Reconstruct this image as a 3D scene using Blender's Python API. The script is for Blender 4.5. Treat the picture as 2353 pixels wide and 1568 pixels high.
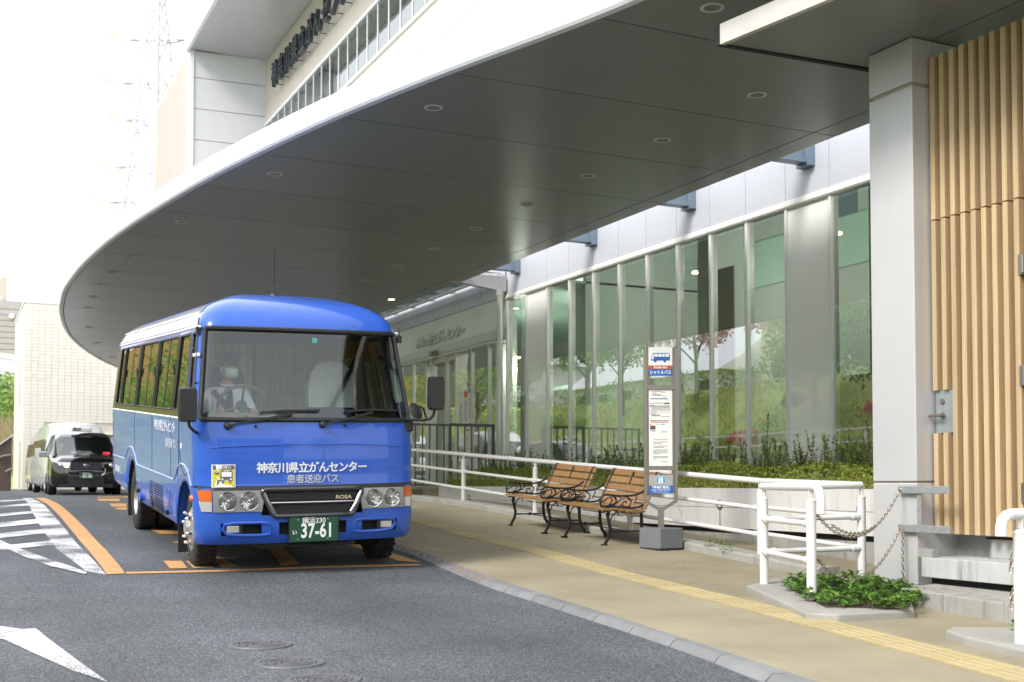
import bpy, bmesh, math, random
from mathutils import Vector, Matrix, Euler
random.seed(7)
for _o in list(bpy.data.objects): bpy.data.objects.remove(_o)
SC = bpy.context.scene
COL = SC.collection
PI = math.pi
R = math.radians
# ---------------------------------------------------------------- camera, light, exposure
# axes: x = across the street towards the building, y = along the street away from the camera, z = up from the camera's height
FOC, PITCH, YAW = 2700.0, R(2.0), math.atan(1306 / 2700)
YPP = 1110 - FOC * math.tan(PITCH)
cam = bpy.data.cameras.new('camera')
cam.lens = 36 * FOC / 2353
cam.sensor_width = 36
cam.shift_y = (YPP - 784) / 2353
cam.clip_end = 1500
cam.dof.use_dof = True
cam.dof.focus_distance = 11.0
cam.dof.aperture_fstop = 3.2
camo = bpy.data.objects.new('camera', cam)
camo.rotation_euler = (PI / 2 + PITCH, 0, -YAW)
COL.objects.link(camo)
SC.camera = camo

SUN_EL, SUN_AZ = R(40), R(252)      # azimuth of the sun clockwise from +y
W = bpy.data.worlds.new('World')
SC.world = W
W.use_nodes = True
nt = W.node_tree
bg = nt.nodes['Background']
sky = nt.nodes.new('ShaderNodeTexSky')
sky.sky_type = 'NISHITA'
sky.sun_disc = False
sky.sun_elevation = SUN_EL
sky.sun_rotation = SUN_AZ
sky.air_density = 1.0
sky.dust_density = 1.0
sky.ozone_density = 1.0
hs = nt.nodes.new('ShaderNodeHueSaturation')
hs.inputs['Saturation'].default_value = 0.32
nt.links.new(sky.outputs[0], hs.inputs['Color'])
ov = nt.nodes.new('ShaderNodeMix')          # even white overcast over the blue sky
ov.data_type = 'RGBA'
ov.inputs[0].default_value = 0.7
ov.inputs[7].default_value = (8.3, 8.5, 8.8, 1)
nt.links.new(hs.outputs[0], ov.inputs[6])
nt.links.new(ov.outputs[2], bg.inputs['Color'])
bg.inputs['Strength'].default_value = 0.12
sl = bpy.data.lights.new('sun', 'SUN')
sl.energy = 1.5
sl.angle = R(18)
sl.color = (1.0, 0.95, 0.87)
so = bpy.data.objects.new('sun', sl)
sd = Vector((math.sin(SUN_AZ) * math.cos(SUN_EL), math.cos(SUN_AZ) * math.cos(SUN_EL), math.sin(SUN_EL)))
so.rotation_euler = sd.to_track_quat('Z', 'Y').to_euler()
COL.objects.link(so)
SC.view_settings.view_transform = 'Standard'
SC.view_settings.look = 'None'
SC.view_settings.gamma = 1
SC.view_settings.exposure = 1.25
SC.view_settings.use_curve_mapping = False
SC.render.engine = 'CYCLES'
cy = SC.cycles
cy.use_denoising = True
cy.max_bounces = 10
cy.diffuse_bounces = 5
cy.glossy_bounces = 5
cy.transmission_bounces = 6
cy.transparent_max_bounces = 16
cy.caustics_reflective = False
cy.caustics_refractive = False
cy.sample_clamp_indirect = 6

# ---------------------------------------------------------------- measuring from the photograph (2353 wide)
CS, SN = math.cos(YAW), math.sin(YAW)
def ray(x, y):
    a = (x - 1176.5) / FOC
    b = (YPP - y) / FOC
    yy = math.cos(PITCH) - b * math.sin(PITCH)
    zz = math.sin(PITCH) + b * math.cos(PITCH)
    return Vector((CS * a + SN * yy, -SN * a + CS * yy, zz))
def atz(x, y, z): d = ray(x, y); return d * (z / d.z)
def atv(x, y, v): d = ray(x, y); return d * (v / d.x)
def atu(x, y, u): d = ray(x, y); return d * (u / d.y)
def pchip(pts):
    xs = [p[0] for p in pts]; ys = [p[1] for p in pts]; n = len(xs)
    d = [(ys[i+1]-ys[i])/(xs[i+1]-xs[i]) for i in range(n-1)]
    m = [d[0]] + [0 if d[i-1]*d[i] <= 0 else 2*d[i-1]*d[i]/(d[i-1]+d[i]) for i in range(1, n-1)] + [d[-1]]
    def f(x):
        if x <= xs[0]: return ys[0]
        if x >= xs[-1]: return ys[-1]
        i = max(j for j in range(n-1) if xs[j] <= x); h = xs[i+1]-xs[i]; t = (x-xs[i])/h
        return (2*t**3-3*t**2+1)*ys[i]+(t**3-2*t**2+t)*h*m[i]+(-2*t**3+3*t**2)*ys[i+1]+(t**3-t**2)*h*m[i+1]
    return f
zg = pchip([(-40, -1.02), (0, -.99), (6, -.955), (9, -.90), (10, -.838), (11.1, -.752), (11.5, -.733), (13.13, -.655), (14.7, -.54), (17.5, -.385), (20, -.315), (24, -.30), (400, -.30)])
def zp(u): return zg(u) + (.04 if u < 9 else max(.012, .04-.014*(u-9)))
def gr(x, y, off=0.0):
    d = ray(x, y); t = 1.0
    while d.z*t > zg(d.y*t) + off and t < 120: t += .02
    return d * t

# ---------------------------------------------------------------- materials
MATS = {}
def mat(name, col, rough=.6, metal=0., var=.06, vscale=3., bump=0., bscale=60., coat=0., spec=.5, stain=None, streak=False, emit=0., grain=None, rnd=0.):
    if name in MATS: return MATS[name]
    m = bpy.data.materials.new(name); m.use_nodes = True
    t = m.node_tree; N = t.nodes; L = t.links
    b = N['Principled BSDF']
    b.inputs['Roughness'].default_value = rough
    b.inputs['Metallic'].default_value = metal
    b.inputs['Coat Weight'].default_value = coat
    b.inputs['Coat Roughness'].default_value = .03
    b.inputs['Specular IOR Level'].default_value = spec
    if emit:
        b.inputs['Emission Color'].default_value = (*col, 1); b.inputs['Emission Strength'].default_value = emit
    tc = N.new('ShaderNodeTexCoord')
    last = None
    def rgb(c):
        n = N.new('ShaderNodeRGB'); n.outputs[0].default_value = (*c, 1); return n.outputs[0]
    last = rgb(col)
    def mixc(a, bb, fac, mode='MIX'):
        n = N.new('ShaderNodeMix'); n.data_type = 'RGBA'; n.blend_type = mode
        if hasattr(fac, 'is_output') or not isinstance(fac, (int, float)): L.new(fac, n.inputs[0])
        else: n.inputs[0].default_value = fac
        L.new(a, n.inputs[6]); L.new(bb, n.inputs[7]); return n.outputs[2]
    def noise(scale, detail=4, vec=None, rough=.55):
        n = N.new('ShaderNodeTexNoise'); n.inputs['Scale'].default_value = scale; n.inputs['Detail'].default_value = detail
        n.inputs['Roughness'].default_value = rough
        L.new(vec if vec else tc.outputs['Object'], n.inputs['Vector']); return n.outputs['Fac']
    def ramp(f, p0, p1, c0=0., c1=1.):
        n = N.new('ShaderNodeMapRange'); n.inputs[1].default_value = p0; n.inputs[2].default_value = p1
        n.inputs[3].default_value = c0; n.inputs[4].default_value = c1; n.clamp = True; L.new(f, n.inputs[0]); return n.outputs[0]
    if var:
        f = ramp(noise(vscale, 6), .3, .7)
        last = mixc(rgb([max(0, c*(1-var)) for c in col]), rgb([min(1, c*(1+var)) for c in col]), f)
    if grain:                       # stretched wood grain along an axis
        mp = N.new('ShaderNodeMapping'); mp.inputs['Scale'].default_value = grain
        L.new(tc.outputs['Object'], mp.inputs[0])
        oi = N.new('ShaderNodeObjectInfo'); ml = N.new('ShaderNodeMath'); ml.operation = 'MULTIPLY'; ml.inputs[1].default_value = 40; L.new(oi.outputs['Random'], ml.inputs[0])
        va = N.new('ShaderNodeVectorMath'); va.operation = 'ADD'; L.new(mp.outputs[0], va.inputs[0]); L.new(ml.outputs[0], va.inputs[1])
        f = ramp(noise(1., 8, va.outputs[0], .65), .35, .7)
        last = mixc(rgb([c*.72 for c in col]), last, f)
    if stain:
        scol, amt, sscale = stain
        vec = None
        if streak:
            mp = N.new('ShaderNodeMapping'); mp.inputs['Scale'].default_value = (6, 6, .5); L.new(tc.outputs['Object'], mp.inputs[0]); vec = mp.outputs[0]
        f = ramp(noise(sscale, 7, vec, .65), .5, .72, 0, amt)
        last = mixc(last, rgb(scol), f)
    if rnd:                         # each piece a little lighter or darker than its neighbours
        oi = N.new('ShaderNodeObjectInfo'); g_ = ramp(oi.outputs['Random'], 0, 1, 1-rnd, 1+rnd*.6)
        cb = N.new('ShaderNodeCombineColor')
        for k in range(3): L.new(g_, cb.inputs[k])
        last = mixc(last, cb.outputs[0], 1., 'MULTIPLY')
    L.new(last, b.inputs['Base Color'])
    if bump:
        bn = N.new('ShaderNodeBump'); bn.inputs['Strength'].default_value = bump; bn.inputs['Distance'].default_value = .01
        L.new(noise(bscale, 3), bn.inputs['Height']); L.new(bn.outputs[0], b.inputs['Normal'])
    # a little roughness variation
    if rough > .02 and not name.startswith('soffit'):
        L.new(ramp(noise(vscale*2.3, 4), .3, .7, max(0, rough*.85), min(1, rough*1.15)), b.inputs['Roughness'])
    MATS[name] = m
    return m
def glass(name, tint=(.8, .9, .86), ior=1.9, rough=0.0):
    if name in MATS: return MATS[name]
    m = bpy.data.materials.new(name); m.use_nodes = True
    t = m.node_tree; N = t.nodes; L = t.links
    N.remove(N['Principled BSDF'])
    tr = N.new('ShaderNodeBsdfTransparent'); tr.inputs[0].default_value = (*tint, 1)
    gl = N.new('ShaderNodeBsdfGlossy'); gl.inputs['Roughness'].default_value = rough; gl.inputs[0].default_value = (.96, 1, .98, 1)
    fr = N.new('ShaderNodeFresnel'); fr.inputs[0].default_value = ior
    tc = N.new('ShaderNodeTexCoord'); nz = N.new('ShaderNodeTexNoise'); nz.inputs['Scale'].default_value = 1.1; nz.inputs['Detail'].default_value = 2
    L.new(tc.outputs['Object'], nz.inputs['Vector'])
    bn = N.new('ShaderNodeBump'); bn.inputs['Strength'].default_value = .04; bn.inputs['Distance'].default_value = .02
    L.new(nz.outputs['Fac'], bn.inputs['Height']); L.new(bn.outputs[0], gl.inputs['Normal'])
    mx = N.new('ShaderNodeMixShader'); L.new(fr.outputs[0], mx.inputs[0]); L.new(tr.outputs[0], mx.inputs[1]); L.new(gl.outputs[0], mx.inputs[2])
    L.new(mx.outputs[0], N['Material Output'].inputs[0])
    MATS[name] = m
    return m
def asphalt():
    m = bpy.data.materials.new('asphalt'); m.use_nodes = True
    t = m.node_tree; N = t.nodes; L = t.links; b = N['Principled BSDF']
    tc = N.new('ShaderNodeTexCoord')
    def vor(s):
        v = N.new('ShaderNodeTexVoronoi'); v.inputs['Scale'].default_value = s; L.new(tc.outputs['Object'], v.inputs['Vector']); return v
    v = vor(125); v2 = vor(47)
    sep = N.new('ShaderNodeSeparateColor'); L.new(v.outputs['Color'], sep.inputs[0])
    cr = N.new('ShaderNodeValToRGB'); cr.color_ramp.elements[0].color = (.035, .038, .043, 1); cr.color_ramp.elements[1].color = (.26, .27, .29, 1)
    e = cr.color_ramp.elements.new(.45); e.color = (.080, .088, .102, 1)
    e = cr.color_ramp.elements.new(.85); e.color = (.128, .138, .155, 1)
    L.new(sep.outputs[0], cr.inputs[0])
    nz = N.new('ShaderNodeTexNoise'); nz.inputs['Scale'].default_value = .9; nz.inputs['Detail'].default_value = 7; L.new(tc.outputs['Object'], nz.inputs['Vector'])
    mr = N.new('ShaderNodeMapRange'); mr.inputs[1].default_value = .3; mr.inputs[2].default_value = .75; mr.inputs[3].default_value = .74; mr.inputs[4].default_value = 1.18; L.new(nz.outputs['Fac'], mr.inputs[0])
    mx = N.new('ShaderNodeMix'); mx.data_type = 'RGBA'; mx.blend_type = 'MULTIPLY'; mx.inputs[0].default_value = 1
    mp = N.new('ShaderNodeMapping'); mp.inputs['Scale'].default_value = (1.5, .09, 1); L.new(tc.outputs['Object'], mp.inputs[0])
    n3 = N.new('ShaderNodeTexNoise'); n3.inputs['Scale'].default_value = 1; n3.inputs['Detail'].default_value = 5; L.new(mp.outputs[0], n3.inputs['Vector'])
    m3 = N.new('ShaderNodeMapRange'); m3.inputs[1].default_value = .35; m3.inputs[2].default_value = .7; m3.inputs[3].default_value = .82; m3.inputs[4].default_value = 1.1; L.new(n3.outputs['Fac'], m3.inputs[0])
    mm = N.new('ShaderNodeMath'); mm.operation = 'MULTIPLY'; L.new(mr.outputs[0], mm.inputs[0]); L.new(m3.outputs[0], mm.inputs[1])
    L.new(cr.outputs[0], mx.inputs[6]); L.new(mm.outputs[0], mx.inputs[7]); L.new(mx.outputs[2], b.inputs['Base Color'])
    b.inputs['Roughness'].default_value = .8
    bn = N.new('ShaderNodeBump'); bn.inputs['Strength'].default_value = .9; bn.inputs['Distance'].default_value = .006
    L.new(v.outputs['Distance'], bn.inputs['Height']); bn.invert = True; L.new(bn.outputs[0], b.inputs['Normal'])
    MATS['asphalt'] = m
    return m
def paint(name, col, wear=.35, scale=9.):
    """road paint worn down to the asphalt in specks (transparent where worn)"""
    m = bpy.data.materials.new(name); m.use_nodes = True
    t = m.node_tree; N = t.nodes; L = t.links; b = N['Principled BSDF']
    b.inputs['Roughness'].default_value = .7
    tc = N.new('ShaderNodeTexCoord')
    n1 = N.new('ShaderNodeTexNoise'); n1.inputs['Scale'].default_value = 90; n1.inputs['Detail'].default_value = 3
    n2 = N.new('ShaderNodeTexNoise'); n2.inputs['Scale'].default_value = 1.7; n2.inputs['Detail'].default_value = 5
    for n in (n1, n2): L.new(tc.outputs['Object'], n.inputs['Vector'])
    ma = N.new('ShaderNodeMath'); ma.operation = 'ADD'; L.new(n1.outputs['Fac'], ma.inputs[0]); L.new(n2.outputs['Fac'], ma.inputs[1])
    mr = N.new('ShaderNodeMapRange'); mr.inputs[1].default_value = .62 + wear*.45; mr.inputs[2].default_value = .74 + wear*.45; L.new(ma.outputs[0], mr.inputs[0])
    mr2 = N.new('ShaderNodeMapRange'); mr2.inputs[1].default_value = .3; mr2.inputs[2].default_value = .7; mr2.inputs[3].default_value = .86; mr2.inputs[4].default_value = 1.05; L.new(n2.outputs['Fac'], mr2.inputs[0])
    c = N.new('ShaderNodeMix'); c.data_type = 'RGBA'; c.blend_type = 'MULTIPLY'; c.inputs[0].default_value = 1; c.inputs[6].default_value = (*col, 1); L.new(mr2.outputs[0], c.inputs[7])
    L.new(c.outputs[2], b.inputs['Base Color']); L.new(mr.outputs[0], b.inputs['Alpha'])
    MATS[name] = m
    return m
def leafmat(name, c0, c1, rough=.5):
    m = bpy.data.materials.new(name); m.use_nodes = True
    t = m.node_tree; N = t.nodes; L = t.links; b = N['Principled BSDF']
    g = N.new('ShaderNodeNewGeometry')
    cr = N.new('ShaderNodeValToRGB'); cr.color_ramp.elements[0].color = (*c0, 1); cr.color_ramp.elements[1].color = (*c1, 1)
    L.new(g.outputs['Random Per Island'], cr.inputs[0]); L.new(cr.outputs[0], b.inputs['Base Color'])
    b.inputs['Roughness'].default_value = rough
    b.inputs['Subsurface Weight'].default_value = 0
    tl = N.new('ShaderNodeBsdfTranslucent'); L.new(cr.outputs[0], tl.inputs[0])
    mx = N.new('ShaderNodeMixShader'); mx.inputs[0].default_value = .3
    L.new(b.outputs[0], mx.inputs[1]); L.new(tl.outputs[0], mx.inputs[2]); L.new(mx.outputs[0], N['Material Output'].inputs[0])
    MATS[name] = m
    return m

# ---------------------------------------------------------------- mesh helpers
class MB:
    def __init__(s): s.v = []; s.f = []; s.mi = []
    def add(s, vs, fs, m=0):
        o = len(s.v); s.v += [tuple(p) for p in vs]; s.f += [tuple(i + o for i in f) for f in fs]; s.mi += [m]*len(fs); return s
    def box(s, x0, x1, y0, y1, z0, z1, m=0, M=None):
        vs = [Vector((x, y, z)) for z in (z0, z1) for y in (y0, y1) for x in (x0, x1)]
        if M: vs = [M @ p for p in vs]
        return s.add(vs, [(0,2,3,1),(4,5,7,6),(0,1,5,4),(2,6,7,3),(0,4,6,2),(1,3,7,5)], m)
    def quad(s, a, b, c, d, m=0): return s.add([a, b, c, d], [(0,1,2,3)], m)
    def prism(s, poly, z0, z1, m=0, zf=None):
        n = len(poly)
        if zf is None: zf = lambda x, y: 0.
        vs = [(x, y, z0 + zf(x, y)) for x, y in poly] + [(x, y, z1 + zf(x, y)) for x, y in poly]
        return s.add(vs, [tuple(range(n-1, -1, -1)), tuple(range(n, 2*n))] + [(i, (i+1) % n, n+(i+1) % n, n+i) for i in range(n)], m)
    def tube(s, pts, r, n=8, m=0, caps=True, closed=False):
        pts = [Vector(p) for p in pts]; k = len(pts)
        rs = r if isinstance(r, (list, tuple)) else [r]*k
        vs = []; up = None
        for i, p in enumerate(pts):
            if closed: t = pts[(i+1) % k] - pts[i-1]
            else: t = (pts[min(i+1, k-1)] - pts[max(i-1, 0)])
            if t.length < 1e-9: t = Vector((0, 0, 1))
            t.normalize()
            if up is None:
                up = Vector((0, 0, 1)) if abs(t.z) < .9 else Vector((1, 0, 0))
            a = up - t*up.dot(t)
            if a.length < 1e-4: a = t.orthogonal()
            a.normalize(); b = t.cross(a); up = a
            for j in range(n):
                w = 2*PI*(j+.5)/n
                vs.append(p + (a*math.cos(w) + b*math.sin(w))*rs[i])
        fs = []
        for i in range(k if closed else k-1):
            for j in range(n):
                i2 = (i+1) % k
                fs.append((i*n+j, i*n+(j+1) % n, i2*n+(j+1) % n, i2*n+j))
        if caps and not closed: fs += [tuple(range(n-1, -1, -1)), tuple((k-1)*n+j for j in range(n))]
        return s.add(vs, fs, m)
    def bar(s, pts, w, h, m=0, up=(0, 0, 1)):
        """flat bar of section w x h along pts"""
        pts = [Vector(p) for p in pts]; k = len(pts); vs = []; up = Vector(up)
        for i, p in enumerate(pts):
            t = (pts[min(i+1, k-1)] - pts[max(i-1, 0)]).normalized()
            a = t.cross(up).normalized(); b = a.cross(t).normalized()
            for q, w2 in ((-1, -1), (1, -1), (1, 1), (-1, 1)): vs.append(p + a*(q*w/2) + b*(w2*h/2))
        fs = [(0, 1, 2, 3)[::-1]] + [tuple((k-1)*4+j for j in range(4))]
        for i in range(k-1):
            for j in range(4): fs.append((i*4+j, i*4+(j+1) % 4, i*4+4+(j+1) % 4, i*4+4+j))
        return s.add(vs, fs, m)
    def lathe(s, prof, o=(0, 0, 0), axis='z', n=24, m=0, cap=True):
        """prof: list of (r, h) along the axis"""
        vs = []; o = Vector(o)
        for r, h in prof:
            for j in range(n):
                a = 2*PI*j/n; c, q = r*math.cos(a), r*math.sin(a)
                vs.append(o + Vector({'z': (c, q, h), 'x': (h, c, q), 'y': (q, h, c)}[axis]))
        k = len(prof); fs = []
        for i in range(k-1):
            for j in range(n): fs.append((i*n+j, i*n+(j+1) % n, (i+1)*n+(j+1) % n, (i+1)*n+j))
        if cap:
            fs += [tuple(range(n-1, -1, -1)), tuple((k-1)*n+j for j in range(n))]
        return s.add(vs, fs, m)
    def sphere(s, c, rx, ry=None, rz=None, n=12, k=8, m=0):
        ry = rx if ry is None else ry; rz = rx if rz is None else rz; c = Vector(c); vs = []; fs = []
        for i in range(1, k):
            a = PI*i/k
            for j in range(n):
                w = 2*PI*j/n
                vs.append(c + Vector((rx*math.sin(a)*math.cos(w), ry*math.sin(a)*math.sin(w), rz*math.cos(a))))
        t = len(vs); vs += [c + Vector((0, 0, rz)), c - Vector((0, 0, rz))]
        for i in range(k-2):
            for j in range(n): fs.append((i*n+j, (i+1)*n+j, (i+1)*n+(j+1) % n, i*n+(j+1) % n))
        for j in range(n):
            fs.append((t, j, (j+1) % n)); fs.append((t+1, (k-2)*n+(j+1) % n, (k-2)*n+j))
        return s.add(vs, fs, m)
    def mesh(s, name, mats, smooth=False, off=None, angle=35):
        me = bpy.data.meshes.new(name)
        vs = s.v if off is None else [(p[0]-off[0], p[1]-off[1], p[2]-off[2]) for p in s.v]
        me.from_pydata(vs, [], s.f)
        for m in (mats if isinstance(mats, (list, tuple)) else [mats]): me.materials.append(m)
        if any(s.mi): me.polygons.foreach_set('material_index', s.mi)
        if smooth:
            me.polygons.foreach_set('use_smooth', [True]*len(me.polygons))
            me.set_sharp_from_angle(angle=R(angle))
        me.update()
        return me
    def build(s, name, mats, parent=None, smooth=False, bevel=0., world=False, loc=None, angle=35, fix=False):
        off = None
        if world and parent is not None: off = parent.location
        if loc is not None: off = loc
        me = s.mesh(name, mats, smooth, off, angle)
        if fix:
            bm = bmesh.new(); bm.from_mesh(me); bmesh.ops.remove_doubles(bm, verts=bm.verts, dist=1e-5); bmesh.ops.recalc_face_normals(bm, faces=bm.faces); bm.to_mesh(me); bm.free()
        o = link(name, me, parent)
        if loc is not None: o.location = loc if parent is None else Vector(loc) - (parent.location if world else Vector((0, 0, 0)))
        if bevel:
            b = o.modifiers.new('bevel', 'BEVEL'); b.width = bevel; b.segments = 2; b.limit_method = 'ANGLE'; b.angle_limit = R(40)
        return o
def link(name, data, parent=None, loc=None, rot=None):
    o = bpy.data.objects.new(name, data); COL.objects.link(o)
    if parent is not None: o.parent = parent
    if loc is not None: o.location = loc
    if rot is not None: o.rotation_euler = rot
    return o
def tag(o, label, cat, group=None):
    o['label'] = label; o['category'] = cat
    if group: o['group'] = group
    return o
def thing(name, label, cat, loc=(0, 0, 0), rot=(0, 0, 0), group=None):
    o = link(name, None, None, loc, rot); o.empty_display_size = .2
    return tag(o, label, cat, group)
def kind(o, k): o['kind'] = k; return o
def copy_tree(o, parent=None):
    c = o.copy(); COL.objects.link(c); c.parent = parent
    for ch in list(o.children): copy_tree(ch, c)
    return c
def text(s, name, size, m, parent, loc, rot, ext=.002, bold=0., sx=1., align='CENTER', spacing=1., shear=0., off=None, res=3):
    cu = bpy.data.curves.new('lettering', 'FONT'); cu.body = s; cu.size = size; cu.extrude = ext; cu.offset = bold
    cu.align_x = align; cu.align_y = 'CENTER'; cu.space_character = spacing; cu.shear = shear; cu.resolution_u = res
    t = bpy.data.objects.new('lettering', cu); COL.objects.link(t)
    dg = bpy.context.evaluated_depsgraph_get(); dg.update()
    me = bpy.data.meshes.new_from_object(t.evaluated_get(dg))
    bpy.data.objects.remove(t); bpy.data.curves.remove(cu)
    me.materials.clear(); me.materials.append(m)
    if sx != 1.: me.transform(Matrix.Diagonal((sx, 1, 1, 1)))
    o = link(name, me, parent, loc, rot)
    return o
FRONT = (PI/2, 0, 0)            # lettering on a face that looks towards -y
SIDE = (PI/2, 0, -PI/2)         # lettering on a face that looks towards -x
def noisy(a): return random.uniform(-a, a)
# ================================================================ materials used
M_ASPH = asphalt()
M_WPAINT = paint('white_road_paint', (.62, .62, .625), .60)
M_OPAINT = paint('orange_road_paint', (.58, .30, .115), -.02)
M_PAVE = mat('resin_paving', (.34, .30, .205), .85, var=.12, vscale=1.2, bump=.8, bscale=200, stain=((.20, .175, .12), .6, .55))
M_KERB = mat('kerb_concrete', (.205, .21, .22), .85, rnd=.12, var=.12, vscale=4, bump=.4, bscale=120, stain=((.14, .14, .14), .4, 3))
M_CONC = mat('weathered_concrete', (.33, .325, .31), .85, var=.12, vscale=3, bump=.4, bscale=70, stain=((.10, .10, .09), .8, 2.2), streak=True)
M_CONC2 = mat('pale_concrete', (.34, .335, .31), .85, var=.08, vscale=4, bump=.3, bscale=90, stain=((.2, .19, .17), .35, 3))
M_TACT = mat('tactile_yellow', (.41, .335, .18), .75, rnd=.12, var=.10, vscale=5, stain=((.25, .18, .08), .35, 4))
M_PINK = mat('kerb_dash_pink', (.29, .235, .205), .7)
M_WHITE = mat('white_panel', (.78, .80, .83), .4, var=.02)
M_PLANT = mat('planter_white', (.66, .66, .66), .6, var=.04, vscale=2, stain=((.33, .31, .27), .35, 1.6), streak=True)
M_SOFF = mat('soffit_metal', (.215, .24, .235), .32, metal=.2, var=0, spec=.8, rnd=.05)
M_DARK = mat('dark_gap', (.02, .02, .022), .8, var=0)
M_STONE = mat('frieze_stone', (.46, .475, .52), .6, var=.09, vscale=55, bump=.2, bscale=120, stain=((.47, .46, .48), .2, 1.2))
M_CREAM = mat('cream_panel', (.58, .545, .48), .6, rnd=.03, var=.03, vscale=6, bump=.1, bscale=150)
M_WING = mat('wing_panel', (.60, .615, .64), .5, var=.02)
M_PEACH = mat('peach_cladding', (.80, .73, .67), .6, var=.03)
M_ALU = mat('aluminium', (.78, .78, .77), .35, metal=.15, var=.03)
M_ALUD = mat('aluminium_grey', (.60, .60, .58), .4, metal=.2, var=.03)
M_SIGN = mat('slate_letters', (.045, .055, .07), .35, metal=.3)
M_GLASS = glass('facade_glass', (.86, .97, .92), 4.4)
M_GLASS2 = glass('entrance_glass', (.80, .84, .79), 4.0)
M_GLASSU = glass('upper_glass', (.7, .86, .78), 4.6)
M_STEEL = mat('stainless', (.27, .25, .215), .4, metal=.8, var=.06)
M_GALV = mat('galvanised', (.40, .42, .44), .5, metal=.6, var=.14, vscale=25)
M_BLIND = leafmat('blind', (.84, .84, .82), (.86, .86, .84), .8)
M_BLIND.node_tree.nodes['Mix Shader'].inputs[0].default_value = .55
M_FROST = glass('frosted_film', (1, 1, 1), 2.3)
_n = M_FROST.node_tree; _d = _n.nodes.new('ShaderNodeBsdfDiffuse'); _d.inputs[0].default_value = (.95, .95, .95, 1)
_mx = next(q for q in _n.nodes if q.type == 'MIX_SHADER'); _n.links.new(_d.outputs[0], _mx.inputs[1])
M_INT = mat('interior_wall', (.55, .60, .57), .8, var=.02)
M_INTG = mat('interior_green', (.46, .66, .57), .6, var=.02)
M_INTD = mat('interior_dark', (.10, .085, .08), .7)
M_FLOOR = mat('interior_floor', (.30, .27, .23), .4)
M_CURT = mat('curtain', (.45, .47, .40), .9, var=.08, vscale=2, grain=(8, 8, .3))
M_COLP = mat('column_panel', (.56, .56, .575), .38, metal=.25, var=.02, vscale=1.5)
M_WOOD = mat('slat_wood', (.63, .465, .275), .6, var=.06, vscale=1.2, grain=(22, 22, .9), rnd=.14)
M_WRAIL = mat('rail_white', (.70, .70, .70), .35, var=.02)
M_FENCE = mat('fence_grey', (.11, .115, .11), .5)
M_LAMP = mat('downlight_white', (.70, .68, .60), .4)
M_LAMPI = mat('downlight_bowl', (.42, .40, .34), .35, metal=.3)
M_LIT = mat('downlight_lit', (1.0, .80, .45), .5, var=0, emit=5.)
M_PAPER = mat('paper', (.80, .80, .79), .6, var=.02)
M_INK = mat('ink', (.12, .12, .13), .7, var=0)
M_RED = mat('print_red', (.62, .16, .09), .6, var=0)
M_ORNG = mat('print_orange', (.70, .25, .10), .6, var=0)
M_BLUE = mat('print_blue', (.02, .12, .45), .5, var=0)
M_CYAN = mat('print_cyan', (.03, .35, .70), .5, var=0)
M_WPRINT = mat('print_white', (.85, .85, .85), .5, var=0)
M_BLACK = mat('black_plastic', (.018, .018, .02), .42, var=.1)
M_RUB = mat('rubber', (.022, .022, .023), .8, var=.2, vscale=12, bump=.2)

# ================================================================ ground
b = MB()
us = [-60, -40, -20, -10] + [x*.5 for x in range(-10, 60)] + [32, 36, 40, 50, 70, 100, 160, 300, 700]
vs_ = [-700, -200, -60, -25] + [x for x in range(-12, 13, 2)] + [20, 60, 200, 700]
for u in us:
    for v in vs_: b.v.append((v, u, zg(u)))
nv = len(vs_)
for i in range(len(us)-1):
    for j in range(nv-1): b.f.append((i*nv+j, i*nv+j+1, (i+1)*nv+j+1, (i+1)*nv+j)); b.mi.append(0)
road = kind(b.build('road', M_ASPH, smooth=True), 'structure')

KR = pchip([(-6, 1.6), (0, 2.80), (3, 3.27), (4.66, 3.59), (5.44, 3.76), (6.72, 3.96), (7.46, 4.05), (8.41, 4.15), (9.41, 4.22), (10.54, 4.28), (12.1, 4.34), (16, 4.40), (30, 4.45)])
KP = pchip([(-6, 1.78), (0, 2.98), (3, 3.46), (4.42, 3.70), (4.98, 3.80), (6.16, 4.00), (6.84, 4.11), (7.67, 4.21), (8.75, 4.34), (9.98, 4.44), (11.14, 4.50), (12.0, 4.55), (16, 4.62), (30, 4.65)])
b = MB()
us = [-6 + .5*i for i in range(0, 70)]
for i in range(len(us)-1):
    a, c = us[i], us[i+1]
    ga, gc = KP(a)+.004, KP(c)+.004
    b.quad((ga, a, zp(a)), (12.5, a, zp(a)), (12.5, c, zp(c)), (gc, c, zp(c)))
    b.quad((ga, a, zp(a)-.15), (ga, a, zp(a)), (gc, c, zp(c)), (gc, c, zp(c)-.15))
pave = kind(b.build('pavement', M_PAVE, fix=True), 'structure')
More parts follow.
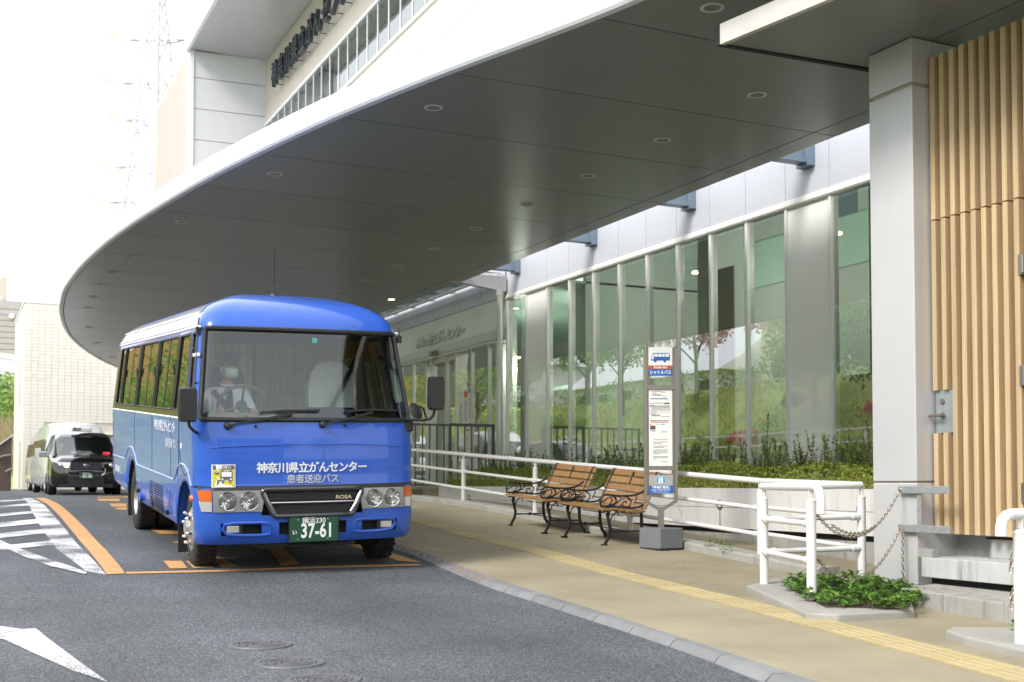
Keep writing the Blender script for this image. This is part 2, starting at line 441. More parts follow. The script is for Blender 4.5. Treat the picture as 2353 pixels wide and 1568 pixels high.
# kerb stones, each its own piece
u = -5.0
while u < 9.2:
    L = .60
    b = MB(); n = 3
    g = .006
    for k in range(n+1):
        q = u + g + (L-2*g)*k/n
        z = zp(q)+.003; zr = zg(q)
        b.v += [(KR(q)-.005, q, zr-.1), (KR(q), q, zr+.004), (KR(q)+.035, q, z-.006), (KR(q)+.055, q, z), (KP(q)-.004, q, z), (KP(q)-.004, q, zr-.1)]
    for k in range(n):
        for j in range(5): b.f.append((k*6+j, k*6+j+1, k*6+7+j, k*6+6+j)); b.mi.append(0)
    b.f += [tuple(range(6)), tuple(n*6+j for j in range(5, -1, -1))]; b.mi += [0, 0]
    b.build('kerb_stone', M_KERB, pave, fix=True)
    u += L
u = 9.2
dashbm = MB(); dashbm.box(-.016, .016, -.06, .06, 0, .006)
dash_me = dashbm.mesh('kerb_dash', M_PINK)
while u < 19:
    L = .60; g = .006; b = MB(); n = 3
    for k in range(n+1):
        q = u + g + (L-2*g)*k/n
        z = zp(q); zr = zg(q)
        b.v += [(KR(q), q, zr-.1), (KR(q), q, zr+.008), (KP(q)-.004, q, z+.002), (KP(q)-.004, q, zr-.1)]
    for k in range(n):
        for j in range(3): b.f.append((k*4+j, k*4+j+1, k*4+5+j, k*4+4+j)); b.mi.append(0)
    b.f += [tuple(range(4)), tuple(n*4+j for j in range(3, -1, -1))]; b.mi += [0, 0]
    ks = b.build('kerb_ramp', M_KERB, pave, fix=True)
    for i in range(3):
        for j in range(3):
            q = u + .1 + .2*i + (.1 if j % 2 else 0)
            if q > u + .56: continue
            t = .28 + .24*j
            link('kerb_dash', dash_me, ks, (KR(q)+(KP(q)-KR(q))*t, q, zg(q)+.008+(zp(q)+.002-zg(q)-.008)*t), (math.atan(.06), 0, 0))
    u += L
# tactile guide strip
TL = pchip([(0, 3.35), (2, 3.95), (4.37, 4.60), (5.19, 4.79), (6.27, 5.03), (7.6, 5.27), (9.33, 5.49), (10.84, 5.57), (12.0, 5.61), (13.6, 5.64), (20, 5.70)])
tb = MB(); tb.box(-.148, .148, -.148, .148, -.02, .004)
for i in range(4):
    x = -.105+.07*i
    tb.add([(x-.019, -.13, .004), (x+.019, -.13, .004), (x+.019, .13, .004), (x-.019, .13, .004), (x-.011, -.122, .0095), (x+.011, -.122, .0095), (x+.011, .122, .0095), (x-.011, .122, .0095)],
           [(0,1,5,4),(1,2,6,5),(2,3,7,6),(3,0,4,7),(4,5,6,7)])
tile_me = tb.mesh('tactile_tile', M_TACT)
q = .3
while q < 20:
    d = (TL(q+.05)-TL(q-.05))/.1; th = math.atan(d); s = math.atan((zp(q+.1)-zp(q-.1))/.2)
    link('tactile_tile', tile_me, pave, (TL(q)+.16, q, zp(q)+.004), Euler((s*math.cos(th), 0, -th)))
    q += .302*math.cos(th)
# ---------------------------------------------------------------- painted markings on the road
def mark(name, poly, m, off=.005, n=8, label=None):
    """poly = two edges (left points, right points) of equal length laid on the road"""
    A, B = poly; b = MB(); cols = []
    for i in range(len(A)-1):
        for k in range(n + (1 if i == len(A)-2 else 0)):
            t = k/n
            cols.append([(A[i][0]+(A[i+1][0]-A[i][0])*t, A[i][1]+(A[i+1][1]-A[i][1])*t), (B[i][0]+(B[i+1][0]-B[i][0])*t, B[i][1]+(B[i+1][1]-B[i][1])*t)])
    for a, c in cols: b.v += [(a[0], a[1], zg(a[1])+off), (c[0], c[1], zg(c[1])+off)]
    for i in range(len(cols)-1): b.f.append((2*i, 2*i+1, 2*i+3, 2*i+2)); b.mi.append(0)
    o = b.build(name, m, road)
    if label: o['label'] = label
    return o
def g2(*ps): return [tuple(gr(*p).xy) for p in ps]
mark('bay_line', (g2((245, 1322), (200, 1262), (160, 1215), (130, 1180), (100, 1155), (80, 1145)), g2((287, 1320), (241, 1262), (196, 1215), (160, 1180), (126, 1155), (103, 1145))), M_OPAINT)
mark('bay_line', (g2((289, 1320.5), (520, 1315), (740, 1307), (970, 1301)), g2((291, 1316.5), (520, 1311), (740, 1303), (958, 1297.5))), M_OPAINT)
mark('bay_line', ([(4.03, 10.86), (4.02, 18)], [(4.20, 10.74), (4.17, 18)]), M_OPAINT)
for a, c in (((375, 1290.5), (420, 1290.5), (430, 1307), (390, 1308)), ((427, 1290.5), (473, 1290), (491, 1306), (442, 1307)), ((476, 1289.5), (500, 1284), (549, 1303.5), (508, 1305.5))) and [
        (g2((375, 1290.5), (390, 1308)), g2((418, 1290.5), (430, 1307))), (g2((427, 1290.5), (444, 1307)), g2((470, 1290), (491, 1306))), (g2((474, 1282), (510, 1305)), g2((500, 1281), (549, 1303.5))),
        (g2((609, 1259), (646, 1301)), g2((650, 1259), (689, 1298))),
        (g2((343, 1218), (414, 1222)), g2((368, 1228), (416, 1229))), (g2((392, 1248), (440, 1240)), g2((413, 1250), (440, 1252))), (g2((414, 1262), (440, 1262)), g2((430, 1272), (445, 1274))),
        (g2((760, 1240), (830, 1262)), g2((790, 1238), (852, 1258))),
        (g2((222, 1147), (275, 1147)), g2((228, 1152), (275, 1153))), (g2((250, 1158), (291, 1158)), g2((258, 1165), (291, 1166))), (g2((262, 1168), (291, 1167)), g2((270, 1172), (291, 1173))),
        (g2((222, 1142.5), (300, 1142)), g2((226, 1144), (300, 1144))), (g2((500, 1222), (700, 1222)), g2((505, 1232), (705, 1232))), (g2((330, 1190), (420, 1190)), g2((335, 1197), (425, 1197)))]:
    mark('painted_stroke', (a, c), M_OPAINT, .005, 3)
# white hatched area beside the bay
edgeA = g2((243, 1322), (188, 1262), (148, 1215), (118, 1180), (92, 1155), (74, 1145))
edgeB = g2((196, 1314), (130, 1262), (95, 1215), (75, 1180), (62, 1155), (52, 1145.5))
mark('hatch_border', (edgeB, edgeA), M_WPAINT, .005)
e1 = g2((0, 1243), (60, 1268), (120, 1290), (200, 1318)); e2 = g2((0, 1256), (60, 1283), (118, 1304), (196, 1322.5))
e1 = [(-1.2, 15.2)] + e1; e2 = [(-1.2, 14.6)] + e2
mark('hatch_border', (e2, e1), M_WPAINT, .009)
for y0, y1, xr in ((1152, 1149, 70), (1165, 1159, 82), (1183, 1176, 98), (1203, 1194, 112), (1228, 1216, 134), (1257, 1241, 165)):
    slope = (y1-y0)/-100
    hgt = 4 if y0 < 1160 else (6 if y0 < 1190 else 11)
    A = g2((-10, y0), (xr, y1-2)); B = g2((-10, y0+hgt), (xr, y1+hgt-3))
    # carried on to the left of the frame on the same line
    d = (A[0][0]-A[1][0], A[0][1]-A[1][1]); l = math.hypot(*d); k = 1.5/l
    A = [(A[0][0]+d[0]*k, A[0][1]+d[1]*k)] + A; B = [(B[0][0]+d[0]*k, B[0][1]+d[1]*k)] + B
    mark('hatch_stripe', (B, A), M_WPAINT, .007, 4)
# white arrow head at the lower left
P1, P2, P3, P4 = g2((83, 1447), (110, 1470), (170, 1515), (247, 1570))
mark('arrow_mark', ([(.05, 8.05), (.34, 7.62), (.60, 6.35)], [P1, P2, P4]), M_WPAINT, .006)
mark('arrow_mark', ([(-.5, 8.9), (-.1, 8.25), (.22, 7.75)], [(-.05, 8.9), (.18, 8.46), (.46, 8.0)]), M_WPAINT, .009)
# manhole covers
mh = MB(); mh.lathe([(.0, .004), (.155, .004), (.155, .008), (.182, .008), (.186, .002), (.186, -.05)], n=40, cap=False)
mhr = MB()
for k in range(5):
    r0 = .022+.026*k
    for s in range(6):
        a0 = PI/3*s + .10 + (.28 if k % 2 else 0); a1 = a0 + PI/3 - .18; n = 5
        for i in range(n):
            p, q2 = a0+(a1-a0)*i/n, a0+(a1-a0)*(i+1)/n
            f = lambda r, a, z: (r*math.cos(a), r*math.sin(a), z)
            mhr.add([f(r0, p, .004), f(r0+.015, p, .004), f(r0+.015, q2, .004), f(r0, q2, .004), f(r0+.001, p, .0105), f(r0+.014, p, .0105), f(r0+.014, q2, .0105), f(r0+.001, q2, .0105)],
                    [(4,5,6,7),(0,1,5,4),(1,2,6,5),(2,3,7,6),(3,0,4,7)])
M_IRON = mat('cast_iron', (.145, .145, .16), .5, metal=.3, var=.12, vscale=9)
me1, me2 = mh.mesh('cover_frame', M_IRON), mhr.mesh('rib', M_IRON)
for (px, py), lab in zip(((598, 1484), (665, 1526), (742, 1566)), ('farthest of the three small iron manhole covers in the asphalt', 'middle one of the three small iron manhole covers in the asphalt', 'nearest of the three small iron manhole covers, cut by the frame edge')):
    p = gr(px, py)
    t = thing('manhole_cover', lab, 'manhole cover', p + Vector((0, 0, .003)), (.005, 0, .3), 'small manhole covers in the road')
    link('cover_plate', me1, t); kind(link('ribs', me2, t), 'stuff')

# ================================================================ hospital building
BL = thing('hospital_building', 'modern hospital with curtain wall, cream upper storeys and entrance', 'building', (10.5, 22, -.3))
def B_(b, name, m, **k): return b.build(name, m, BL, world=True, **k)
GX = 10.5
MU = [12.03+.898*k for k in range(-12, 12)]     # mullion lines
for i in range(len(MU)-1):
    a, c = MU[i], MU[i+1]
    blind = i in (12, 21)
    b = MB(); b.quad((GX, c, -.1), (GX, a, -.1), (GX, a, 3.80), (GX, c, 3.80)); B_(b, 'frosted_pane' if blind else 'glass_pane', M_FROST if blind else M_GLASS)
    if blind:
        b = MB(); b.quad((GX+.04, c-.035, -.1), (GX+.04, a+.035, -.1), (GX+.04, a+.035, 3.80), (GX+.04, c-.035, 3.80)); B_(b, 'blind', M_BLIND)
    b = MB(); b.box(GX-.03, GX+.10, c-.028, c+.028, -.12, 3.80); B_(b, 'mullion', M_ALU, bevel=.004)
    b = MB(); b.box(GX-.05, GX+.10, a+.003, c-.003, 3.80, 3.90); b.box(GX-.062, GX-.05, a+.003, c-.003, 3.815, 3.85); B_(b, 'head_rail', M_ALU)
    b = MB(); b.box(GX-.03, GX+.16, a+.004, c-.004, 3.907, 5.6); B_(b, 'frieze_panel', M_STONE, bevel=.003)
b = MB(); b.box(GX-.03, GX+.1, MU[0], MU[-1], -.22, -.12); B_(b, 'sill', M_ALU)
b = MB(); b.box(GX+.16, GX+.2, MU[0], 22, 3.9, 5.6); B_(b, 'frieze_backing', M_DARK)
# entrance wall
EM = [22.40, 22.82, 23.72, 24.61, 25.18, 26.05, 26.42, 27.31, 28.18, 29.06, 29.94]
for i in range(len(EM)-1):
    a, c = EM[i], EM[i+1]
    door = 3 <= i <= 5
    gx = GX + (.22 if door else .0)
    zt = 2.86 if door else 2.96
    b = MB(); b.quad((gx, c, -.3), (gx, a, -.3), (gx, a, zt), (gx, c, zt)); B_(b, 'door_leaf' if door else 'entrance_pane', M_GLASS2)
    b = MB(); b.box(GX-.035, GX+(.25 if i in (2, 5) else .05), c-.022, c+.022, -.3, 2.96); B_(b, 'entrance_mullion', M_ALUD, bevel=.004)
b = MB(); b.box(GX-.035, GX+.05, EM[0]-.03, EM[0]+.03, -.3, 2.96); B_(b, 'entrance_mullion', M_ALUD)
b = MB(); b.box(GX-.03, GX+.26, EM[0]+.03, EM[-1], 2.965, 3.03); B_(b, 'head_rail', M_ALUD)
b = MB(); b.box(GX+.01, GX+.3, EM[3]+.03, EM[6]-.03, 2.83, 2.96); B_(b, 'door_header', M_ALUD)
b = MB(); b.box(GX-.14, GX-.035, 25.62, 25.95, 3.02, 3.12); b.tube([(GX-.13, 25.72, 3.07), (GX-.17, 25.72, 3.07)], .03, 10); B_(b, 'door_sensor', M_STEEL)
u = 22.0
while u < 33:
    b = MB(); b.box(GX-.035, GX+.2, u+.004, u+.896, 3.036, 3.222); B_(b, 'fascia_panel', M_ALUD, bevel=.003)
    u += .9
for a, c in ((22.0, 25.99), (26.0, 29.9), (29.91, 33)):
    b = MB(); b.box(GX-.02, GX+.2, a, c, 3.23, 3.87); B_(b, 'sign_panel', mat('sign_panel_grey', (.66, .66, .63), .35, metal=.15, var=.02, vscale=.7))
u = 22.0
while u < 33:
    b = MB(); b.box(GX-.02, GX+.2, u+.005, u+1.195, 3.885, 5.6); B_(b, 'frieze_panel', M_STONE)
    u += 1.2
text('神奈川県立がんセンター', 'entrance_lettering', .30, M_ALUD, BL, Vector((GX-.045, 25.55, 3.43)) - BL.location, SIDE, ext=.012, bold=.006, sx=.92)
# glass porch roof over the entrance, its beam and round post
PR = thing('entrance_porch', 'small glass roof on a grey steel beam and round post over the hospital entrance', 'porch', (10.2, 21.9, -.3))
b = MB()
b.add([(8.3, 21.85, 4.20), (10.44, 21.85, 3.96), (10.44, 21.85, 4.25), (8.3, 21.85, 4.30), (8.3, 22.0, 4.20), (10.44, 22.0, 3.96), (10.44, 22.0, 4.25), (8.3, 22.0, 4.30)], [(0,1,2,3),(7,6,5,4),(0,4,5,1),(3,2,6,7),(0,3,7,4),(1,5,6,2)])
b.build('beam', mat('beam_grey', (.55, .55, .57), .4, metal=.3), PR, world=True)
b = MB(); b.tube([(10.23, 21.72, -.3), (10.23, 21.72, 3.94)], .062, 16); b.lathe([(.075, 0), (.075, .12)], (10.23, 21.72, 3.84), n=16); b.build('post', mat('post_grey', (.62, .62, .60), .35, metal=.4), PR, smooth=True, world=True)
for i in range(8):
    u = 22.05 + 1.25*i
    b = MB(); b.box(8.2, 10.4, u, u+1.235, 4.36, 4.375); b.build('roof_pane', glass('porch_glass', (.86, .95, .95), 1.4), PR, world=True)
    b = MB(); b.box(8.2, 10.45, u-.02, u+.02, 4.30, 4.355); b.build('rafter', M_ALU, PR, world=True)
b = MB(); b.tube([(10.3, 22, 4.33), (10.3, 32, 4.33)], .03, 8); b.build('purlin', M_ALU, PR, world=True)

# interior seen through the glass
b = MB(); b.box(10.75, 17, 1, 34, -.32, -.3); B_(b, 'interior_floor', M_FLOOR)
b = MB(); b.box(10.75, 22.0, 1, 22.0, 6.3, 6.35); b.box(10.75, 17, 22.0, 34, 4.3, 4.35); B_(b, 'interior_ceiling', M_INTG)
b = MB(); b.box(15.4, 15.5, 1, 22, -.3, 4.1); b.box(16.9, 17, 22, 34, -.3, 4.3); b.box(15.4, 15.5, 1, 22, 5.75, 6.3)
for u in (1, 4.6, 8.2, 11.8, 15.4, 19.0): b.box(15.4, 15.5, u, u+1.5, 5.05, 5.75)
B_(b, 'interior_wall', M_INT)
b = MB(); b.box(15.3, 15.6, 1, 22, 4.1, 5.05); B_(b, 'interior_green_beam', M_INTG)
for bx in ((10.75, 17, 33.9, 34, -.3, 4.3), (10.75, 15.5, 1, 1.1, -.3, 6.3), (12.4, 15.5, 22.0, 22.1, -.3, 6.3)):
    b = MB(); b.box(*bx); B_(b, 'interior_end_wall', M_INT)
b = MB(); b.box(14.6, 16.9, 22.2, 33, 2.45, 2.55); B_(b, 'interior_dropped_ceiling', M_INTG)
for u in (4, 8.5, 13, 17.5, 22.5, 27):
    b = MB(); b.box(12.6, 13.2, u, u+.6, -.3, 6.3 if u < 22 else 4.3); B_(b, 'interior_column', M_INT)
for u in (3.0, 10.2, 15.2, 19.5):
    b = MB(); b.box(14.4, 14.5, u, u+1.9, -.3, 1.9); B_(b, 'interior_screen', M_INTD)
for u0, u1 in ((8.2, 9.2), (10.9, 11.5), (14.9, 15.6)):
    b = MB(); n = 24
    for k in range(n):
        a = u0+(u1-u0)*k/n; c = u0+(u1-u0)*(k+1)/n
        xa, xc = (11.05+.05*(k % 2)), (11.05+.05*((k+1) % 2))
        b.quad((xa, a, -.2), (xc, c, -.2), (xc, c, 3.4), (xa, a, 3.4))
    B_(b, 'curtain', M_CURT)
for u in (7, 11, 15, 19, 23.5, 27):
    b = MB(); b.lathe([(.09, 0), (.09, .03)], (13.2, u, 4.1 if u < 22 else 3.2), n=12); lo_ = B_(b, 'ceiling_lamp', M_LIT)
    ll = bpy.data.lights.new('lobby_lamp', 'POINT'); ll.energy = 58; ll.color = (1, .95, .84); ll.shadow_soft_size = .25
    lo2 = link('lobby_lamp', ll, BL, Vector((13.2, u, 3.9 if u < 22 else 2.9)) - BL.location)

# upper storeys
rows = [(3.9, 7.6), (7.61, 10.15), (10.16, 11.55)]
u = -2.0
while u < 42.6:
    c = min(u+.896*2, 42.6)
    for z0, z1 in ((5.62, 9.0), (9.012, 10.6), (10.612, 11.60), (13.20, 13.895), (13.905, 14.745), (14.755, 15.58)):
        b = MB(); b.box(GX, GX+.2, u+.004, c-.004, z0, z1); B_(b, 'wall_panel', M_CREAM)
    u += .898*2
b = MB(); b.box(GX+.2, GX+.3, -2, 42.6, 3.9, 11.6); b.box(GX+.2, GX+.3, -2, 42.6, 13.2, 15.6); B_(b, 'wall_backing', M_DARK)
u = 12.03+.898*11
us_ = []
k = 0
while True:
    u = 42.5-.885*k
    if u < 10: break
    us_.append(u); k += 1
for i in range(len(us_)-1):
    a, c = us_[i+1], us_[i]
    b = MB(); b.quad((GX, c, 11.68), (GX, a, 11.68), (GX, a, 13.10), (GX, c, 13.10)); B_(b, 'window_pane', M_GLASSU)
    b = MB(); b.box(GX-.018, GX+.10, a-.022, a+.022, 11.68, 13.10); B_(b, 'window_mullion', M_WHITE)
b = MB(); b.box(GX-.06, GX+.15, 10, 42.5, 13.10, 13.19); B_(b, 'window_head', M_WHITE)
b = MB(); b.box(GX-.06, GX+.15, 10, 42.5, 11.605, 11.68); B_(b, 'window_sill', M_WHITE)
b = MB(); b.box(GX+2.5, GX+2.6, 10, 42.5, 11.0, 13.6); b.box(GX+.3, GX+2.5, 10, 42.5, 13.3, 13.4); b.box(GX+.3, GX+2.5, 10, 42.5, 11.4, 11.5); B_(b, 'upper_room', mat('upper_room_pale', (.6, .62, .56), .8))
# projecting roof soffit and wing wall
WE = atz(437, 120, 15.58); WX = WE.x
so_pts = [(WX-.1, 42.9), (5.9, 30), (5.0, 20), (5.0, 6), (GX, 6), (GX, 42.6)]
u = 42.6
while u > 24:
    c = u; a = max(u-2.0, 24)
    ex = lambda q: 7.80 - (42.7-q)*.0
    b = MB(); b.box(7.74, GX, a+.006, c-.006, 15.60, 15.65); B_(b, 'roof_soffit_panel', mat('roof_soffit_grey', (.50, .51, .53), .35, metal=.4, var=.02))
    u -= 2.0
b = MB(); b.box(7.62, 7.735, 24, 42.9, 15.55, 16.5); B_(b, 'roof_edge', M_WHITE)
b = MB(); b.box(7.735, GX+.2, 24, 42.9, 15.66, 16.4); B_(b, 'roof_slab', M_WING)
zr_ = [15.595, 14.62, 13.49, 12.36, 11.23, 10.1, 8.97, 7.84, 6.7, 5.6]
for i in range(len(zr_)-1):
    b = MB(); b.prism([(7.92, 42.70), (GX, 42.55), (GX, 42.75), (7.92, 42.9)], zr_[i+1]+.012, zr_[i]-.012); B_(b, 'wing_panel', M_WING)
b = MB(); b.prism([(7.92, 42.78), (GX, 42.63), (GX, 42.75), (7.92, 42.9)], 5.6, 15.59); B_(b, 'wing_joint', mat('joint_beige', (.5, .47, .4), .7))
b = MB(); b.box(7.74, 7.912, 42.66, 42.95, 5.6, 15.599); B_(b, 'wing_frame', M_WHITE, bevel=.01)
for a, c, z0, z1 in ((42.96, 50.6, 12.0, 15.75), (42.96, 50.6, 3, 11.99)):
    n = 40
    b = MB()
    for k in range(n):
        q0 = a+(c-a)*k/n; q1 = a+(c-a)*(k+1)/n
        b.quad((7.80+.03*(k % 2), q0, z0), (7.80+.03*(k % 2), q0, z1), (7.80+.03*(k % 2), q1, z1), (7.80+.03*(k % 2), q1, z0))
    b.box(7.85, 9, a, c, z0, z1-.02)
    B_(b, 'side_cladding', M_PEACH)
# ---------------------------------------------------------------- wall sign, each character a part
WS = thing('wall_sign', 'dark grey raised Japanese lettering high on the cream wall', 'sign', (10.3, 37, 14.4))
for i, ch in enumerate('神奈川県立がんセンター'):
    q = 40.08 - .865*i
    o = text(ch, 'character', .92, M_SIGN, WS, Vector((10.22, q, 14.22)) - WS.location, SIDE, ext=.07, bold=.008, sx=.86)
    b = MB()
    for dz in (-.25, .2): b.tube([(10.3, q+.1, 14.2+dz), (10.5, q+.1, 14.2+dz)], .015, 6)
    b2 = b.build('pin', M_SIGN, WS, world=True)

# ================================================================ entrance canopy
CN = thing('entrance_canopy', 'long curved canopy with dark metal soffit and white edge over the bus stop', 'canopy', (9.2, 22, 4.1))
CO = pchip([(-1, 7.2), (4, 6.13), (8.42, 5.2), (10.98, 4.36), (12.67, 3.86), (14.37, 3.45), (16.14, 3.09), (17.9, 2.81), (19.37, 2.61), (21.48, 2.40), (23.87, 2.27), (26.12, 2.24), (28.73, 2.36), (31.84, 2.66), (34.58, 3.06), (37.2, 3.60), (40.2, 4.38), (43.2, 5.36), (46.5, 6.8), (48.5, 8.4), (49.3, 9.4)])
ZC = 4.1
JU = [10.73+1.855*k for k in range(-5, 21)]
for i in range(len(JU)-1):
    a, c = JU[i]+.0075, JU[i+1]-.0075
    n = 8
    outer = [(CO(a+(c-a)*k/n)+.09, a+(c-a)*k/n) for k in range(n+1)]
    b = MB(); b.prism([(9.11, a), (9.11, c)] + outer[::-1], ZC, ZC+.04)
    o = b.build('soffit_panel', M_SOFF, CN, world=True)
    b = MB(); b.prism([(9.127, a), (9.45, a), (9.45, c), (9.127, c)], ZC, ZC+.04); b.build('soffit_edge', M_SOFF, CN, world=True)
b = MB(); us = [1.5+.5*k for k in range(94)]
outl = [(CO(q)+.05, q) for q in us]
b.prism(outl + [(9.44, us[-1]), (9.44, us[0])][::1], ZC+.035, ZC+.20); b.build('canopy_deck', M_DARK, CN, world=True)
b = MB(); b.prism(outl + [(9.44, us[-1]), (9.44, us[0])], ZC+.205, ZC+.24); b.build('canopy_roof', M_WHITE, CN, world=True)
cuts = [1.5, 5.5, 9.4, 12.9, 16.6, 20.3, 24.0, 27.6, 31.2, 35, 39, 43, 46, 48.2]
for i in range(len(cuts)-1):
    b = MB(); n = 14; a, c = cuts[i]+.003, cuts[i+1]-.003
    P = []
    for k in range(n+1):
        q = a+(c-a)*k/n; d = Vector((CO(q+.05)-CO(q-.05), .1)).normalized(); nx, ny = -d.y, d.x
        x = CO(q)
        P.append([(x, q), (x+nx*.02, q+ny*.02), (x+nx*.012, q+ny*.012), (x-nx*.07, q-ny*.07)])
    ring = lambda p: [(p[0][0], p[0][1], ZC-.012), (p[1][0], p[1][1], ZC+.015), (p[1][0], p[1][1], ZC+.225), (p[2][0], p[2][1], ZC+.255), (p[3][0], p[3][1], ZC+.26), (p[3][0], p[3][1], ZC-.012)]
    for p in P: b.v += ring(p)
    for k in range(n):
        for j in range(6): b.f.append((k*6+j, k*6+(j+1) % 6, (k+1)*6+(j+1) % 6, (k+1)*6+j)); b.mi.append(0)
    b.f += [tuple(range(6)), tuple(n*6+j for j in range(5, -1, -1))]; b.mi += [0, 0]
    b.build('edge_fascia', M_WHITE, CN, world=True, smooth=True, fix=True)
lampm = MB(); lampm.lathe([(.075, -.004), (.095, -.008), (.105, -.004), (.105, .002), (.08, .002)], n=20, cap=False)
bowl = MB(); bowl.lathe([(.078, -.004), (.06, .02), (.0, .03)], n=20, cap=False)
me_r = lampm.mesh('ring', M_LAMP, True); me_b = bowl.mesh('reflector', M_LAMPI, True); 
lb = MB(); lb.lathe([(.0, -.0055), (.074, -.0055)], n=20, cap=False); me_l = lb.mesh('lit_lens', M_LIT)
DL = [(5.91, 8.25), (4.76, 11.81), (3.9, 15.29), (3.31, 18.76), (2.97, 22.08), (2.89, 23.83), (2.87, 25.45), (2.91, 27.2), (3.0, 28.94), (3.39, 32.59), (4.0, 36.14), (4.91, 40.07)] + [(7.68, 9.93+1.815*k) for k in range(12)] + [(8.95, 24.69)]
for i, (x, y) in enumerate(DL):
    t = link('downlight', me_r, CN, Vector((x, y, ZC-.002)) - CN.location)
    link('reflector', me_b, t)
    if i == len(DL)-1:
        link('lit_lens', me_l, t); t['label'] = 'lit warm downlight near the inner edge'
for u in (9.3, 12.43, 15.2, 18.26, 21.37):
    b = MB(); b.box(9.46, 10.46, u-.09, u+.09, 4.30, 4.34); b.box(9.46, 10.46, u-.06, u+.06, 4.34, 4.62); b.box(10.36, 10.47, u-.13, u+.13, 4.26, 4.66)
    b.build('bracket', mat('bracket_blue_grey', (.20, .26, .33), .45, metal=.3), CN, world=True)
# second canopy at the side door
C2 = thing('side_door_canopy', 'smaller dark canopy with pale fascia above the slatted door', 'canopy', (7, 5, 3.63))
poly = [(5.75, 7.88), (5.94, 6.81), (6.25, 5), (6.6, 3), (7.0, 1), (7.2, -2)]
for nm, pl in (('soffit_panel', poly + [(7.24, -2), (7.24, 7.78)]), ('soffit_panel', [(7.254, -2), (9, -2), (9, 7.7), (7.254, 7.76)])):
    b = MB(); b.prism(pl, 3.63, 3.66); b.build(nm, M_SOFF, C2, world=True, fix=True)
b = MB(); b.prism([(p[0]+.03, p[1]-.03) for p in poly] + [(9, -2), (9, 7.65)], 3.66, 3.78); b.build('roof_slab', M_DARK, C2, world=True, fix=True)
b = MB()
for i in range(len(poly)-1):
    (x0, y0), (x1, y1) = poly[i], poly[i+1]
    b.prism([(x0-.03, y0), (x0+.02, y0), (x1+.02, y1), (x1-.03, y1)], 3.62, 3.79)
b.build('edge_fascia', mat('fascia_grey', (.60, .58, .55), .4, metal=.2), C2, world=True)
b = MB(); b.prism([(5.72, 7.88), (7.3, 7.80), (7.3, 7.85), (5.72, 7.93)], 3.62, 3.79); b.build('edge_fascia', M_DARK, C2, world=True)

# ================================================================ metal clad column
CL = thing('clad_column', 'square silver metal clad column beside the wooden slatted door', 'column', (7.28, 7.32, -.85))
for z0, z1 in ((-.84, .0), (.012, 3.23), (3.26, 3.625)):
    b = MB(); b.box(7.03, 7.58, 7.08, 7.57, z0, z1); b.build('metal_panel', M_COLP, CL, world=True, bevel=.008)
b = MB(); b.box(7.05, 7.56, 7.1, 7.55, -.9, 3.62); b.build('core', mat('joint_tan', (.42, .36, .27), .7), CL, world=True)
# ================================================================ slatted door
SD = thing('slatted_door', 'tall screen door of vertical light wood slats with a lever handle', 'door', (7.3, 6, -.41))
sx = 7.20; pitch = .1022
def slat_me(L):
    b = MB(); b.box(0, .075, -.0235, .0235, 0, L); return b.mesh('slat', M_WOOD)
TOP, MID, BOT = 3.47, 2.125, -.405
mA, mB, mC, mD = slat_me(TOP-MID-.012), slat_me(MID-BOT), slat_me(MID-.745), slat_me(.40-BOT)
for k in range(22):
    y = 7.035 - pitch*k
    link('slat', mA, SD, Vector((sx, y, MID+.012)) - SD.location)
    if k < 2:
        link('slat', mC, SD, Vector((sx, y, .745)) - SD.location); link('slat', mD, SD, Vector((sx, y, BOT)) - SD.location)
    else: link('slat', mB, SD, Vector((sx, y, BOT)) - SD.location)
b = MB(); b.box(sx+.076, sx+.11, 4.7, 7.07, BOT+.01, TOP); b.build('backing_board', mat('backing_wood', (.40, .25, .13), .7, grain=(20, 20, 1)), SD, world=True)
b = MB(); b.box(sx+.03, sx+.075, 6.84, 7.06, .402, .743); lp = b.build('lock_plate', mat('zinc_plate', (.38, .43, .46), .45, metal=.6, var=.12, vscale=14), SD, world=True)
b = MB(); b.tube([(sx+.03, 6.98, .54), (sx-.02, 6.98, .54), (sx-.03, 6.97, .54)], .012, 8); b.tube([(sx-.03, 6.93, .54), (sx-.03, 7.07, .54)], .011, 8); b.lathe([(.026, 0), (.026, -.008)], (sx+.03, 6.98, .54), 'x', 16); b.lathe([(.022, 0), (.022, -.012), (.01, -.013)], (sx+.03, 6.985, .655), 'x', 16)
b.build('lever_handle', M_STEEL, lp, smooth=True).location = -SD.location
for z in (1.55, .72, -.15):
    b = MB(); b.box(sx-.012, sx+.02, 6.10, 6.20, z, z+.15); b.tube([(sx-.02, 6.15, z+.01), (sx-.02, 6.15, z+.14)], .013, 10); b.build('hinge', M_STEEL, SD, world=True)
# galvanised bracket for the chains
CB = thing('chain_bracket', 'galvanised two-armed steel bracket between column and slatted door', 'bracket', (6.99, 7.0, -.2))
b = MB()
for z in (-.055, -.365): b.box(6.985, 7.0, 6.70, 7.24, z-.03, z+.03)
b.build('arm', M_GALV, CB, world=True, bevel=.003)
b = MB(); b.box(7.001, 7.015, 7.0, 7.05, -.335, -.085); b.build('upright', M_GALV, CB, world=True)
b = MB()
for z in (-.055, -.365): b.tube([(6.986, 7.21, z), (6.975, 7.21, z)], .012, 6)
b.build('bolts', mat('bolt_brown', (.3, .2, .13), .5, metal=.5), CB, world=True)

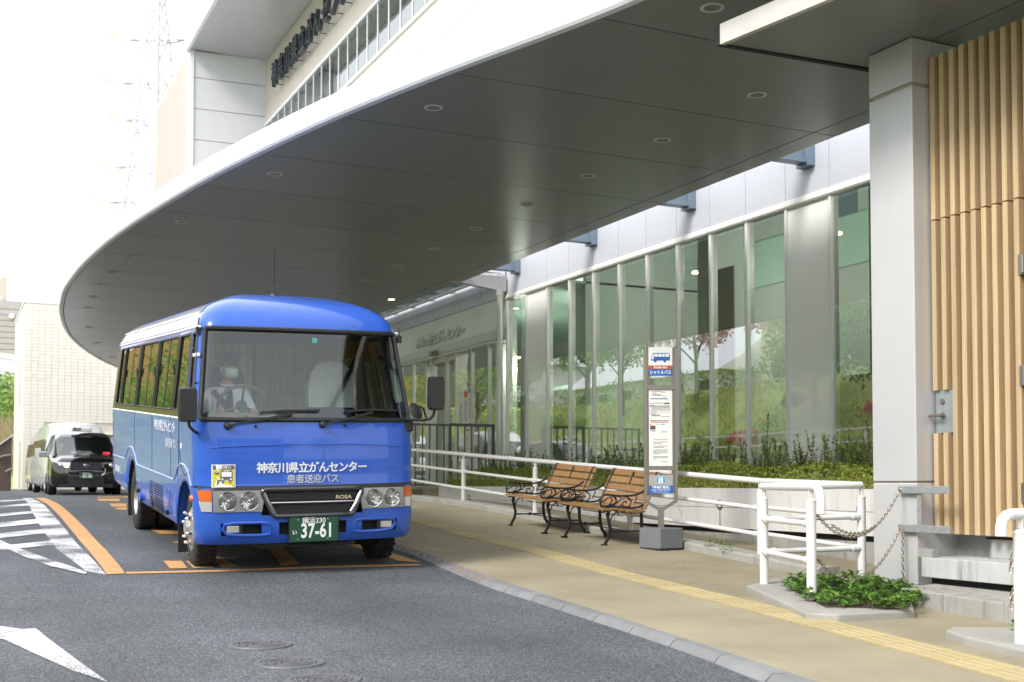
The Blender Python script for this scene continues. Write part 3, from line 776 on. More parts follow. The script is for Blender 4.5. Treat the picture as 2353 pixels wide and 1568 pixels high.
# ================================================================ steps at the door
M_STEP = mat('step_grey', (.46, .465, .47), .8, var=.08, vscale=3, stain=((.12, .12, .11), .75, 2.4), streak=True)
ST = thing('door_steps', 'stained concrete steps under the slatted door', 'steps', (7, 5, -.9))
b = MB(); b.prism([(6.50, 6.72), (6.30, 5.5), (6.1, 3.6), (6.9, 3.6), (7.02, 6.9)], -.97, -.79); b.build('lower_step', M_CONC, ST, world=True, bevel=.012)
b = MB(); b.box(7.03, 8.2, 3.6, 6.93, -.985, -.742); b.build('dark_joint', M_DARK, ST, world=True)
b = MB(); b.prism([(6.96, 6.97), (6.96, 3.6), (7.5, 3.6), (7.5, 6.97)], -.74, -.585); b.build('upper_step', M_STEP, ST, world=True, bevel=.006)
b = MB(); b.box(7.36, 7.5, 3.6, 6.65, -.583, -.44); b.build('threshold_wall', M_STEP, ST, world=True)
b = MB(); b.box(7.37, 7.5, 3.6, 6.7, -.44, -.425); b.build('dark_cap', M_DARK, ST, world=True)
b = MB(); b.box(6.97, 7.04, 6.86, 7.02, -.583, -.52); b.build('corner_block', M_CONC, ST, world=True)
b = MB(); b.box(7.47, 7.6, 6.2, 7.5, -.9, -.38); b.build('side_wall', mat('grey_render', (.42, .43, .45), .7), ST, world=True)
# ================================================================ planter, hedge and plants
PL = thing('planter', 'long white planter wall with round drain holes below the hospital windows', 'planter', (8.8, 14, -.6))
edges = [7.6, 9.3, 11.1, 12.9, 14.7, 16.5, 18.3, 21.2]
for a, c in zip(edges, edges[1:]):
    b = MB(); b.box(8.70, 8.84, a+.003, c-.003, -.30, -.065); b.box(8.704, 8.84, a+.003, c-.003, -.555, -.306)
    b.build('wall_block', M_PLANT, PL, world=True)
b = MB(); b.box(8.84, 10.46, 7.6, 21.19, -.5, -.14); b.build('soil', mat('soil', (.06, .045, .03), .9, bump=.5), PL, world=True)
b = MB(); b.box(8.72, 8.84, 21.2, 21.21, -.55, -.065); b.box(8.71, 10.46, 21.2, 21.3, -.55, -.066); b.build('end_wall', M_PLANT, PL, world=True)
for u in (9.55, 12.05, 14.6, 17.2, 19.8):
    b = MB(); b.lathe([(.058, 0), (.058, -.012), (.048, -.012), (.046, .05)], (8.70, u, -.27), 'x', 20, cap=False); b.lathe([(.047, .004), (.0, .004)], (8.699, u, -.27), 'x', 20, cap=False)
    b.build('drain_hole', M_FENCE, PL, world=True)
    b = MB(); b.quad((8.698, u-.012, -.55), (8.698, u+.012, -.55), (8.698, u+.006, -.31), (8.698, u-.006, -.31)); b.build('rust_streak', mat('rust_streak', (.36, .31, .24), .8, var=.2), PL, world=True)
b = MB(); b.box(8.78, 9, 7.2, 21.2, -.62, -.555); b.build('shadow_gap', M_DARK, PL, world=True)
LW = thing('lower_wall', 'stained grey concrete base wall below the white planter', 'wall', (8.8, 12, -.9))
u = 7.2
while u < 21:
    c = min(u+1.8, 21.2)
    b = MB(); b.box(8.76, 9.1, u+.004, c-.004, -1.1, -.622); b.build('concrete_block', M_CONC, LW, world=True); u += 1.8
# kerb line at the back of the pavement (carries the handrail posts)
BK = kind(MB().box(7.545, 7.546, 9.0, 9.01, -1.0, -.95).build('back_kerb', M_CONC2), 'structure')
u = 8.55
while u < 21:
    b = MB(); n = 3
    for k in range(n+1):
        q = u+.004+(1.192)*k/n; x0 = 7.46 if q > 9.7 else 7.46-.16*(9.7-q); z = zp(q)
        b.v += [(x0, q, z-.1), (x0, q, z+.07), (x0+.02, q, z+.09), (x0+.25, q, z+.09), (x0+.25, q, z-.1)]
    for k in range(n):
        for j in range(4): b.f.append((k*5+j, k*5+j+1, k*5+6+j, k*5+5+j)); b.mi.append(0)
    b.f += [(0,1,2,3,4), tuple(n*5+j for j in (4,3,2,1,0))]; b.mi += [0, 0]
    b.build('kerb_block', M_CONC2, BK, fix=True); u += 1.2

M_HEDGE = leafmat('hedge_leaf', (.20, .26, .035), (.46, .50, .11))
M_SPRIG = leafmat('sprig_leaf', (.07, .14, .022), (.22, .31, .06))
M_GC = leafmat('ground_cover_leaf', (.03, .11, .015), (.20, .36, .06))
M_STEM = mat('plant_stem', (.10, .075, .04), .8)
def leaf(b, p, d, up, L, w, m=0):
    """a folded pointed leaf from p along d"""
    d = d.normalized(); s = d.cross(up)
    if s.length < 1e-3: s = d.orthogonal()
    s.normalize(); n = s.cross(d)
    b.add([p, p+d*L*.45+s*w*.5+n*w*.18, p+d*L, p+d*L*.45-s*w*.5+n*w*.18, p+d*L*.5], [(0, 1, 4), (1, 2, 4), (2, 3, 4), (3, 0, 4)], m)
def rdir(up=.4): 
    v = Vector((noisy(1), noisy(1), noisy(1)+up))
    return v.normalized() if v.length > .05 else Vector((0, 0, 1))
rh = pchip([(7, .12), (9, .20), (11, .17), (13.5, .22), (16, .19), (19, .22), (22, .2)])
b = MB()
for i in range(40000):
    y = 7.65 + 13.4*random.random()**1.15; x = 8.73 + 1.5*random.random()**1.5
    top = rh(y) + .06*math.sin(y*5.1+x*3)*math.sin(x*7+y*1.7) + (.0 if x > 8.9 else -.05)
    z = -.10 + (top+.10)*(1-random.random()**4)
    if x < 8.82: z = -.12 + (top+.08)*random.random()
    p = Vector((x, y, z)); leaf(b, p, rdir(.5), rdir(1), .024+.014*random.random(), .019+.009*random.random())
h = b.build('hedge', M_HEDGE); kind(h, 'stuff'); tag(h, 'low clipped yellow-green hedge filling the white planter', 'hedge')
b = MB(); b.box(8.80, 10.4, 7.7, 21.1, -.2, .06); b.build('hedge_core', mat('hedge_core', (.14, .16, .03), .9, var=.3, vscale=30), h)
b = MB()
for i in range(520):
    y = 7.7 + 13.2*random.random(); x = 8.85 + 1.1*random.random(); H = .15 + .32*random.random()**1.6 + (.08 if y < 11 else 0)
    p = Vector((x, y, rh(y)-.06)); d = Vector((noisy(.35), noisy(.35), 1)).normalized(); pts = [p]
    for k in range(5):
        d = (d + Vector((noisy(.12), noisy(.12), .02))).normalized(); pts.append(pts[-1]+d*H/5)
    b.tube(pts, [.003, .003, .0025, .002, .0015, .001], 4, 1, caps=False)
    for k in range(int(H*95)):
        t = random.random()*4.9; q = pts[int(t)].lerp(pts[int(t)+1], t % 1)
        leaf(b, q, Vector((noisy(1), noisy(1), .5+noisy(.3))), Vector((0, 0, 1)), .034+.026*random.random(), .020)
o = kind(b.build('sprigs', [M_SPRIG, M_STEM]), 'stuff'); tag(o, 'loose green shoots growing up out of the hedge', 'shoots')
def weed(x, y, z, H, label, n=26):
    t = thing('tall_weed', label, 'weed', (x, y, z), group='tall weeds in the planter')
    b = MB(); pts = [Vector((0, 0, 0))]; d = Vector((noisy(.08), noisy(.08), 1))
    for k in range(7): d = (d+Vector((noisy(.06), noisy(.06), 0))).normalized(); pts.append(pts[-1]+d*H/7)
    b.tube(pts, [.007-.0007*k for k in range(8)], 6); b.build('stem', M_STEM, t)
    b = MB()
    for k in range(n*3):
        s = random.random(); q = pts[int(s*6.99)].lerp(pts[int(s*6.99)+1], (s*6.99) % 1)
        a = random.random()*2*PI; L = (.12-.07*s)*(.6+.5*random.random())
        leaf(b, q, Vector((math.cos(a), math.sin(a), .25+.5*s)), Vector((0, 0, 1)), L, L*.32)
    kind(b.build('leaves', M_SPRIG, t), 'stuff')
for (px, ytop, x, lab) in ((1762, 948, 8.95, 'tall thistle-like weed rising from the hedge just right of the bus stop sign'), (1893, 1000, 9.1, 'tall weed in front of the pale blind window pane'), (2000, 968, 8.9, 'tall leafy weed in the hedge next to the clad column'), (1838, 1030, 9.0, 'shorter weed between the thistle and the pale blind pane'), (1400, 1040, 9.0, 'short weed above the hedge behind the far bench')):
    q = atv(px, ytop, x); weed(x, q.y, .05, q.z-.05, lab)

# planting pads at the corner of the railing
def pad(name, label, poly, plants, n):
    t = thing(name, label, 'kerbed bed', (poly[0][0], poly[0][1], zp(poly[0][1])))
    b = MB(); b.prism(poly, -.1, .05, zf=lambda x, y: zp(y)); b.build('concrete_edge', M_CONC2, t, world=True, bevel=.012, fix=True)
    b = MB(); b.prism(plants, .045, .056, zf=lambda x, y: zp(y)); b.build('earth', MATS['soil'], t, world=True, fix=True)
    b = MB()
    xs = [p[0] for p in plants]; ys = [p[1] for p in plants]
    def inside(x, y):
        c = False
        for i in range(len(plants)):
            (xa, ya), (xb, yb) = plants[i], plants[i-1]
            if (ya > y) != (yb > y) and x < (xb-xa)*(y-ya)/(yb-ya)+xa: c = not c
        return c
    k = 0
    while k < n:
        x = random.uniform(min(xs)-.1, max(xs)+.1); y = random.uniform(min(ys)-.1, max(ys)+.1)
        cx_, cy_ = sum(xs)/len(xs), sum(ys)/len(ys)
        if not inside(cx_+(x-cx_)*.9, cy_+(y-cy_)*.9): continue
        hh = .02+.075*random.random()
        p = Vector((x, y, zp(y)+.05)); q = p+Vector((noisy(.06), noisy(.06), hh)); b.tube([p, q], .0018, 3, 1, caps=False)
        for j in range(7):
            a = random.random()*2*PI; L = .042+.035*random.random(); s = .4+.6*random.random()
            leaf(b, p.lerp(q, s), Vector((math.cos(a), math.sin(a), .35+noisy(.4))), Vector((0, 0, 1)), L, L*.45)
        k += 1
    o = kind(b.build('ground_cover', [M_GC, M_STEM]), 'stuff')
    tag(o, 'glossy dark green ground cover plants ' + ('spilling between railing posts and column' if n > 200 else 'tuft by the right hand railing post'), 'plants')
pad('planting_bed', 'low concrete kerbed bed at the foot of the white railing', [(5.93, 7.85), (5.18, 6.22), (5.32, 6.06), (5.95, 6.02), (6.48, 6.6), (7.0, 7.2), (7.3, 8.3), (6.6, 8.3)], [(6.05, 7.45), (5.50, 6.40), (5.95, 6.08), (6.52, 6.62), (6.98, 7.15), (7.0, 7.75), (6.5, 7.9)], 360)
pad('corner_kerb', 'rounded concrete kerb corner at the right edge beside the steps', [(5.52, 5.28), (5.36, 5.18), (5.26, 4.95), (5.12, 4.38), (4.9, 3.4), (6.1, 3.4), (5.9, 5.1)], [(5.55, 4.85), (5.40, 4.55), (5.3, 3.6), (5.6, 3.6), (5.66, 4.75)], 45)
# small weeds at the wall foot
for (px, py, lab) in ((1632, 1258, 'small weed sprouting by the concrete base right of the sign block'), (1665, 1268, 'smallest weed at the wall foot left of the double post'), (1372, 1206, 'tiny weed at the wall foot behind the nearer bench')):
    p = gr(px, py, .1)
    t = thing('small_weed', lab, 'weed', p, group='weeds at the wall foot'); b = MB()
    for k in range(34):
        a = random.random()*2*PI; q = Vector((noisy(.07), noisy(.07), .12*random.random())); leaf(b, q, Vector((math.cos(a), math.sin(a), .5)), Vector((0, 0, 1)), .04, .02)
    kind(b.build('leaves', M_GC, t), 'stuff')

# ================================================================ white handrails
def post_me(H, r=.036):
    b = MB(); b.lathe([(r, 0), (r, H-.11), (r+.003, H-.108), (r+.003, H-.10), (r*.92, H-.095), (r*.55, H-.085)], n=18)
    b.box(-.006, .006, -.02, .02, H-.09, H-.02); b.box(-.02, .02, -.006, .006, H-.075, H-.02)
    return b
def rail(name, pts, r, parent, n=14):
    b = MB(); b.tube(pts, r, n); return b.build(name, M_WRAIL, parent, smooth=True, world=True)
def collar(p, q, parent, r=.032, L=.075):
    d = (Vector(q)-Vector(p)).normalized(); b = MB(); b.tube([Vector(p), Vector(p)+d*L], r, 14); b.build('collar', M_WRAIL, parent, smooth=True, world=True)
ZT = lambda u: .02 + .0578*(u-9.82) if u > 9.3 else .02-.03*(9.82-u)/1.5
LH = thing('long_handrail', 'long white three-bar handrail rising along the ramp behind the benches', 'handrail', (7.6, 15, -.6))
pu = [9.82+2.565*k for k in range(5)]
HZ = (.57, .30)
for u in pu:
    b = post_me(ZT(u)-zp(u)-.08); b.build('post', M_WRAIL, LH, smooth=True, loc=None).location = Vector((7.6, u, zp(u)+.08)) - LH.location
A_, B0, C_ = Vector((6.14, 7.89, -.03)), Vector((5.72, 6.80, -.03)), Vector((7.11, 7.80, -.02))
ends = pu + [22.6]
rail('top_rail', [(7.6, u, ZT(u)) for u in ends], .031, LH)
for h in (.28, .55):
    for a, c in zip(ends, ends[1:]):
        rail('middle_rail' if h < .4 else 'lower_rail', [(7.6, a+.03, ZT(a)-h), (7.6, c-.03, ZT(c)-h)], .023, LH)
        collar((7.6, a+.03, ZT(a)-h), (7.6, c, ZT(c)-h), LH, .03); collar((7.6, c-.03, ZT(c)-h), (7.6, a, ZT(a)-h), LH, .03)
UH = thing('corner_handrail', 'white U-shaped handrail at the ramp end with a curved down tip', 'handrail', (6.5, 7.7, -.85))
for p in (A_, B0, C_):
    z0 = zp(p.y)+.05
    post_me(p.z-z0).build('post', M_WRAIL, UH, smooth=True).location = Vector((p.x, p.y, z0)) - UH.location
E0 = Vector((7.6, 9.82, ZT(9.82)))
dB = (B0-A_).normalized()
tip = [B0+dB*.08, B0+dB*.14+Vector((0, 0, -.006)), B0+dB*.185+Vector((0, 0, -.03)), B0+dB*.21+Vector((0, 0, -.07)), B0+dB*.217+Vector((0, 0, -.125)), B0+dB*.217+Vector((0, 0, -.19))]
rail('top_rail', [E0, C_ + (E0-C_).normalized()*.02], .031, UH)
rail('top_rail', [C_, A_.lerp(C_, .02)], .031, UH)
rail('top_rail', [A_-dB*.03, B0] + tip, .031, UH)
for h in HZ:
    d = Vector((0, 0, -(.84-h)))
    for p, q in ((E0, C_), (C_, A_), (A_, B0)):
        e = (q-p).normalized(); rail('side_rail', [p+d+e*.03, q+d-e*.03], .023, UH)
        collar(p+d+e*.03, q+d, UH); collar(q+d-e*.03, p+d, UH)
RP = Vector((5.32, 4.60, -.17))
RH = thing('right_handrail', 'white handrail with a curved end at the right edge of the frame', 'handrail', (RP.x, RP.y, -.87))
post_me(RP.z+.88, .037).build('post', M_WRAIL, RH, smooth=True).location = (0, 0, -.01)
dR = Vector((-.35, .94, 0)).normalized(); dR = (atz(2290, 1182, -.17)-RP); dR.z = 0; dR.normalize()
rail('top_rail', [RP-dR*.9, RP, RP+dR*.06, RP+dR*.10+Vector((0, 0, -.01)), RP+dR*.128+Vector((0, 0, -.035)), RP+dR*.138+Vector((0, 0, -.075)), RP+dR*.14+Vector((0, 0, -.12))], .031, RH)
for h in (.28, .50):
    p = RP+Vector((0, 0, -h)); rail('side_rail', [p-dR*.03, p-dR*.9], .023, RH); collar(p-dR*.02, p-dR, RH, .034, .09)
# ---------------------------------------------------------------- chains
lk = MB(); n = 12
lk.tube([(0, .0105*math.sin(2*PI*k/n), .019*math.copysign(abs(math.cos(2*PI*k/n))**.75, math.cos(2*PI*k/n))) for k in range(n)], .0036, 6, closed=True)
link_me = lk.mesh('chain_link', mat('chain_steel', (.45, .40, .33), .32, metal=.9), True)
def chain(label, pts, group='chains closing the gap'):
    t = thing('chain', label, 'chain', pts[0], group=group)
    # resample at the pitch
    d = [0]
    for p, q in zip(pts, pts[1:]): d.append(d[-1]+(q-p).length)
    s = .0; i = 0; k = 0
    while s < d[-1]:
        while d[i+1] < s: i += 1
        f = (s-d[i])/(d[i+1]-d[i]); p = pts[i].lerp(pts[i+1], f); tg = (pts[i+1]-pts[i]).normalized()
        q = tg.to_track_quat('Z', 'X') @ Euler((0, 0, PI/2*(k % 2)+.4)).to_quaternion()
        o = link('chain_link', link_me, t, p-t.location); o.rotation_mode = 'QUATERNION'; o.rotation_quaternion = q
        s += .0305; k += 1
    return t
def sag(p, q, dz, n=40):
    return [p.lerp(q, k/n) + Vector((0, 0, -dz*(1-(2*k/n-1)**2))) for k in range(n+1)]
pa, pb = B0+Vector((.05, -.01, -.21)), B0+Vector((.05, -.01, -.53))
ba, bb = Vector((6.97, 7.2, -.06)), Vector((6.97, 7.2, -.37))
chain('upper steel chain hanging between railing post and bracket', sag(pa, ba, .255))
chain('lower steel chain hanging between railing post and bracket', sag(pb, bb, .265))
chain('short doubled back end of the upper chain along its low middle', [p+Vector((.012, -.02, .012)) for p in sag(pa, ba, .24)[5:27]])
chain('loose end of chain hanging straight down from the lower bracket arm', [Vector((6.965, 7.17, -.40)), Vector((6.965, 7.17, -.87))])
chain('chain loops on the right edge railing post, upper', [RP+Vector((-.01, .04, -.22)), RP+Vector((-.015, .055, -.27)), RP+Vector((-.01, .05, -.33))], 'chain loops on the right railing')
chain('chain loops on the right edge railing post, lower', [RP+Vector((-.01, .04, -.42)), RP+Vector((-.015, .055, -.46)), RP+Vector((-.01, .05, -.52))], 'chain loops on the right railing')
b = MB()
for p in (pa, pb): b.tube([p+Vector((-.03, 0, 0)), p+Vector((.012, 0, 0))], .009, 8)
b.build('chain_eye', M_STEEL, UH, world=True)

# ================================================================ landing fence at the entrance
FN = thing('landing_fence', 'thin dark grey bar fence on the landing before the entrance', 'fence', (9, 21.4, -.3))
b = MB(); b.box(7.62, 9.0, 21.385, 21.415, 1.12, 1.16); b.box(9.0, 9.95, 21.36, 21.44, 1.12, 1.175); b.build('top_rail', M_FENCE, FN, world=True)
b = MB(); b.box(7.62, 9.95, 21.385, 21.415, -.06, -.03); b.build('bottom_rail', M_FENCE, FN, world=True)
bar = MB().box(-.012, .012, -.012, .012, 0, 1.15).mesh('bar', M_FENCE)
x = 7.66
while x < 9.95:
    link('bar', bar, FN, Vector((x, 21.4, -.03)) - FN.location); x += .15
for x in (7.64, 8.99, 9.94):
    b = MB(); b.box(x-.02, x+.02, 21.375, 21.425, -.3, 1.12); b.build('fence_post', M_FENCE, FN, world=True)
LD = kind(MB().box(8.75, 10.4, 21.32, 34, -.6, -.10).box(7.75, 8.75, 22.3, 34, -.6, -.12).build('landing', M_PAVE), 'structure')
# notices on the entrance glass
def notice(y, z, w, h, label, heads):
    t = thing('notice_sheet', label, 'notice', (GX-.012, y, z), (0, 0, 0), 'paper notices on the entrance glass')
    b = MB(); b.box(-.002, .004, -w/2, w/2, -h/2, h/2); b.build('paper', M_PAPER, t)
    for (f, hh, m) in heads:
        b = MB(); b.box(-.004, -.0025, -w*.42, w*.42, h/2-f*h-hh*h, h/2-f*h); b.build('printed_band', m, t)
    b = MB()
    for k in range(9):
        zz = h/2-h*(.36+.065*k); b.box(-.004, -.0026, w*.36-w*.7*random.uniform(.6, 1), w*.36, zz-.006, zz+.004)
    kind(b.build('printed_lines', M_INK if heads[0][2] is not M_RED else M_RED, t), 'stuff')
ENX = [(24.32, 1.66, 'plain white notice sheet, left of three in a row on the entrance glass', [(.05, .08, M_PAPER)]), (24.05, 1.70, 'notice sheet headed by an orange band on the entrance glass', [(.06, .16, M_ORNG)]), (23.80, 1.74, 'notice sheet headed by a blue band on the entrance glass', [(.04, .14, M_CYAN)]),
       (23.93, .96, 'single white notice with a red line below the row of three', [(.12, .06, M_RED)]), (27.05, 1.40, 'notice sheet with orange band beside the bus mirror', [(.06, .16, M_ORNG)]), (27.32, 1.38, 'white notice sheet behind the bus mirror', [(.06, .1, M_PAPER)]), (27.05, .62, 'lowest white notice sheet left on the entrance glass', [(.1, .06, M_CYAN)])]
for y, z, lab, hd in ENX: notice(y, z, .245, .78 if z > .99 else .62, lab, hd)
t = thing('oval_sticker', 'row of pale oval safety stickers on the sliding door', 'sticker', (GX+.20, 25.3, .8))
b = MB()
for k, y in enumerate((25.9, 25.65, 25.38, 24.98, 24.75)):
    b.lathe([(.0, 0), (.1, 0)], (0, y-25.3, 0), 'x', 16, cap=False)
bb_ = b.build('oval', mat('sticker_pale', (.62, .70, .60), .6), t); bb_.scale = (1, 1, 1.9)

# ================================================================ benches
M_BW = mat('bench_wood', (.36, .195, .07), .42, rnd=.12, var=.10, vscale=3, coat=.25, grain=(26, 1.2, 26), stain=((.16, .07, .025), .5, 5))
M_BI = mat('bench_iron', (.028, .027, .025), .45, metal=.4, var=.2, vscale=14)
def make_bench(L, label, loc, rot):
    """bench local: x = along the length (to the far end), y = to the back, z up; the front legs stand at y=0"""
    t = thing('park_bench', label, 'bench', loc, rot, 'wooden benches with scrolled iron arms')
    seat = [(-.06, .42, -.08), (.045, .425, .02), (.14, .41, .05), (.235, .395, .03), (.33, .39, .02), (.42, .395, 0)]
    slat = MB(); slat.box(-L/2-.06, L/2+.06, -.043, .043, -.013, .013); sm = slat.mesh('seat_slat', M_BW)
    for y, z, tl in seat: link('seat_slat', sm, t, (0, y, z), (tl, 0, 0)).modifiers.new('bevel', 'BEVEL').width = .004
    slat = MB(); slat.box(-L/2-.06, L/2+.06, -.039, .039, -.012, .012); sm = slat.mesh('back_slat', M_BW)
    for k in range(5):
        z = .455+.088*k; y = .475+.033*k+.004*k*k*.5
        link('back_slat', sm, t, (0, y, z), (R(90-21), 0, 0)).modifiers.new('bevel', 'BEVEL').width = .004
    for s in (-1, 1):
        x = s*L/2
        b = MB()
        b.bar([(x, .01, .405), (x, -.015, .36), (x, .0, .30), (x, .03, .20), (x, .02, .12), (x, -.02, .05), (x, -.045, 0)], .03, .026, up=(1, 0, 0))
        b.box(x-.02, x+.02, -.085, -.005, 0, .02)
        b.tube([(x, .02, .28), (x, .05, .35), (x, .10, .385), (x, .13, .37), (x, .125, .345)], .009, 6)
        b.tube([(x, -.02, .36), (x, .005, .33), (x, .018, .35), (x, .005, .365)], .007, 6)
        b.build('front_leg', M_BI, t, bevel=.004)
        b = MB()
        b.bar([(x, .44, .39), (x, .445, .30), (x, .45, .20), (x, .475, .10), (x, .53, .03), (x, .55, 0)], .034, .026, up=(1, 0, 0))
        b.box(x-.022, x+.022, .515, .60, 0, .018)
        b.build('back_leg', M_BI, t, bevel=.004)
        b = MB()
        b.bar([(x, -.08, .395), (x, .05, .405), (x, .15, .39), (x, .25, .375), (x, .35, .37), (x, .44, .385)], .022, .014, up=(0, 0, 1))
        b.tube([(x, .44, .39), (x, .485, .50), (x, .545, .66), (x, .605, .80), (x, .635, .845), (x, .665, .842), (x, .675, .82)], .0105, 8)
        b.build('side_frame', M_BI, t)
        # scrolled arm rest
        b = MB()
        b.tube([(x, -.10, .455), (x, -.115, .50), (x, -.10, .56), (x, -.05, .59), (x, .02, .585), (x, .10, .575), (x, .20, .572), (x, .30, .575), (x, .38, .59), (x, .45, .62), (x, .50, .66)], .0115, 8)
        b.tube([(x, -.10, .455), (x, -.02, .448), (x, .08, .452), (x, .2, .44), (x, .30, .43), (x, .40, .44), (x, .455, .47)], .0115, 8)
        b.tube([(x, -.095, .50), (x, -.05, .52), (x, -.02, .55), (x, .03, .555), (x, .045, .52), (x, .02, .48), (x, -.03, .455)], .008, 6)
        b.tube([(x, .04, .58), (x, .09, .55), (x, .10, .50), (x, .05, .47), (x, -.04, .452)], .011, 6)
        b.tube([(x, .12, .575), (x, .17, .54), (x, .12, .50), (x, .04, .462)], .008, 6)
        b.tube([(x, .16, .575), (x, .25, .56), (x, .30, .51), (x, .28, .455), (x, .22, .44), (x, .18, .465), (x, .19, .50), (x, .22, .51), (x, .235, .49)], .009, 6)
        b.tube([(x, .36, .585), (x, .37, .54), (x, .34, .50), (x, .33, .47)], .008, 6); b.tube([(x, .34, .50), (x, .39, .49), (x, .45, .49)], .008, 6)
        kind(b.build('arm_rest', M_BI, t, smooth=True), 'part') if False else b.build('arm_rest', M_BI, t, smooth=True)
        b = MB(); b.tube([(x, .025, .165), (x, .465, .165)], .010, 8); b.lathe([(.0, -.02), (.02, -.012), (.02, .012), (.0, .02)], (x, .245, .165), 'y', 10, cap=False); b.build('stretcher', M_BI, t)
    b = MB(); b.tube([(-L/2, .245, .165), (L/2, .245, .165)], .007, 8); b.build('cross_rod', M_BI, t)
    b = MB(); b.tube([(-L/2, .2, .34), (L/2, .2, .34)], .006, 6); b.bar([(0, .0, .40), (0, .25, .378), (0, .43, .38), (0, .5, .52), (0, .62, .83)], .02, .008, up=(0, 0, 1)); b.build('middle_strap', M_BI, t)
    return t
BS = math.atan(.06)
def bench_at(u0, u1, label):
    uc = (u0+u1)/2
    t = make_bench(u1-u0, label, (6.85, uc, zp(uc)), (0, 0, 0))
    # local x -> along +u (uphill), local y -> +x
    M = Matrix(((0, 1, 0), (1, 0, 0), (0, 0, 1)))
    t.rotation_euler = (0, 0, 0)
    return t
for u0, u1, lab in ((13.13, 14.13, 'wooden bench with scrolled iron arms, the farther of the two'), (11.65, 12.61, 'wooden bench with scrolled iron arms, next to the bus stop sign')):
    t = make_bench(u1-u0, lab, (6.85, (u0+u1)/2, zp((u0+u1)/2)), (0, 0, 0))
    # turned so that the seat faces the road: local x runs down the street, local y to the building
    t.rotation_euler = Euler((0, BS, -PI/2), 'XYZ')

# ================================================================ bus stop sign
sp = gr(1519, 1258, .03)
BSX = thing('bus_stop_sign', 'steel framed bus stop sign on a grey block beside the bench', 'sign', (sp.x, sp.y, zp(sp.y)), (0, 0, -YAW))
SG = BSX
b = MB(); a = .185; c = .03
sq = [(a-c, -a), (a, -a+c), (a, a-c), (a-c, a), (-a+c, a), (-a, a-c), (-a, -a+c), (-a+c, -a)]
th = R(32)
sq = [(x*math.cos(th)-y*math.sin(th), x*math.sin(th)+y*math.cos(th)) for x, y in sq]
b.prism(sq, .012, .235); base = b.build('base_block', mat('base_grey', (.165, .175, .195), .75, var=.06, vscale=6, bump=.15), SG, bevel=.008)
b = MB(); b.prism([(x*.97, y*.97) for x, y in sq], -.03, .014); b.build('base_foot', M_DARK, SG)
b = MB(); b.box(-.032, .032, -.022, .022, .23, .47); b.build('stem', M_STEEL, SG)
z0 = .53; hw = .165
def zz(v): return (1551-v)/860 + z0     # from zoomed measurements, metres up the frame
b = MB(); b.bar([(0, 0, .43), (-hw-.01, 0, z0+.005)], .035, .035, up=(0, 1, 0)); b.bar([(0, 0, .43), (hw+.01, 0, z0+.005)], .035, .035, up=(0, 1, 0)); b.build('fork', M_STEEL, SG)
for s in (-1, 1):
    x = s*(hw+.006)
    b = MB(); b.box(x-.017, x+.017, -.022, .018, z0, zz(60)); b.build('upright', M_STEEL, SG)
    b = MB(); b.box(x-.012-s*.030, x+.012-s*.030, .0, .03, z0+.09, zz(62)); b.build('inner_upright', M_STEEL, SG)
    b = MB(); b.box(x-.02, x+.02, -.025, .021, zz(60), zz(56)); b.build('cap', M_BLACK, SG)
for v0, v1 in ((470, 428), (1250, 1212)):
    b = MB(); b.box(-hw+.012, hw-.012, -.018, .018, zz(v0), zz(v1)); b.build('cross_bar', M_STEEL, SG)
def plate(name, v0, v1, m, y=-.012, w=.134, t=.004, parent=None):
    b = MB(); b.box(-w, w, y, y+t, zz(v1), zz(v0)); return b.build(name, m, parent or SG)
top = plate('route_plate', 60, 338, M_WPRINT)
b = MB(); b.box(-.134, .134, -.0135, -.0121, zz(272), zz(237)); b.build('orange_band', mat('band_orange', (.55, .10, .03), .5, var=0), top)
b = MB(); b.box(-.134, .134, -.0135, -.0121, zz(338), zz(272.4)); b.build('blue_band', M_BLUE, top)
text('Shuttle Bus', 'lettering', .036, M_WPRINT, top, (0, -.0142, zz(255)), FRONT, ext=.0004, bold=.0009, sx=.95)
text('シャトルバス', 'lettering', .050, M_WPRINT, top, (0, -.0142, zz(306)), FRONT, ext=.0004, bold=.0014, sx=.82)
# bus pictogram
b = MB(); pc = lambda px, pv: ((px-306)/860, zz(pv))
def shape(pts, m, y=-.0132, t=.001):
    v = [pc(*p) for p in pts]; n = len(v)
    b.add([(x, y, z) for x, z in v] + [(x, y+t, z) for x, z in v], [tuple(range(n))] + [(i, n+i, n+(i+1) % n, (i+1) % n) for i in range(n)], m)
shape([(229, 116), (380, 116), (394, 124), (398, 140), (398, 190), (217, 190), (219, 160)], 0)
for a, c in ((249, 280), (287, 318), (324, 348), (354, 389)): shape([(a, 124), (c, 124), (c, 153), (a, 153)], 1, -.0142)
shape([(232, 123), (243, 123), (240, 178), (223, 178), (226, 150)], 1, -.0142)
for cx in (256, 349): shape([(cx+15*math.cos(k*PI/8), 192+15*math.sin(k*PI/8)) for k in range(16)], 0, -.0136)
b.build('bus_pictogram', [M_BLUE, M_WPRINT], top)
nb = plate('notice_board', 472, 1210, M_PAPER, -.006, .131, .01)
def ln(v, x0, x1, h=5, m=0): b.box((x0-322)/860, (x1-322)/860, -.0075, -.0062, zz(v+h), zz(v), m)
b = MB()
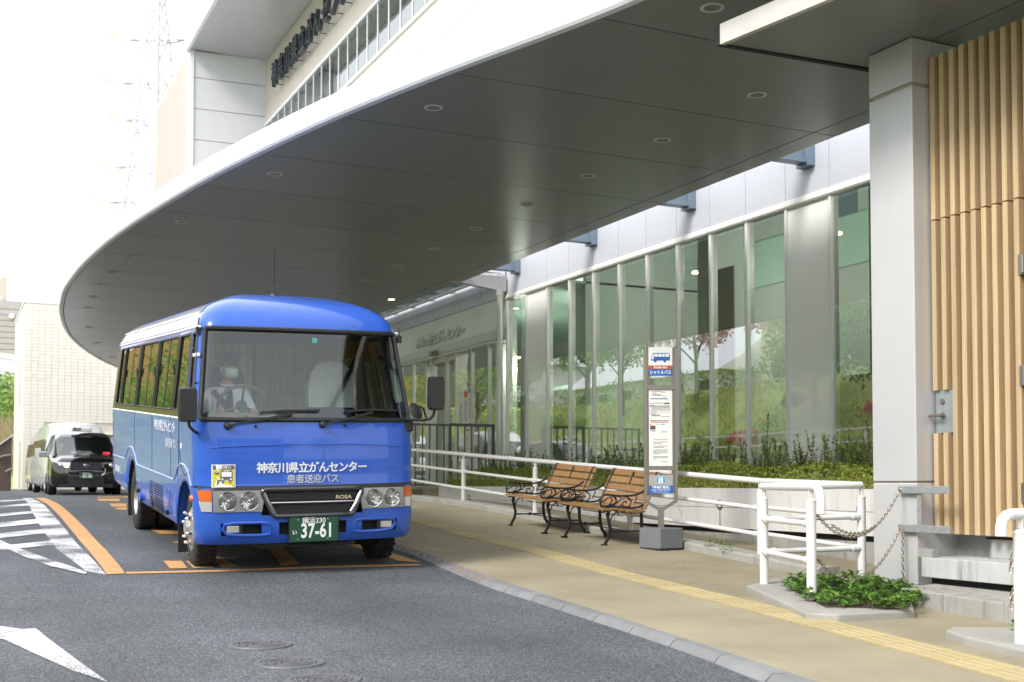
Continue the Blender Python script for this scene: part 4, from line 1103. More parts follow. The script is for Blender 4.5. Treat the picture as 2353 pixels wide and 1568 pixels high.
for v, x0, x1 in ((484, 240, 340), (492, 318, 372), (516, 240, 318), (524, 246, 345), (538, 350, 378), (600, 217, 350), (620, 217, 270), (704, 218, 285), (714, 234, 322), (722, 234, 320), (731, 332, 410), (768, 222, 402), (952, 256, 388), (976, 252, 388), (990, 252, 334), (1015, 252, 390), (1028, 252, 356), (1052, 252, 390), (1064, 252, 390), (1078, 252, 388), (1090, 252, 310), (1116, 252, 392), (1128, 252, 392), (1141, 252, 276), (1165, 328, 392)):
    x = x0
    while x < x1-3:
        w = random.choice((5, 7, 9, 12)); ln(v, x, min(x+w, x1), 5 if v != 768 else 8); x += w+2.2
ln(597, 357, 408, 15)
for v in (626, 640, 690): ln(v, 215, 412, 1.2)
for i in range(13): ln(626, 215+16.4*i, 216+16.4*i, 64)
for v in (647, 663, 679):
    for i in range(1, 12 if v < 670 else 4): ln(v, 222+16.4*i, 230+16.4*i, 6)
kind(b.build('printed_text', M_INK, nb), 'stuff')
b = MB(); ln(626, 216, 411, 13); b.build('table_head', mat('print_grey', (.45, .45, .45), .6, var=0), nb)
b = MB()
for v, x0, x1, h in ((500, 245, 284, 7), (782, 229, 400, 9)): 
    x = x0
    while x < x1-3: ln(v, x, x+8, h); x += 10
b.build('red_text', M_RED, nb)
b = MB(); ln(556, 226, 392, 8); b.build('blue_rule', M_BLUE, nb)
b = MB()
for v, x0, x1, h in ((806, 218, 238, 7), (804, 283, 304, 7), (803, 324, 366, 8), (866, 224, 274, 9), (877, 328, 388, 7)): ln(v, x0, x1, h)
b.build('blue_tabs', M_CYAN, nb)
b = MB(); ln(820, 222, 272, 38); b.build('photo_print', mat('print_brown', (.16, .06, .05), .6), nb)
lo = plate('rule_plate', 1297, 1475, mat('plate_grey', (.36, .36, .36), .5))
b = MB(); b.box(-.134, .134, -.0135, -.0121, zz(1474), zz(1398)); b.build('blue_band', M_BLUE, lo)
text('「患者様専用」', 'lettering', .034, M_WPRINT, lo, (0, -.0142, zz(1417)), FRONT, ext=.0004, bold=.0009)
text('となることを御了承下さい', 'lettering', .0182, M_WPRINT, lo, (0, -.0142, zz(1443)), FRONT, ext=.0004, bold=.0005)
text('Please note that the patients only.', 'lettering', .0125, M_WPRINT, lo, (0, -.0142, zz(1461)), FRONT, ext=.0004, bold=.0002, shear=.2)
b = MB(); b.lathe([(0, 0), (.046, 0), (.046, .002)], (0, -.0142, zz(1346)), 'y', 28, cap=False); b.build('blue_disc', M_CYAN, lo)
b = MB(); 
def blob(cx, cv, rx, rv, y=-.0156):
    P = [((cx+rx*math.cos(k*PI/8)-322)/860, zz(cv+rv*math.sin(k*PI/8))) for k in range(16)]
    b.add([(x, y, z) for x, z in P], [tuple(range(16))], 0)
for cx in (310, 333):
    blob(cx, 1320, 7, 8); blob(cx, 1342, 9, 15); blob(cx-4, 1364, 4, 18, -.0157); blob(cx+4, 1364, 4, 18, -.0158)
blob(300, 1362, 1.5, 18)
b.build('person_pictogram', M_WPRINT, lo)
b = MB(); b.tube([(hw+.02, 0, z0), (hw+.06, .12, z0-.10), (hw+.12, .3, z0-.16)], .0018, 4); b.build('tie_wire', M_FENCE, SG)

# fallen leaf litter on the pavement
b = MB()
for k in range(150):
    x = random.uniform(6.2, 7.45); y = random.uniform(9.5, 16); z = zp(y)+.002; s = random.uniform(.005, .016); a = random.random()*PI
    c, d = math.cos(a)*s, math.sin(a)*s
    b.add([(x-c, y-d, z), (x+d*.5, y-c*.5, z+.003), (x+c, y+d, z+.001), (x-d*.5, y+c*.5, z+.004)], [(0,1,2,3)])
o = kind(b.build('leaf_litter', mat('litter', (.05, .035, .02), .9, var=.3, vscale=20)), 'stuff'); tag(o, 'scattered tiny dry leaf bits on the beige pavement around the benches', 'leaf litter')
# ================================================================ shuttle bus
M_BUS = mat('bus_blue', (.028, .105, .50), .3, var=.0, coat=.65, spec=.2, stain=((.05, .11, .38), .25, 1.4))
M_OLIVE = mat('window_band_olive', (.085, .075, .025), .3, metal=.2, var=.05)
M_SEAL = mat('window_rubber', (.012, .012, .013), .45)
M_WTRIM = mat('white_trim', (.78, .80, .84), .35, var=0)
M_WSH = glass('windscreen_glass', (.90, .97, .94), 1.72)
M_SIDEG = glass('side_glass', (.62, .64, .52), 2.6)
M_CHR = mat('chrome', (.75, .75, .76), .12, metal=1., var=0)
M_LHOUS = mat('lamp_housing', (.30, .30, .295), .3, metal=.35, var=0, coat=.6)
M_REFL = mat('lamp_reflector', (.72, .72, .70), .16, metal=.95, var=0)
M_LENS = glass('lamp_lens', (.97, .97, .97), 1.5)
M_AMBER = mat('amber_lens', (.62, .12, .015), .18, var=0, coat=.6)
M_CLEAR = mat('clear_lens', (.60, .59, .57), .16, metal=.4, var=0, coat=.6)
M_SEATB = mat('seat_blue', (.03, .06, .16), .9, var=.2, vscale=20)
M_COVER = mat('seat_cover', (.62, .66, .63), .9, var=.06, vscale=30, bump=.3, bscale=90)
M_BINT = mat('bus_interior', (.36, .37, .36), .8)
M_DASH = mat('dashboard', (.30, .30, .29), .7)
M_BCURT = mat('bus_curtain', (.80, .77, .62), .8, var=.25, vscale=5, grain=(30, 30, .6))
M_OCURT = mat('orange_curtain', (.75, .40, .04), .8, var=.08)
BU0, BV0, BZ0, BSL, BYAW, BRO = 11.335, 3.005, -.7606, .074, -.006, .02
BUS = thing('shuttle_bus', 'blue hospital shuttle minibus with white lettering parked in the orange bay', 'minibus', (BV0, BU0, BZ0))
BUS.rotation_euler = (Matrix.Rotation(BYAW, 3, 'Z') @ Matrix.Rotation(BSL, 3, 'X') @ Matrix.Rotation(-BRO, 3, 'Y')).to_euler()
WBASE = 3.30; YR = 5.2; YA = -.26
hwz = pchip([(.25, .955), (.35, .985), (.55, 1.0), (1.40, 1.0), (1.46, .993), (2.17, .915), (2.25, .905), (2.34, .865), (2.42, .79), (2.48, .69), (2.535, .56), (2.585, .40), (2.598, .30)])
yfz = pchip([(.25, -.93), (.33, -1.0), (.42, -1.035), (.62, -1.04), (.79, -1.03), (.82, -1.02), (1.15, -1.015), (1.40, -.97), (1.46, -.95), (2.17, -.76), (2.25, -.735), (2.34, -.68), (2.42, -.58), (2.48, -.45), (2.535, -.24), (2.585, .1), (2.598, .35)])
yrz = pchip([(.25, 5.12), (.42, 5.18), (1.40, 5.2), (2.17, 5.12), (2.25, 5.09), (2.42, 4.98), (2.535, 4.75), (2.598, 4.3)])
def taper(y): return 1 + .015*min(1, max(0, (.6-y)/1.2))
XC, RY, BUL = .80, .19, .055
def front_y(x, z):
    h = hwz(z)*taper(-.6); xc = XC*h; ax = abs(x)
    if ax <= xc: return yfz(z) + BUL*(ax/xc)**2
    s = min(1, (ax-xc)/(h-xc)); return yfz(z) + BUL + RY*(1-math.sqrt(max(0, 1-s*s)))
def zbot(y):
    z = .375 if -.3 < y < 2.8 else (.345 if y < -.5 else .375+.06*(y-2.8)/2.2)
    for yc in (YA, WBASE):
        d = abs(y-yc)
        if d < .45: z = max(z, .37+math.sqrt(.45**2-d*d)*1.0)
    return z
def side_x(y, z): return hwz(z)*taper(y)
# columns: ('f', fraction of xc) ('c', angle) ('s', y) ('rc', angle) ('r', fraction)
fr = [0, .19, .38, .475, .57, .80, 1.0]
ca = [18, 36, 50, 63, 77, 90]
arch = lambda yc: [yc+.45*math.cos(a*PI/10) for a in range(10, -1, -1)]
ys = sorted(set([round(q, 3) for q in [-.72, -.46, -.36, .36, .46] + arch(YA) + [ 1.62, 1.70, 2.2] + arch(WBASE) + [2.6, 2.95, 3.05, 4.32, 4.40, 4.80, 4.95]]))
cols = [('f', q) for q in fr] + [('c', q) for q in ca] + [('s', q) for q in ys] + [('rc', q) for q in (0, 45, 90)] + [('r', q) for q in (1.0, .5, 0)]
rows = [.305, .325, .345, .385, .44, .495, .56, .61, .69, .79, .80, .82, .95, 1.15, 1.385, 1.40, 1.46, 1.82, 2.0, 2.17, 2.21, 2.25, 2.30, 2.34, 2.38, 2.42, 2.455, 2.48, 2.505, 2.53, 2.56, 2.585, 2.598]
def pos(col, z):
    k, q = col; h = hwz(z); hf = h*taper(-.6); xc = XC*hf
    if k == 'f': return Vector((q*xc, front_y(q*xc, z), z))
    if k == 'c':
        a = R(q); return Vector((xc+(hf-xc)*math.sin(a), yfz(z)+BUL+RY*(1-math.cos(a)), z))
    if k == 's':
        y0f = yfz(1.4)+BUL+RY; w = max(0, min(1, (.42-q)/(.42-y0f)))
        ends = yrz(z)-.16; w2 = max(0, min(1, (q-3.9)/(4.95-3.9)))
        y = q + w*(yfz(z)-yfz(1.4)) + w2*(ends-(yrz(1.2)-.16))*.9
        zz_ = z
        if z < .95: zz_ = zbot(q)+(z-.305)/(.95-.305)*(.95-zbot(q)) if q > -.75 else z
        return Vector((side_x(y, z), y, zz_))
    if k == 'rc':
        a = R(q); return Vector((h-.12+.12*math.cos(a), yrz(z)-.12+.12*math.sin(a), z if z > .95 else .40+(z-.25)/.7*.55))
    return Vector(((h-.12)*q, yrz(z), z if z > .95 else .40+(z-.25)/.7*.55))
ncol = len(cols); nrow = len(rows)
ci = {c: i for i, c in enumerate(cols)}
G = [[pos(c, z) for c in cols] for z in rows]
def ri(z): return min(range(nrow), key=lambda i: abs(rows[i]-z))
def sidecol(y): return min((i for i, c in enumerate(cols) if c[0] == 's'), key=lambda i: abs(cols[i][1]-y))
skip = set()
WS_R0, WS_R1 = ri(1.46), ri(2.17); WS_C = ci[('c', 50)]
FR0, FR1 = ri(1.40), ri(2.21)
for r in range(FR0, FR1):
    for c in range(0, WS_C): skip.add((r, c))
WIN = [(4.40, 4.80), (3.05, 4.32), (1.70, 2.95), (.46, 1.62), (-.36, .36)]
for a, c in WIN:
    for r in range(WS_R0, WS_R1):
        for k in range(sidecol(a), sidecol(c)): skip.add((r, k))
DOOR = (sidecol(-.72), sidecol(-.46))
for r in range(WS_R0, WS_R1):
    for k in range(*DOOR): skip.add((r, k))
# grille and bumper openings
for r in range(ri(.56), ri(.79)):
    for c in range(0, 4): skip.add((r, c))
for r in range(ri(.385), ri(.495)):
    for c in range(0, 2): skip.add((r, c))
    for c in range(4, 6): skip.add((r, c))
b = MB()
for sgn in (1, -1):
    o = len(b.v)
    b.v += [(p.x*sgn, p.y, p.z) for row in G for p in row]
    for r in range(nrow-1):
        for c in range(ncol-1):
            if (r, c) in skip: continue
            f = [o+r*ncol+c, o+r*ncol+c+1, o+(r+1)*ncol+c+1, o+(r+1)*ncol+c]
            if sgn > 0: pass
            else: f = f[::-1]
            m = 0
            z = rows[r]; k = cols[c]
            if k[0] == 's' and 1.40 <= z < 2.17 and k[1] >= -.36: m = 1
            elif k[0] == 's' and 1.40 <= z < 1.46 and k[1] > -.4: m = 1
            elif k[0] == 's' and 2.25 <= z < 2.47 and k[1] > -.45: m = 3
            elif k[0] in 'fc' and .80 <= z < .815: m = 2
            b.f.append(tuple(f)); b.mi.append(m)
    b.f.append(tuple(o+(nrow-1)*ncol+c for c in range(ncol))[::1 if sgn > 0 else -1]); b.mi.append(0)
body = b.build('body', [M_BUS, M_OLIVE, M_SEAL, mat('roof_side_white', (.74, .76, .80), .2, var=0, coat=.8)], BUS, smooth=True, fix=True, angle=28)
def addb(b, name, m, parent=None, **k): return b.build(name, m, parent or BUS, **k)
def patch(x0, x1, za, zb, off=.006, nx=8, nz=4, th=.012, zf0=None, xf=None):
    """slab that follows the front of the bus, standing off by off"""
    b = MB(); P = []
    for lay in (off, off-th):
        for j in range(nz+1):
            for i in range(nx+1):
                x = x0+(x1-x0)*i/nx; z = za+(zb-za)*j/nz
                if xf: x = xf(i/nx, j/nz)
                y = front_y(x, z); e = .004
                tx = (front_y(x+e, z)-front_y(x-e, z))/(2*e); tx = max(-3, min(3, tx))
                n = Vector((tx, -1, 0)).normalized()
                b.v.append((x+n.x*lay, y+n.y*lay, z))
    L = (nx+1)*(nz+1); id_ = lambda l, i, j: l*L+j*(nx+1)+i
    for j in range(nz):
        for i in range(nx):
            b.f.append((id_(0,i,j), id_(0,i+1,j), id_(0,i+1,j+1), id_(0,i,j+1))); b.f.append((id_(1,i,j), id_(1,i,j+1), id_(1,i+1,j+1), id_(1,i+1,j)))
    for i in range(nx):
        b.f.append((id_(0,i,0), id_(1,i,0), id_(1,i+1,0), id_(0,i+1,0))); b.f.append((id_(0,i,nz), id_(0,i+1,nz), id_(1,i+1,nz), id_(1,i,nz)))
    for j in range(nz):
        b.f.append((id_(0,0,j), id_(0,0,j+1), id_(1,0,j+1), id_(1,0,j))); b.f.append((id_(0,nx,j), id_(1,nx,j), id_(1,nx,j+1), id_(0,nx,j+1)))
    b.mi = [0]*len(b.f)
    return b
# windscreen
b = MB(); border = []
gcols = list(range(WS_C, -1, -1))
pts = {}
for r in range(FR0, FR1+1):
    row = [Vector((-G[r][c].x, G[r][c].y+.012, G[r][c].z)) for c in gcols] + [Vector((G[r][c].x, G[r][c].y+.012, G[r][c].z)) for c in range(1, WS_C+1)]
    pts[r] = row; b.v += row
n = len(row)
for r in range(FR1-FR0):
    for c in range(n-1): b.f.append((r*n+c, r*n+c+1, (r+1)*n+c+1, (r+1)*n+c)); b.mi.append(0)
wsh = addb(b, 'windscreen', M_WSH, smooth=True, angle=80)
loop = pts[FR0] + [pts[r][-1] for r in range(FR0+1, FR1)] + pts[FR1][::-1] + [pts[r][0] for r in range(FR1-1, FR0, -1)]
def roundloop(L, rad=.06):
    out = []; k = len(L)
    for i in range(k):
        a, p, c = L[i-1], L[i], L[(i+1) % k]
        u, w = (a-p), (c-p)
        if u.length > 1e-5 and w.length > 1e-5 and u.normalized().dot(w.normalized()) > -.6:
            r_ = min(rad, u.length*.8, w.length*.8); p0 = p+u.normalized()*r_; p1 = p+w.normalized()*r_
            for t in (0, .25, .5, .75, 1): out.append(p0*(1-t)**2+p*2*t*(1-t)+p1*t*t)
        else: out.append(p)
    return out
b = MB(); b.tube([p+Vector((0, -.012, 0)) for p in roundloop(loop, .085)], .022, 8, closed=True); addb(b, 'windscreen_seal', M_SEAL, smooth=True)
# black corner fillets of the seal
b = MB()
for (pt, dx, dz) in ((pts[FR0][0], 1, 1), (pts[FR0][-1], -1, 1), (pts[FR1][0], 1, -1), (pts[FR1][-1], -1, -1)):
    b.add([pt+Vector((0, -.006, 0)), pt+Vector((.06*dx, -.006-.03, 0)), pt+Vector((0, -.006+.012*dz, .06*dz))], [(0, 1, 2)])
addb(b, 'seal_corner', M_SEAL)
b = MB(); b.box(.055, .10, yfz(2.13)+.004, yfz(2.13)+.006, 2.10, 2.145); addb(b, 'inspection_sticker', mat('sticker_teal', (.10, .45, .42), .5), wsh)
text('1', 'lettering', .035, M_INK, wsh, (.078, yfz(2.13)+.001, 2.122), FRONT, ext=.0004)
# side windows: glass, dark dividers, sliding frames
for sgn in (-1, 1):
    for wi, (a, c) in enumerate(WIN + [(-.72, -.46)]):
        c0, c1 = (sidecol(a), sidecol(c)) if wi < 5 else DOOR
        b = MB(); k = c1-c0+1
        for r in range(WS_R0, WS_R1+1):
            for q in range(c0, c1+1): p = G[r][q]; b.v.append((sgn*(p.x-.012), p.y, p.z))
        for r in range(WS_R1-WS_R0):
            for q in range(k-1):
                f = (r*k+q, r*k+q+1, (r+1)*k+q+1, (r+1)*k+q); b.f.append(f if sgn > 0 else f[::-1]); b.mi.append(0)
        w = addb(b, 'side_window' if wi < 5 else 'door_window', M_SIDEG)
        L = [G[WS_R0][q] for q in range(c0, c1+1)] + [G[r][c1] for r in range(WS_R0+1, WS_R1)] + [G[WS_R1][q] for q in range(c1, c0-1, -1)] + [G[r][c0] for r in range(WS_R1-1, WS_R0, -1)]
        L = [Vector((sgn*(p.x-.004), p.y, p.z)) for p in L]
        b = MB(); b.tube(roundloop(L, .03), .012, 6, closed=True); addb(b, 'window_frame', M_SEAL, w)
        if wi in (1, 2, 3):
            ym = (a+c)/2
            b = MB()
            for yy, hw_ in ((a+.05, .02), (ym, .022), (c-.05, .02)):
                b.bar([(sgn*(side_x(yy, 1.47)-.004), yy, 1.47), (sgn*(side_x(yy, 1.82)-.004), yy, 1.82), (sgn*(side_x(yy, 2.16)-.004), yy, 2.16)], hw_*2, .016, up=(0, 1, 0)) if False else b.box(0, 0, 0, 0, 0, 0)
                q0, q1 = side_x(yy, 1.47)-.006, side_x(yy, 2.16)-.006
                b = MB(); b.add([(sgn*q0, yy-hw_, 1.47), (sgn*q0, yy+hw_, 1.47), (sgn*q1, yy+hw_, 2.16), (sgn*q1, yy-hw_, 2.16)], [(0,1,2,3)]); addb(b, 'sliding_bar', M_SEAL, w)
            b = MB()
            for yy in (a+.09, c-.09): b.box(sgn*(side_x(yy, 1.85)+.002)-.006, sgn*(side_x(yy, 1.85)+.002)+.006, yy-.012, yy+.012, 1.80, 1.90)
            addb(b, 'window_latch', M_SEAL, w)
# door: middle bar, seams, handle
def seam(sgn, pts_, name='panel_seam', r=.0035, m=None):
    b = MB(); b.tube([(sgn*(side_x(y, z)+.001), y, z) for y, z in pts_], r, 4); return addb(b, name, m or M_SEAL)
seam(-1, [(-.03, 1.38), (-.04, 1.0), (.06, .84)])
seam(-1, [(.0, 1.18), (-.18, .95), (-.36, .88), (-.60, .92)], r=.003)
for y in (.45, 1.66, 3.0): seam(-1, [(y, 1.39), (y, .80)], r=.002)
b = MB(); q = side_x(-.5, 1.97)
b.box(-q-.006, -q+.01, -.71, -.44, 1.955, 1.985); addb(b, 'door_window_bar', M_WTRIM)
b = MB(); b.box(-1.004, -.985, -.22, -.12, 1.10, 1.18); hd = addb(b, 'door_handle', M_SEAL); b = MB(); b.box(-1.012, -1.004, -.20, -.14, 1.115, 1.165); addb(b, 'handle_lever', M_WTRIM, hd)
for sgn in (-1, 1):
    for z, r, m in ((1.393, .010, M_WTRIM), (2.222, .012, M_WTRIM)):
        b = MB(); b.tube([(sgn*(side_x(y, z)+.002), y, z) for y in (-.62, -.4, 0, .5, 1.2, 2, 3, 4, 5.0)], r, 6); addb(b, 'trim_line', m, smooth=True)
    lowp = [(-.72, .82), (-.66, .87), (-.54, .95), (-.36, .99), (-.16, .99), (.02, .95), (.14, .87), (.26, .81), (2.7, .80), (2.80, .81), (2.90, .88), (3.03, .95), (3.20, .985), (3.40, .985), (3.57, .95), (3.69, .88), (3.80, .81), (5.0, .80)]
    b = MB(); b.tube([(sgn*(side_x(y, z*.9)+.001), y, z*.985) for y, z in lowp], .009, 6); addb(b, 'lower_trim', M_BUS if False else mat('trim_pale_blue', (.35, .42, .70), .3, var=0), smooth=True)
    b = MB()
    b.tube([(sgn*(hwz(2.25)+.004), y, 2.25) for y in (-.45, 0, 1, 2, 3, 4, 4.9)], .014, 6); addb(b, 'gutter', M_WTRIM, smooth=True)
# white-blue side lettering (driver's side)
for i, (s, y, z, sz, m) in enumerate((('神奈川県立がんセンター', .80, 1.285, .125, M_WTRIM), ('患者送迎バス', .45, 1.13, .10, mat('lettering_silver', (.55, .56, .62), .5, var=0)), ('患者送迎バス', 4.50, .63, .085, M_WTRIM))):
    text(s, 'side_lettering', sz, m, BUS, (-side_x(y, z)-.004, y, z), SIDE, ext=.001, bold=.0012)
text('自家用', 'side_lettering', .05, M_WTRIM, BUS, (-1.001, .06, 1.325), SIDE, ext=.001, bold=.001)
# front lettering and sticker
def on_front(s, name, x, z, size, m, sp=1., bold=.002, sx=1.):
    return text(s, name, size, m, BUS, (x, front_y(x, z)-.005, z), (PI/2, 0, 0), ext=.002, bold=bold, spacing=sp, sx=sx)
for i, ch in enumerate('神奈川県立がんセンター'):
    x = -.455+.092*i; o = on_front(ch, 'front_lettering', x, .972, .099, M_WTRIM, bold=.0022); o.rotation_euler = (PI/2, 0, math.atan(2*BUL*x/(.75*.75)))
for i, ch in enumerate('患者送迎バス'):
    x = -.20+.080*i; on_front(ch, 'front_lettering', x, .872, .083, MATS['lettering_silver'], bold=.0008)
sk = addb(patch(-.885, -.685, .81, 1.01, .006, 4, 2, .004), 'warning_sticker', M_WPRINT)
def st(x, z): return (-.885+.2*x, front_y(-.885+.2*x, .81+.2*z)-.0078, .81+.2*z)
def stp(name, polys, m, dy=0.):
    b = MB()
    for P in polys:
        v = [Vector(st(*p))+Vector((0, -dy, 0)) for p in P]; b.add(v, [tuple(range(len(v)))])
    return addb(b, name, m, sk)
M_YEL = mat('sticker_yellow', (.72, .62, .02), .5, var=0)
stp('black_frame', [[(.04, .03), (.96, .03), (.96, .97), (.04, .97)]], M_INK)
stp('yellow_field', [[(.05, .09), (.95, .09), (.95, .78), (.05, .78)]], M_YEL, .0008)
stp('bus_shape', [[(.36, .28), (.88, .28), (.88, .70), (.82, .76), (.42, .76), (.36, .70)], [(.42, .18), (.50, .18), (.50, .28), (.42, .28)], [(.74, .18), (.82, .18), (.82, .28), (.74, .28)],
     [(.20, .12), (.25, .12), (.32, .25), (.38, .30), (.36, .34), (.28, .32), (.26, .38), (.22, .36), (.23, .25)], [(.12, .58), (.30, .58), (.30, .66), (.26, .72), (.16, .72), (.12, .66)]], M_INK, .0014)
stp('light_shapes', [[(.41, .47), (.83, .47), (.83, .68), (.41, .68)], [(.41, .32), (.48, .32), (.48, .40), (.41, .40)], [(.76, .32), (.83, .32), (.83, .40), (.76, .40)], [(.55, .30), (.69, .30), (.69, .33), (.55, .33)], [(.50, .71), (.74, .71), (.74, .74), (.50, .74)], [(.15, .66), (.27, .66), (.25, .70), (.17, .70)]], M_WPRINT, .002)
p = st(.5, .875); text('あぶない', 'lettering', .030, M_WPRINT, sk, (p[0], p[1]-.003, p[2]), (PI/2, 0, -.1), ext=.0005, bold=.001, spacing=1.1)
# black line under the nose panel
addb(patch(-.985, .985, .786, .812, .009, 16, 1, .014), 'nose_seam', M_SEAL)
seamz = MB(); seamz.tube([(x, front_y(x, 1.12+.05*(1-(x/.9)**2)*0)-.001, 1.155+.035*(1-(x/.9)**2)) for x in [(-.98+.098*i) for i in range(21)]], .004, 5); addb(seamz, 'nose_crease', M_BUS, smooth=True)
# grille
gb = MB(); gb.box(-.50, .50, -.90, -.88, .50, .82); addb(gb, 'grille_backing', M_DARK)
xl = lambda z: .36+.11*(z-.545)/.245
b = MB()
f = lambda x, z, o: (x, front_y(x, z)-o, z)
n = 14
top_ = [(-xl(.785)+2*xl(.785)*i/n, .785) for i in range(n+1)]; botm = [(-xl(.55)+2*xl(.55)*i/n, .553) for i in range(n+1)]
loop = [Vector(f(x, z, .012)) for x, z in top_] + [Vector(f(x, z, .012)) for x, z in botm[::-1]]
b.tube(roundloop(loop, .05), .024, 8, closed=True); addb(b, 'grille_frame', mat('grille_black', (.025, .026, .028), .22, coat=.5), smooth=True)
b = MB(); b.tube([f(-.41+.82*i/10, .667, .012) for i in range(11)], .016, 8); addb(b, 'grille_bar', MATS['grille_black'], smooth=True)
b = MB(); b.tube([f(-.40+.80*i/10, .672, .026) for i in range(11)], .004, 6); addb(b, 'grille_bar_trim', M_CHR, smooth=True)
for s in (-1, 1):
    b = MB(); b.tube([f(s*(xl(.77)-.012), .77, .016), f(s*(xl(.66)-.012), .66, .02), f(s*(xl(.575)-.03), .575, .018)], [.016, .02, .012], 8); addb(b, 'grille_cheek', mat('satin_grey', (.25, .25, .25), .25, metal=.8, var=0), smooth=True)
b = MB(); s_ = .021
for zr0, zr1 in ((.572, .655), (.685, .772)):
    rowi = 0; z = zr0
    while z < zr1:
        x = -.42 + (s_*.9 if rowi % 2 else 0)
        while x < .42:
            if abs(x) < xl(z)-.015:
                H = [(x+s_*math.cos(R(60*k)), min(max(z+s_*.62*math.sin(R(60*k)), zr0-.005), zr1)) for k in range(6)]
                for k in range(3):
                    (xa, za), (xb, zb_) = H[k], H[k+1]
                    b.bar([(xa, front_y(xa, za)+.012, za), (xb, front_y(xb, zb_)+.012, zb_+1e-4)], .006, .0045, up=(0, 1, 0))
            x += s_*1.8
        z += s_*.56; rowi += 1
kind(addb(b, 'grille_mesh', mat('mesh_black', (.05, .05, .053), .4)), 'stuff')
on_front('ROSA', 'grille_lettering', .275, .708, .047, M_CHR, bold=.0012, sx=1.25).location.y -= .012
# headlights
for s in (-1, 1):
    X0, X1 = (.445, .875)
    xf = lambda i, j: s*(X0+(X1-X0)*i + .03*(j-.5)*-1*(1-i))
    hl = addb(patch(0, 0, .595, .783, .007, 8, 4, .03, xf=xf), 'headlight', M_LHOUS)
    for cx in (.57, .75):
        y = front_y(cx, .69)-.010
        b = MB(); b.lathe([(.074, .0), (.082, -.006), (.084, .0)], (s*cx, y, .69), 'y', 28, cap=False); addb(b, 'lamp_ring', M_CHR, hl, smooth=True)
        b = MB(); prof = [(.074*math.sin(a*PI/2/6), .006-.005*(1-math.cos(a*PI/2/6))) for a in range(7)]
        vs0 = len(b.v)
        for k in range(24):      # faceted reflector
            a0, a1 = 2*PI*k/24, 2*PI*(k+1)/24; rr = (.016, .036, .056, .074)
            for r0, r1 in zip(rr, rr[1:]):
                d0 = noisy(.004); yy = y+.004
                P = [(s*cx+r0*math.cos(a0), yy-.001, .69+r0*math.sin(a0)), (s*cx+r1*math.cos(a0), yy-.004+d0, .69+r1*math.sin(a0)), (s*cx+r1*math.cos(a1), yy-.004-d0, .69+r1*math.sin(a1)), (s*cx+r0*math.cos(a1), yy-.001, .69+r0*math.sin(a1))]
                b.add(P, [(0, 1, 2, 3)])
        b.lathe([(.0, -.014), (.012, -.010), (.017, .0)], (s*cx, y+.003, .69), 'y', 12, cap=False)
        addb(b, 'reflector', M_REFL, hl)
        b = MB(); b.lathe([(.0, -.022), (.04, -.018), (.074, -.006)], (s*cx, y, .69), 'y', 24, cap=False); addb(b, 'lens', M_LENS, hl, smooth=True)
    xf = lambda i, j: s*(.884+.104*i - .012*(1-j)*i)
    ind = addb(patch(0, 0, .69, .785, .007, 6, 3, .02, xf=xf), 'indicator', M_AMBER)
    xf = lambda i, j: s*(.884+.098*i - .02*(1-j)*i)
    addb(patch(0, 0, .60, .688, .007, 6, 3, .02, xf=xf), 'side_lens', M_CLEAR, ind)
    b = MB(); b.sphere((s*side_x(-.50, .66)*1.0, -.74, .70), .025, .05, .03); addb(b, 'side_repeater', M_AMBER, smooth=True)
    # fog lamp and recess
    b = MB(); b.box(min(s*.40, s*.82), max(s*.40, s*.82), -.91, -.90, .36, .52); b.box(min(s*.385, s*.39), max(s*.385, s*.39), -1.0, -.9, .37, .51); addb(b, 'bumper_recess', M_DARK)
    b = MB(); y = front_y(.70, .44); b.box(s*.70-.085, s*.70+.085, y+.015, y+.05, .392, .488); fo = addb(b, 'fog_lamp_bezel', M_BLACK, bevel=.01)
    b = MB(); b.box(s*.705-.055, s*.705+.055, y+.004, y+.02, .41, .472); addb(b, 'fog_lamp', M_CLEAR, fo, bevel=.012)
    loopf = [Vector(f(s*x, z, -.002)) for x, z in ((.385, .395), (.45, .385), (.55, .385), (.66, .388), (.76, .40), (.79, .44), (.78, .485), (.70, .497), (.58, .497), (.46, .497), (.40, .49), (.382, .45))]
    b = MB(); b.tube(loopf, .014, 8, closed=True); addb(b, 'recess_rim', M_BUS, smooth=True)
b = MB(); b.box(-.34, .34, -.93, -.92, .36, .52); addb(b, 'bumper_recess', M_DARK)
# number plate
b = MB(); y = front_y(0, .43)-.03; b.box(-.22, .22, y, y+.006, .318, .538); npl = addb(b, 'number_plate', mat('plate_green', (.012, .075, .035), .45, var=0), bevel=.004)
b = MB(); b.box(-.23, .23, y+.007, y+.02, .315, .542); addb(b, 'plate_holder', M_BLACK, npl)
text('横浜230', 'lettering', .064, M_WPRINT, npl, (-.002, y-.001, .503), FRONT, ext=.0008, bold=.0006, sx=.96)
text('い', 'lettering', .045, M_WPRINT, npl, (-.177, y-.001, .402), FRONT, ext=.0008, bold=.001)
text('37-61', 'lettering', .178, M_WPRINT, npl, (.027, y-.001, .410), FRONT, ext=.0008, bold=.0045, sx=.70, spacing=1.04)
b = MB()
for x in (-.15, .125):
    for z in (.34, .515): b.lathe([(.0, -.004), (.006, -.003), (.007, 0)], (x, y, z), 'y', 8, cap=False)
kind(addb(b, 'plate_screws', M_CHR, npl), 'stuff')
b = MB(); b.tube([(-.42, -.86, .30), (-.38, -.93, .285), (-.2, -.95, .275), (.2, -.95, .275), (.36, -.93, .285), (.4, -.86, .30)], .012, 8); b.box(-.45, .45, -.85, -.6, .25, .36); addb(b, 'under_bumper_bar', M_BLACK)
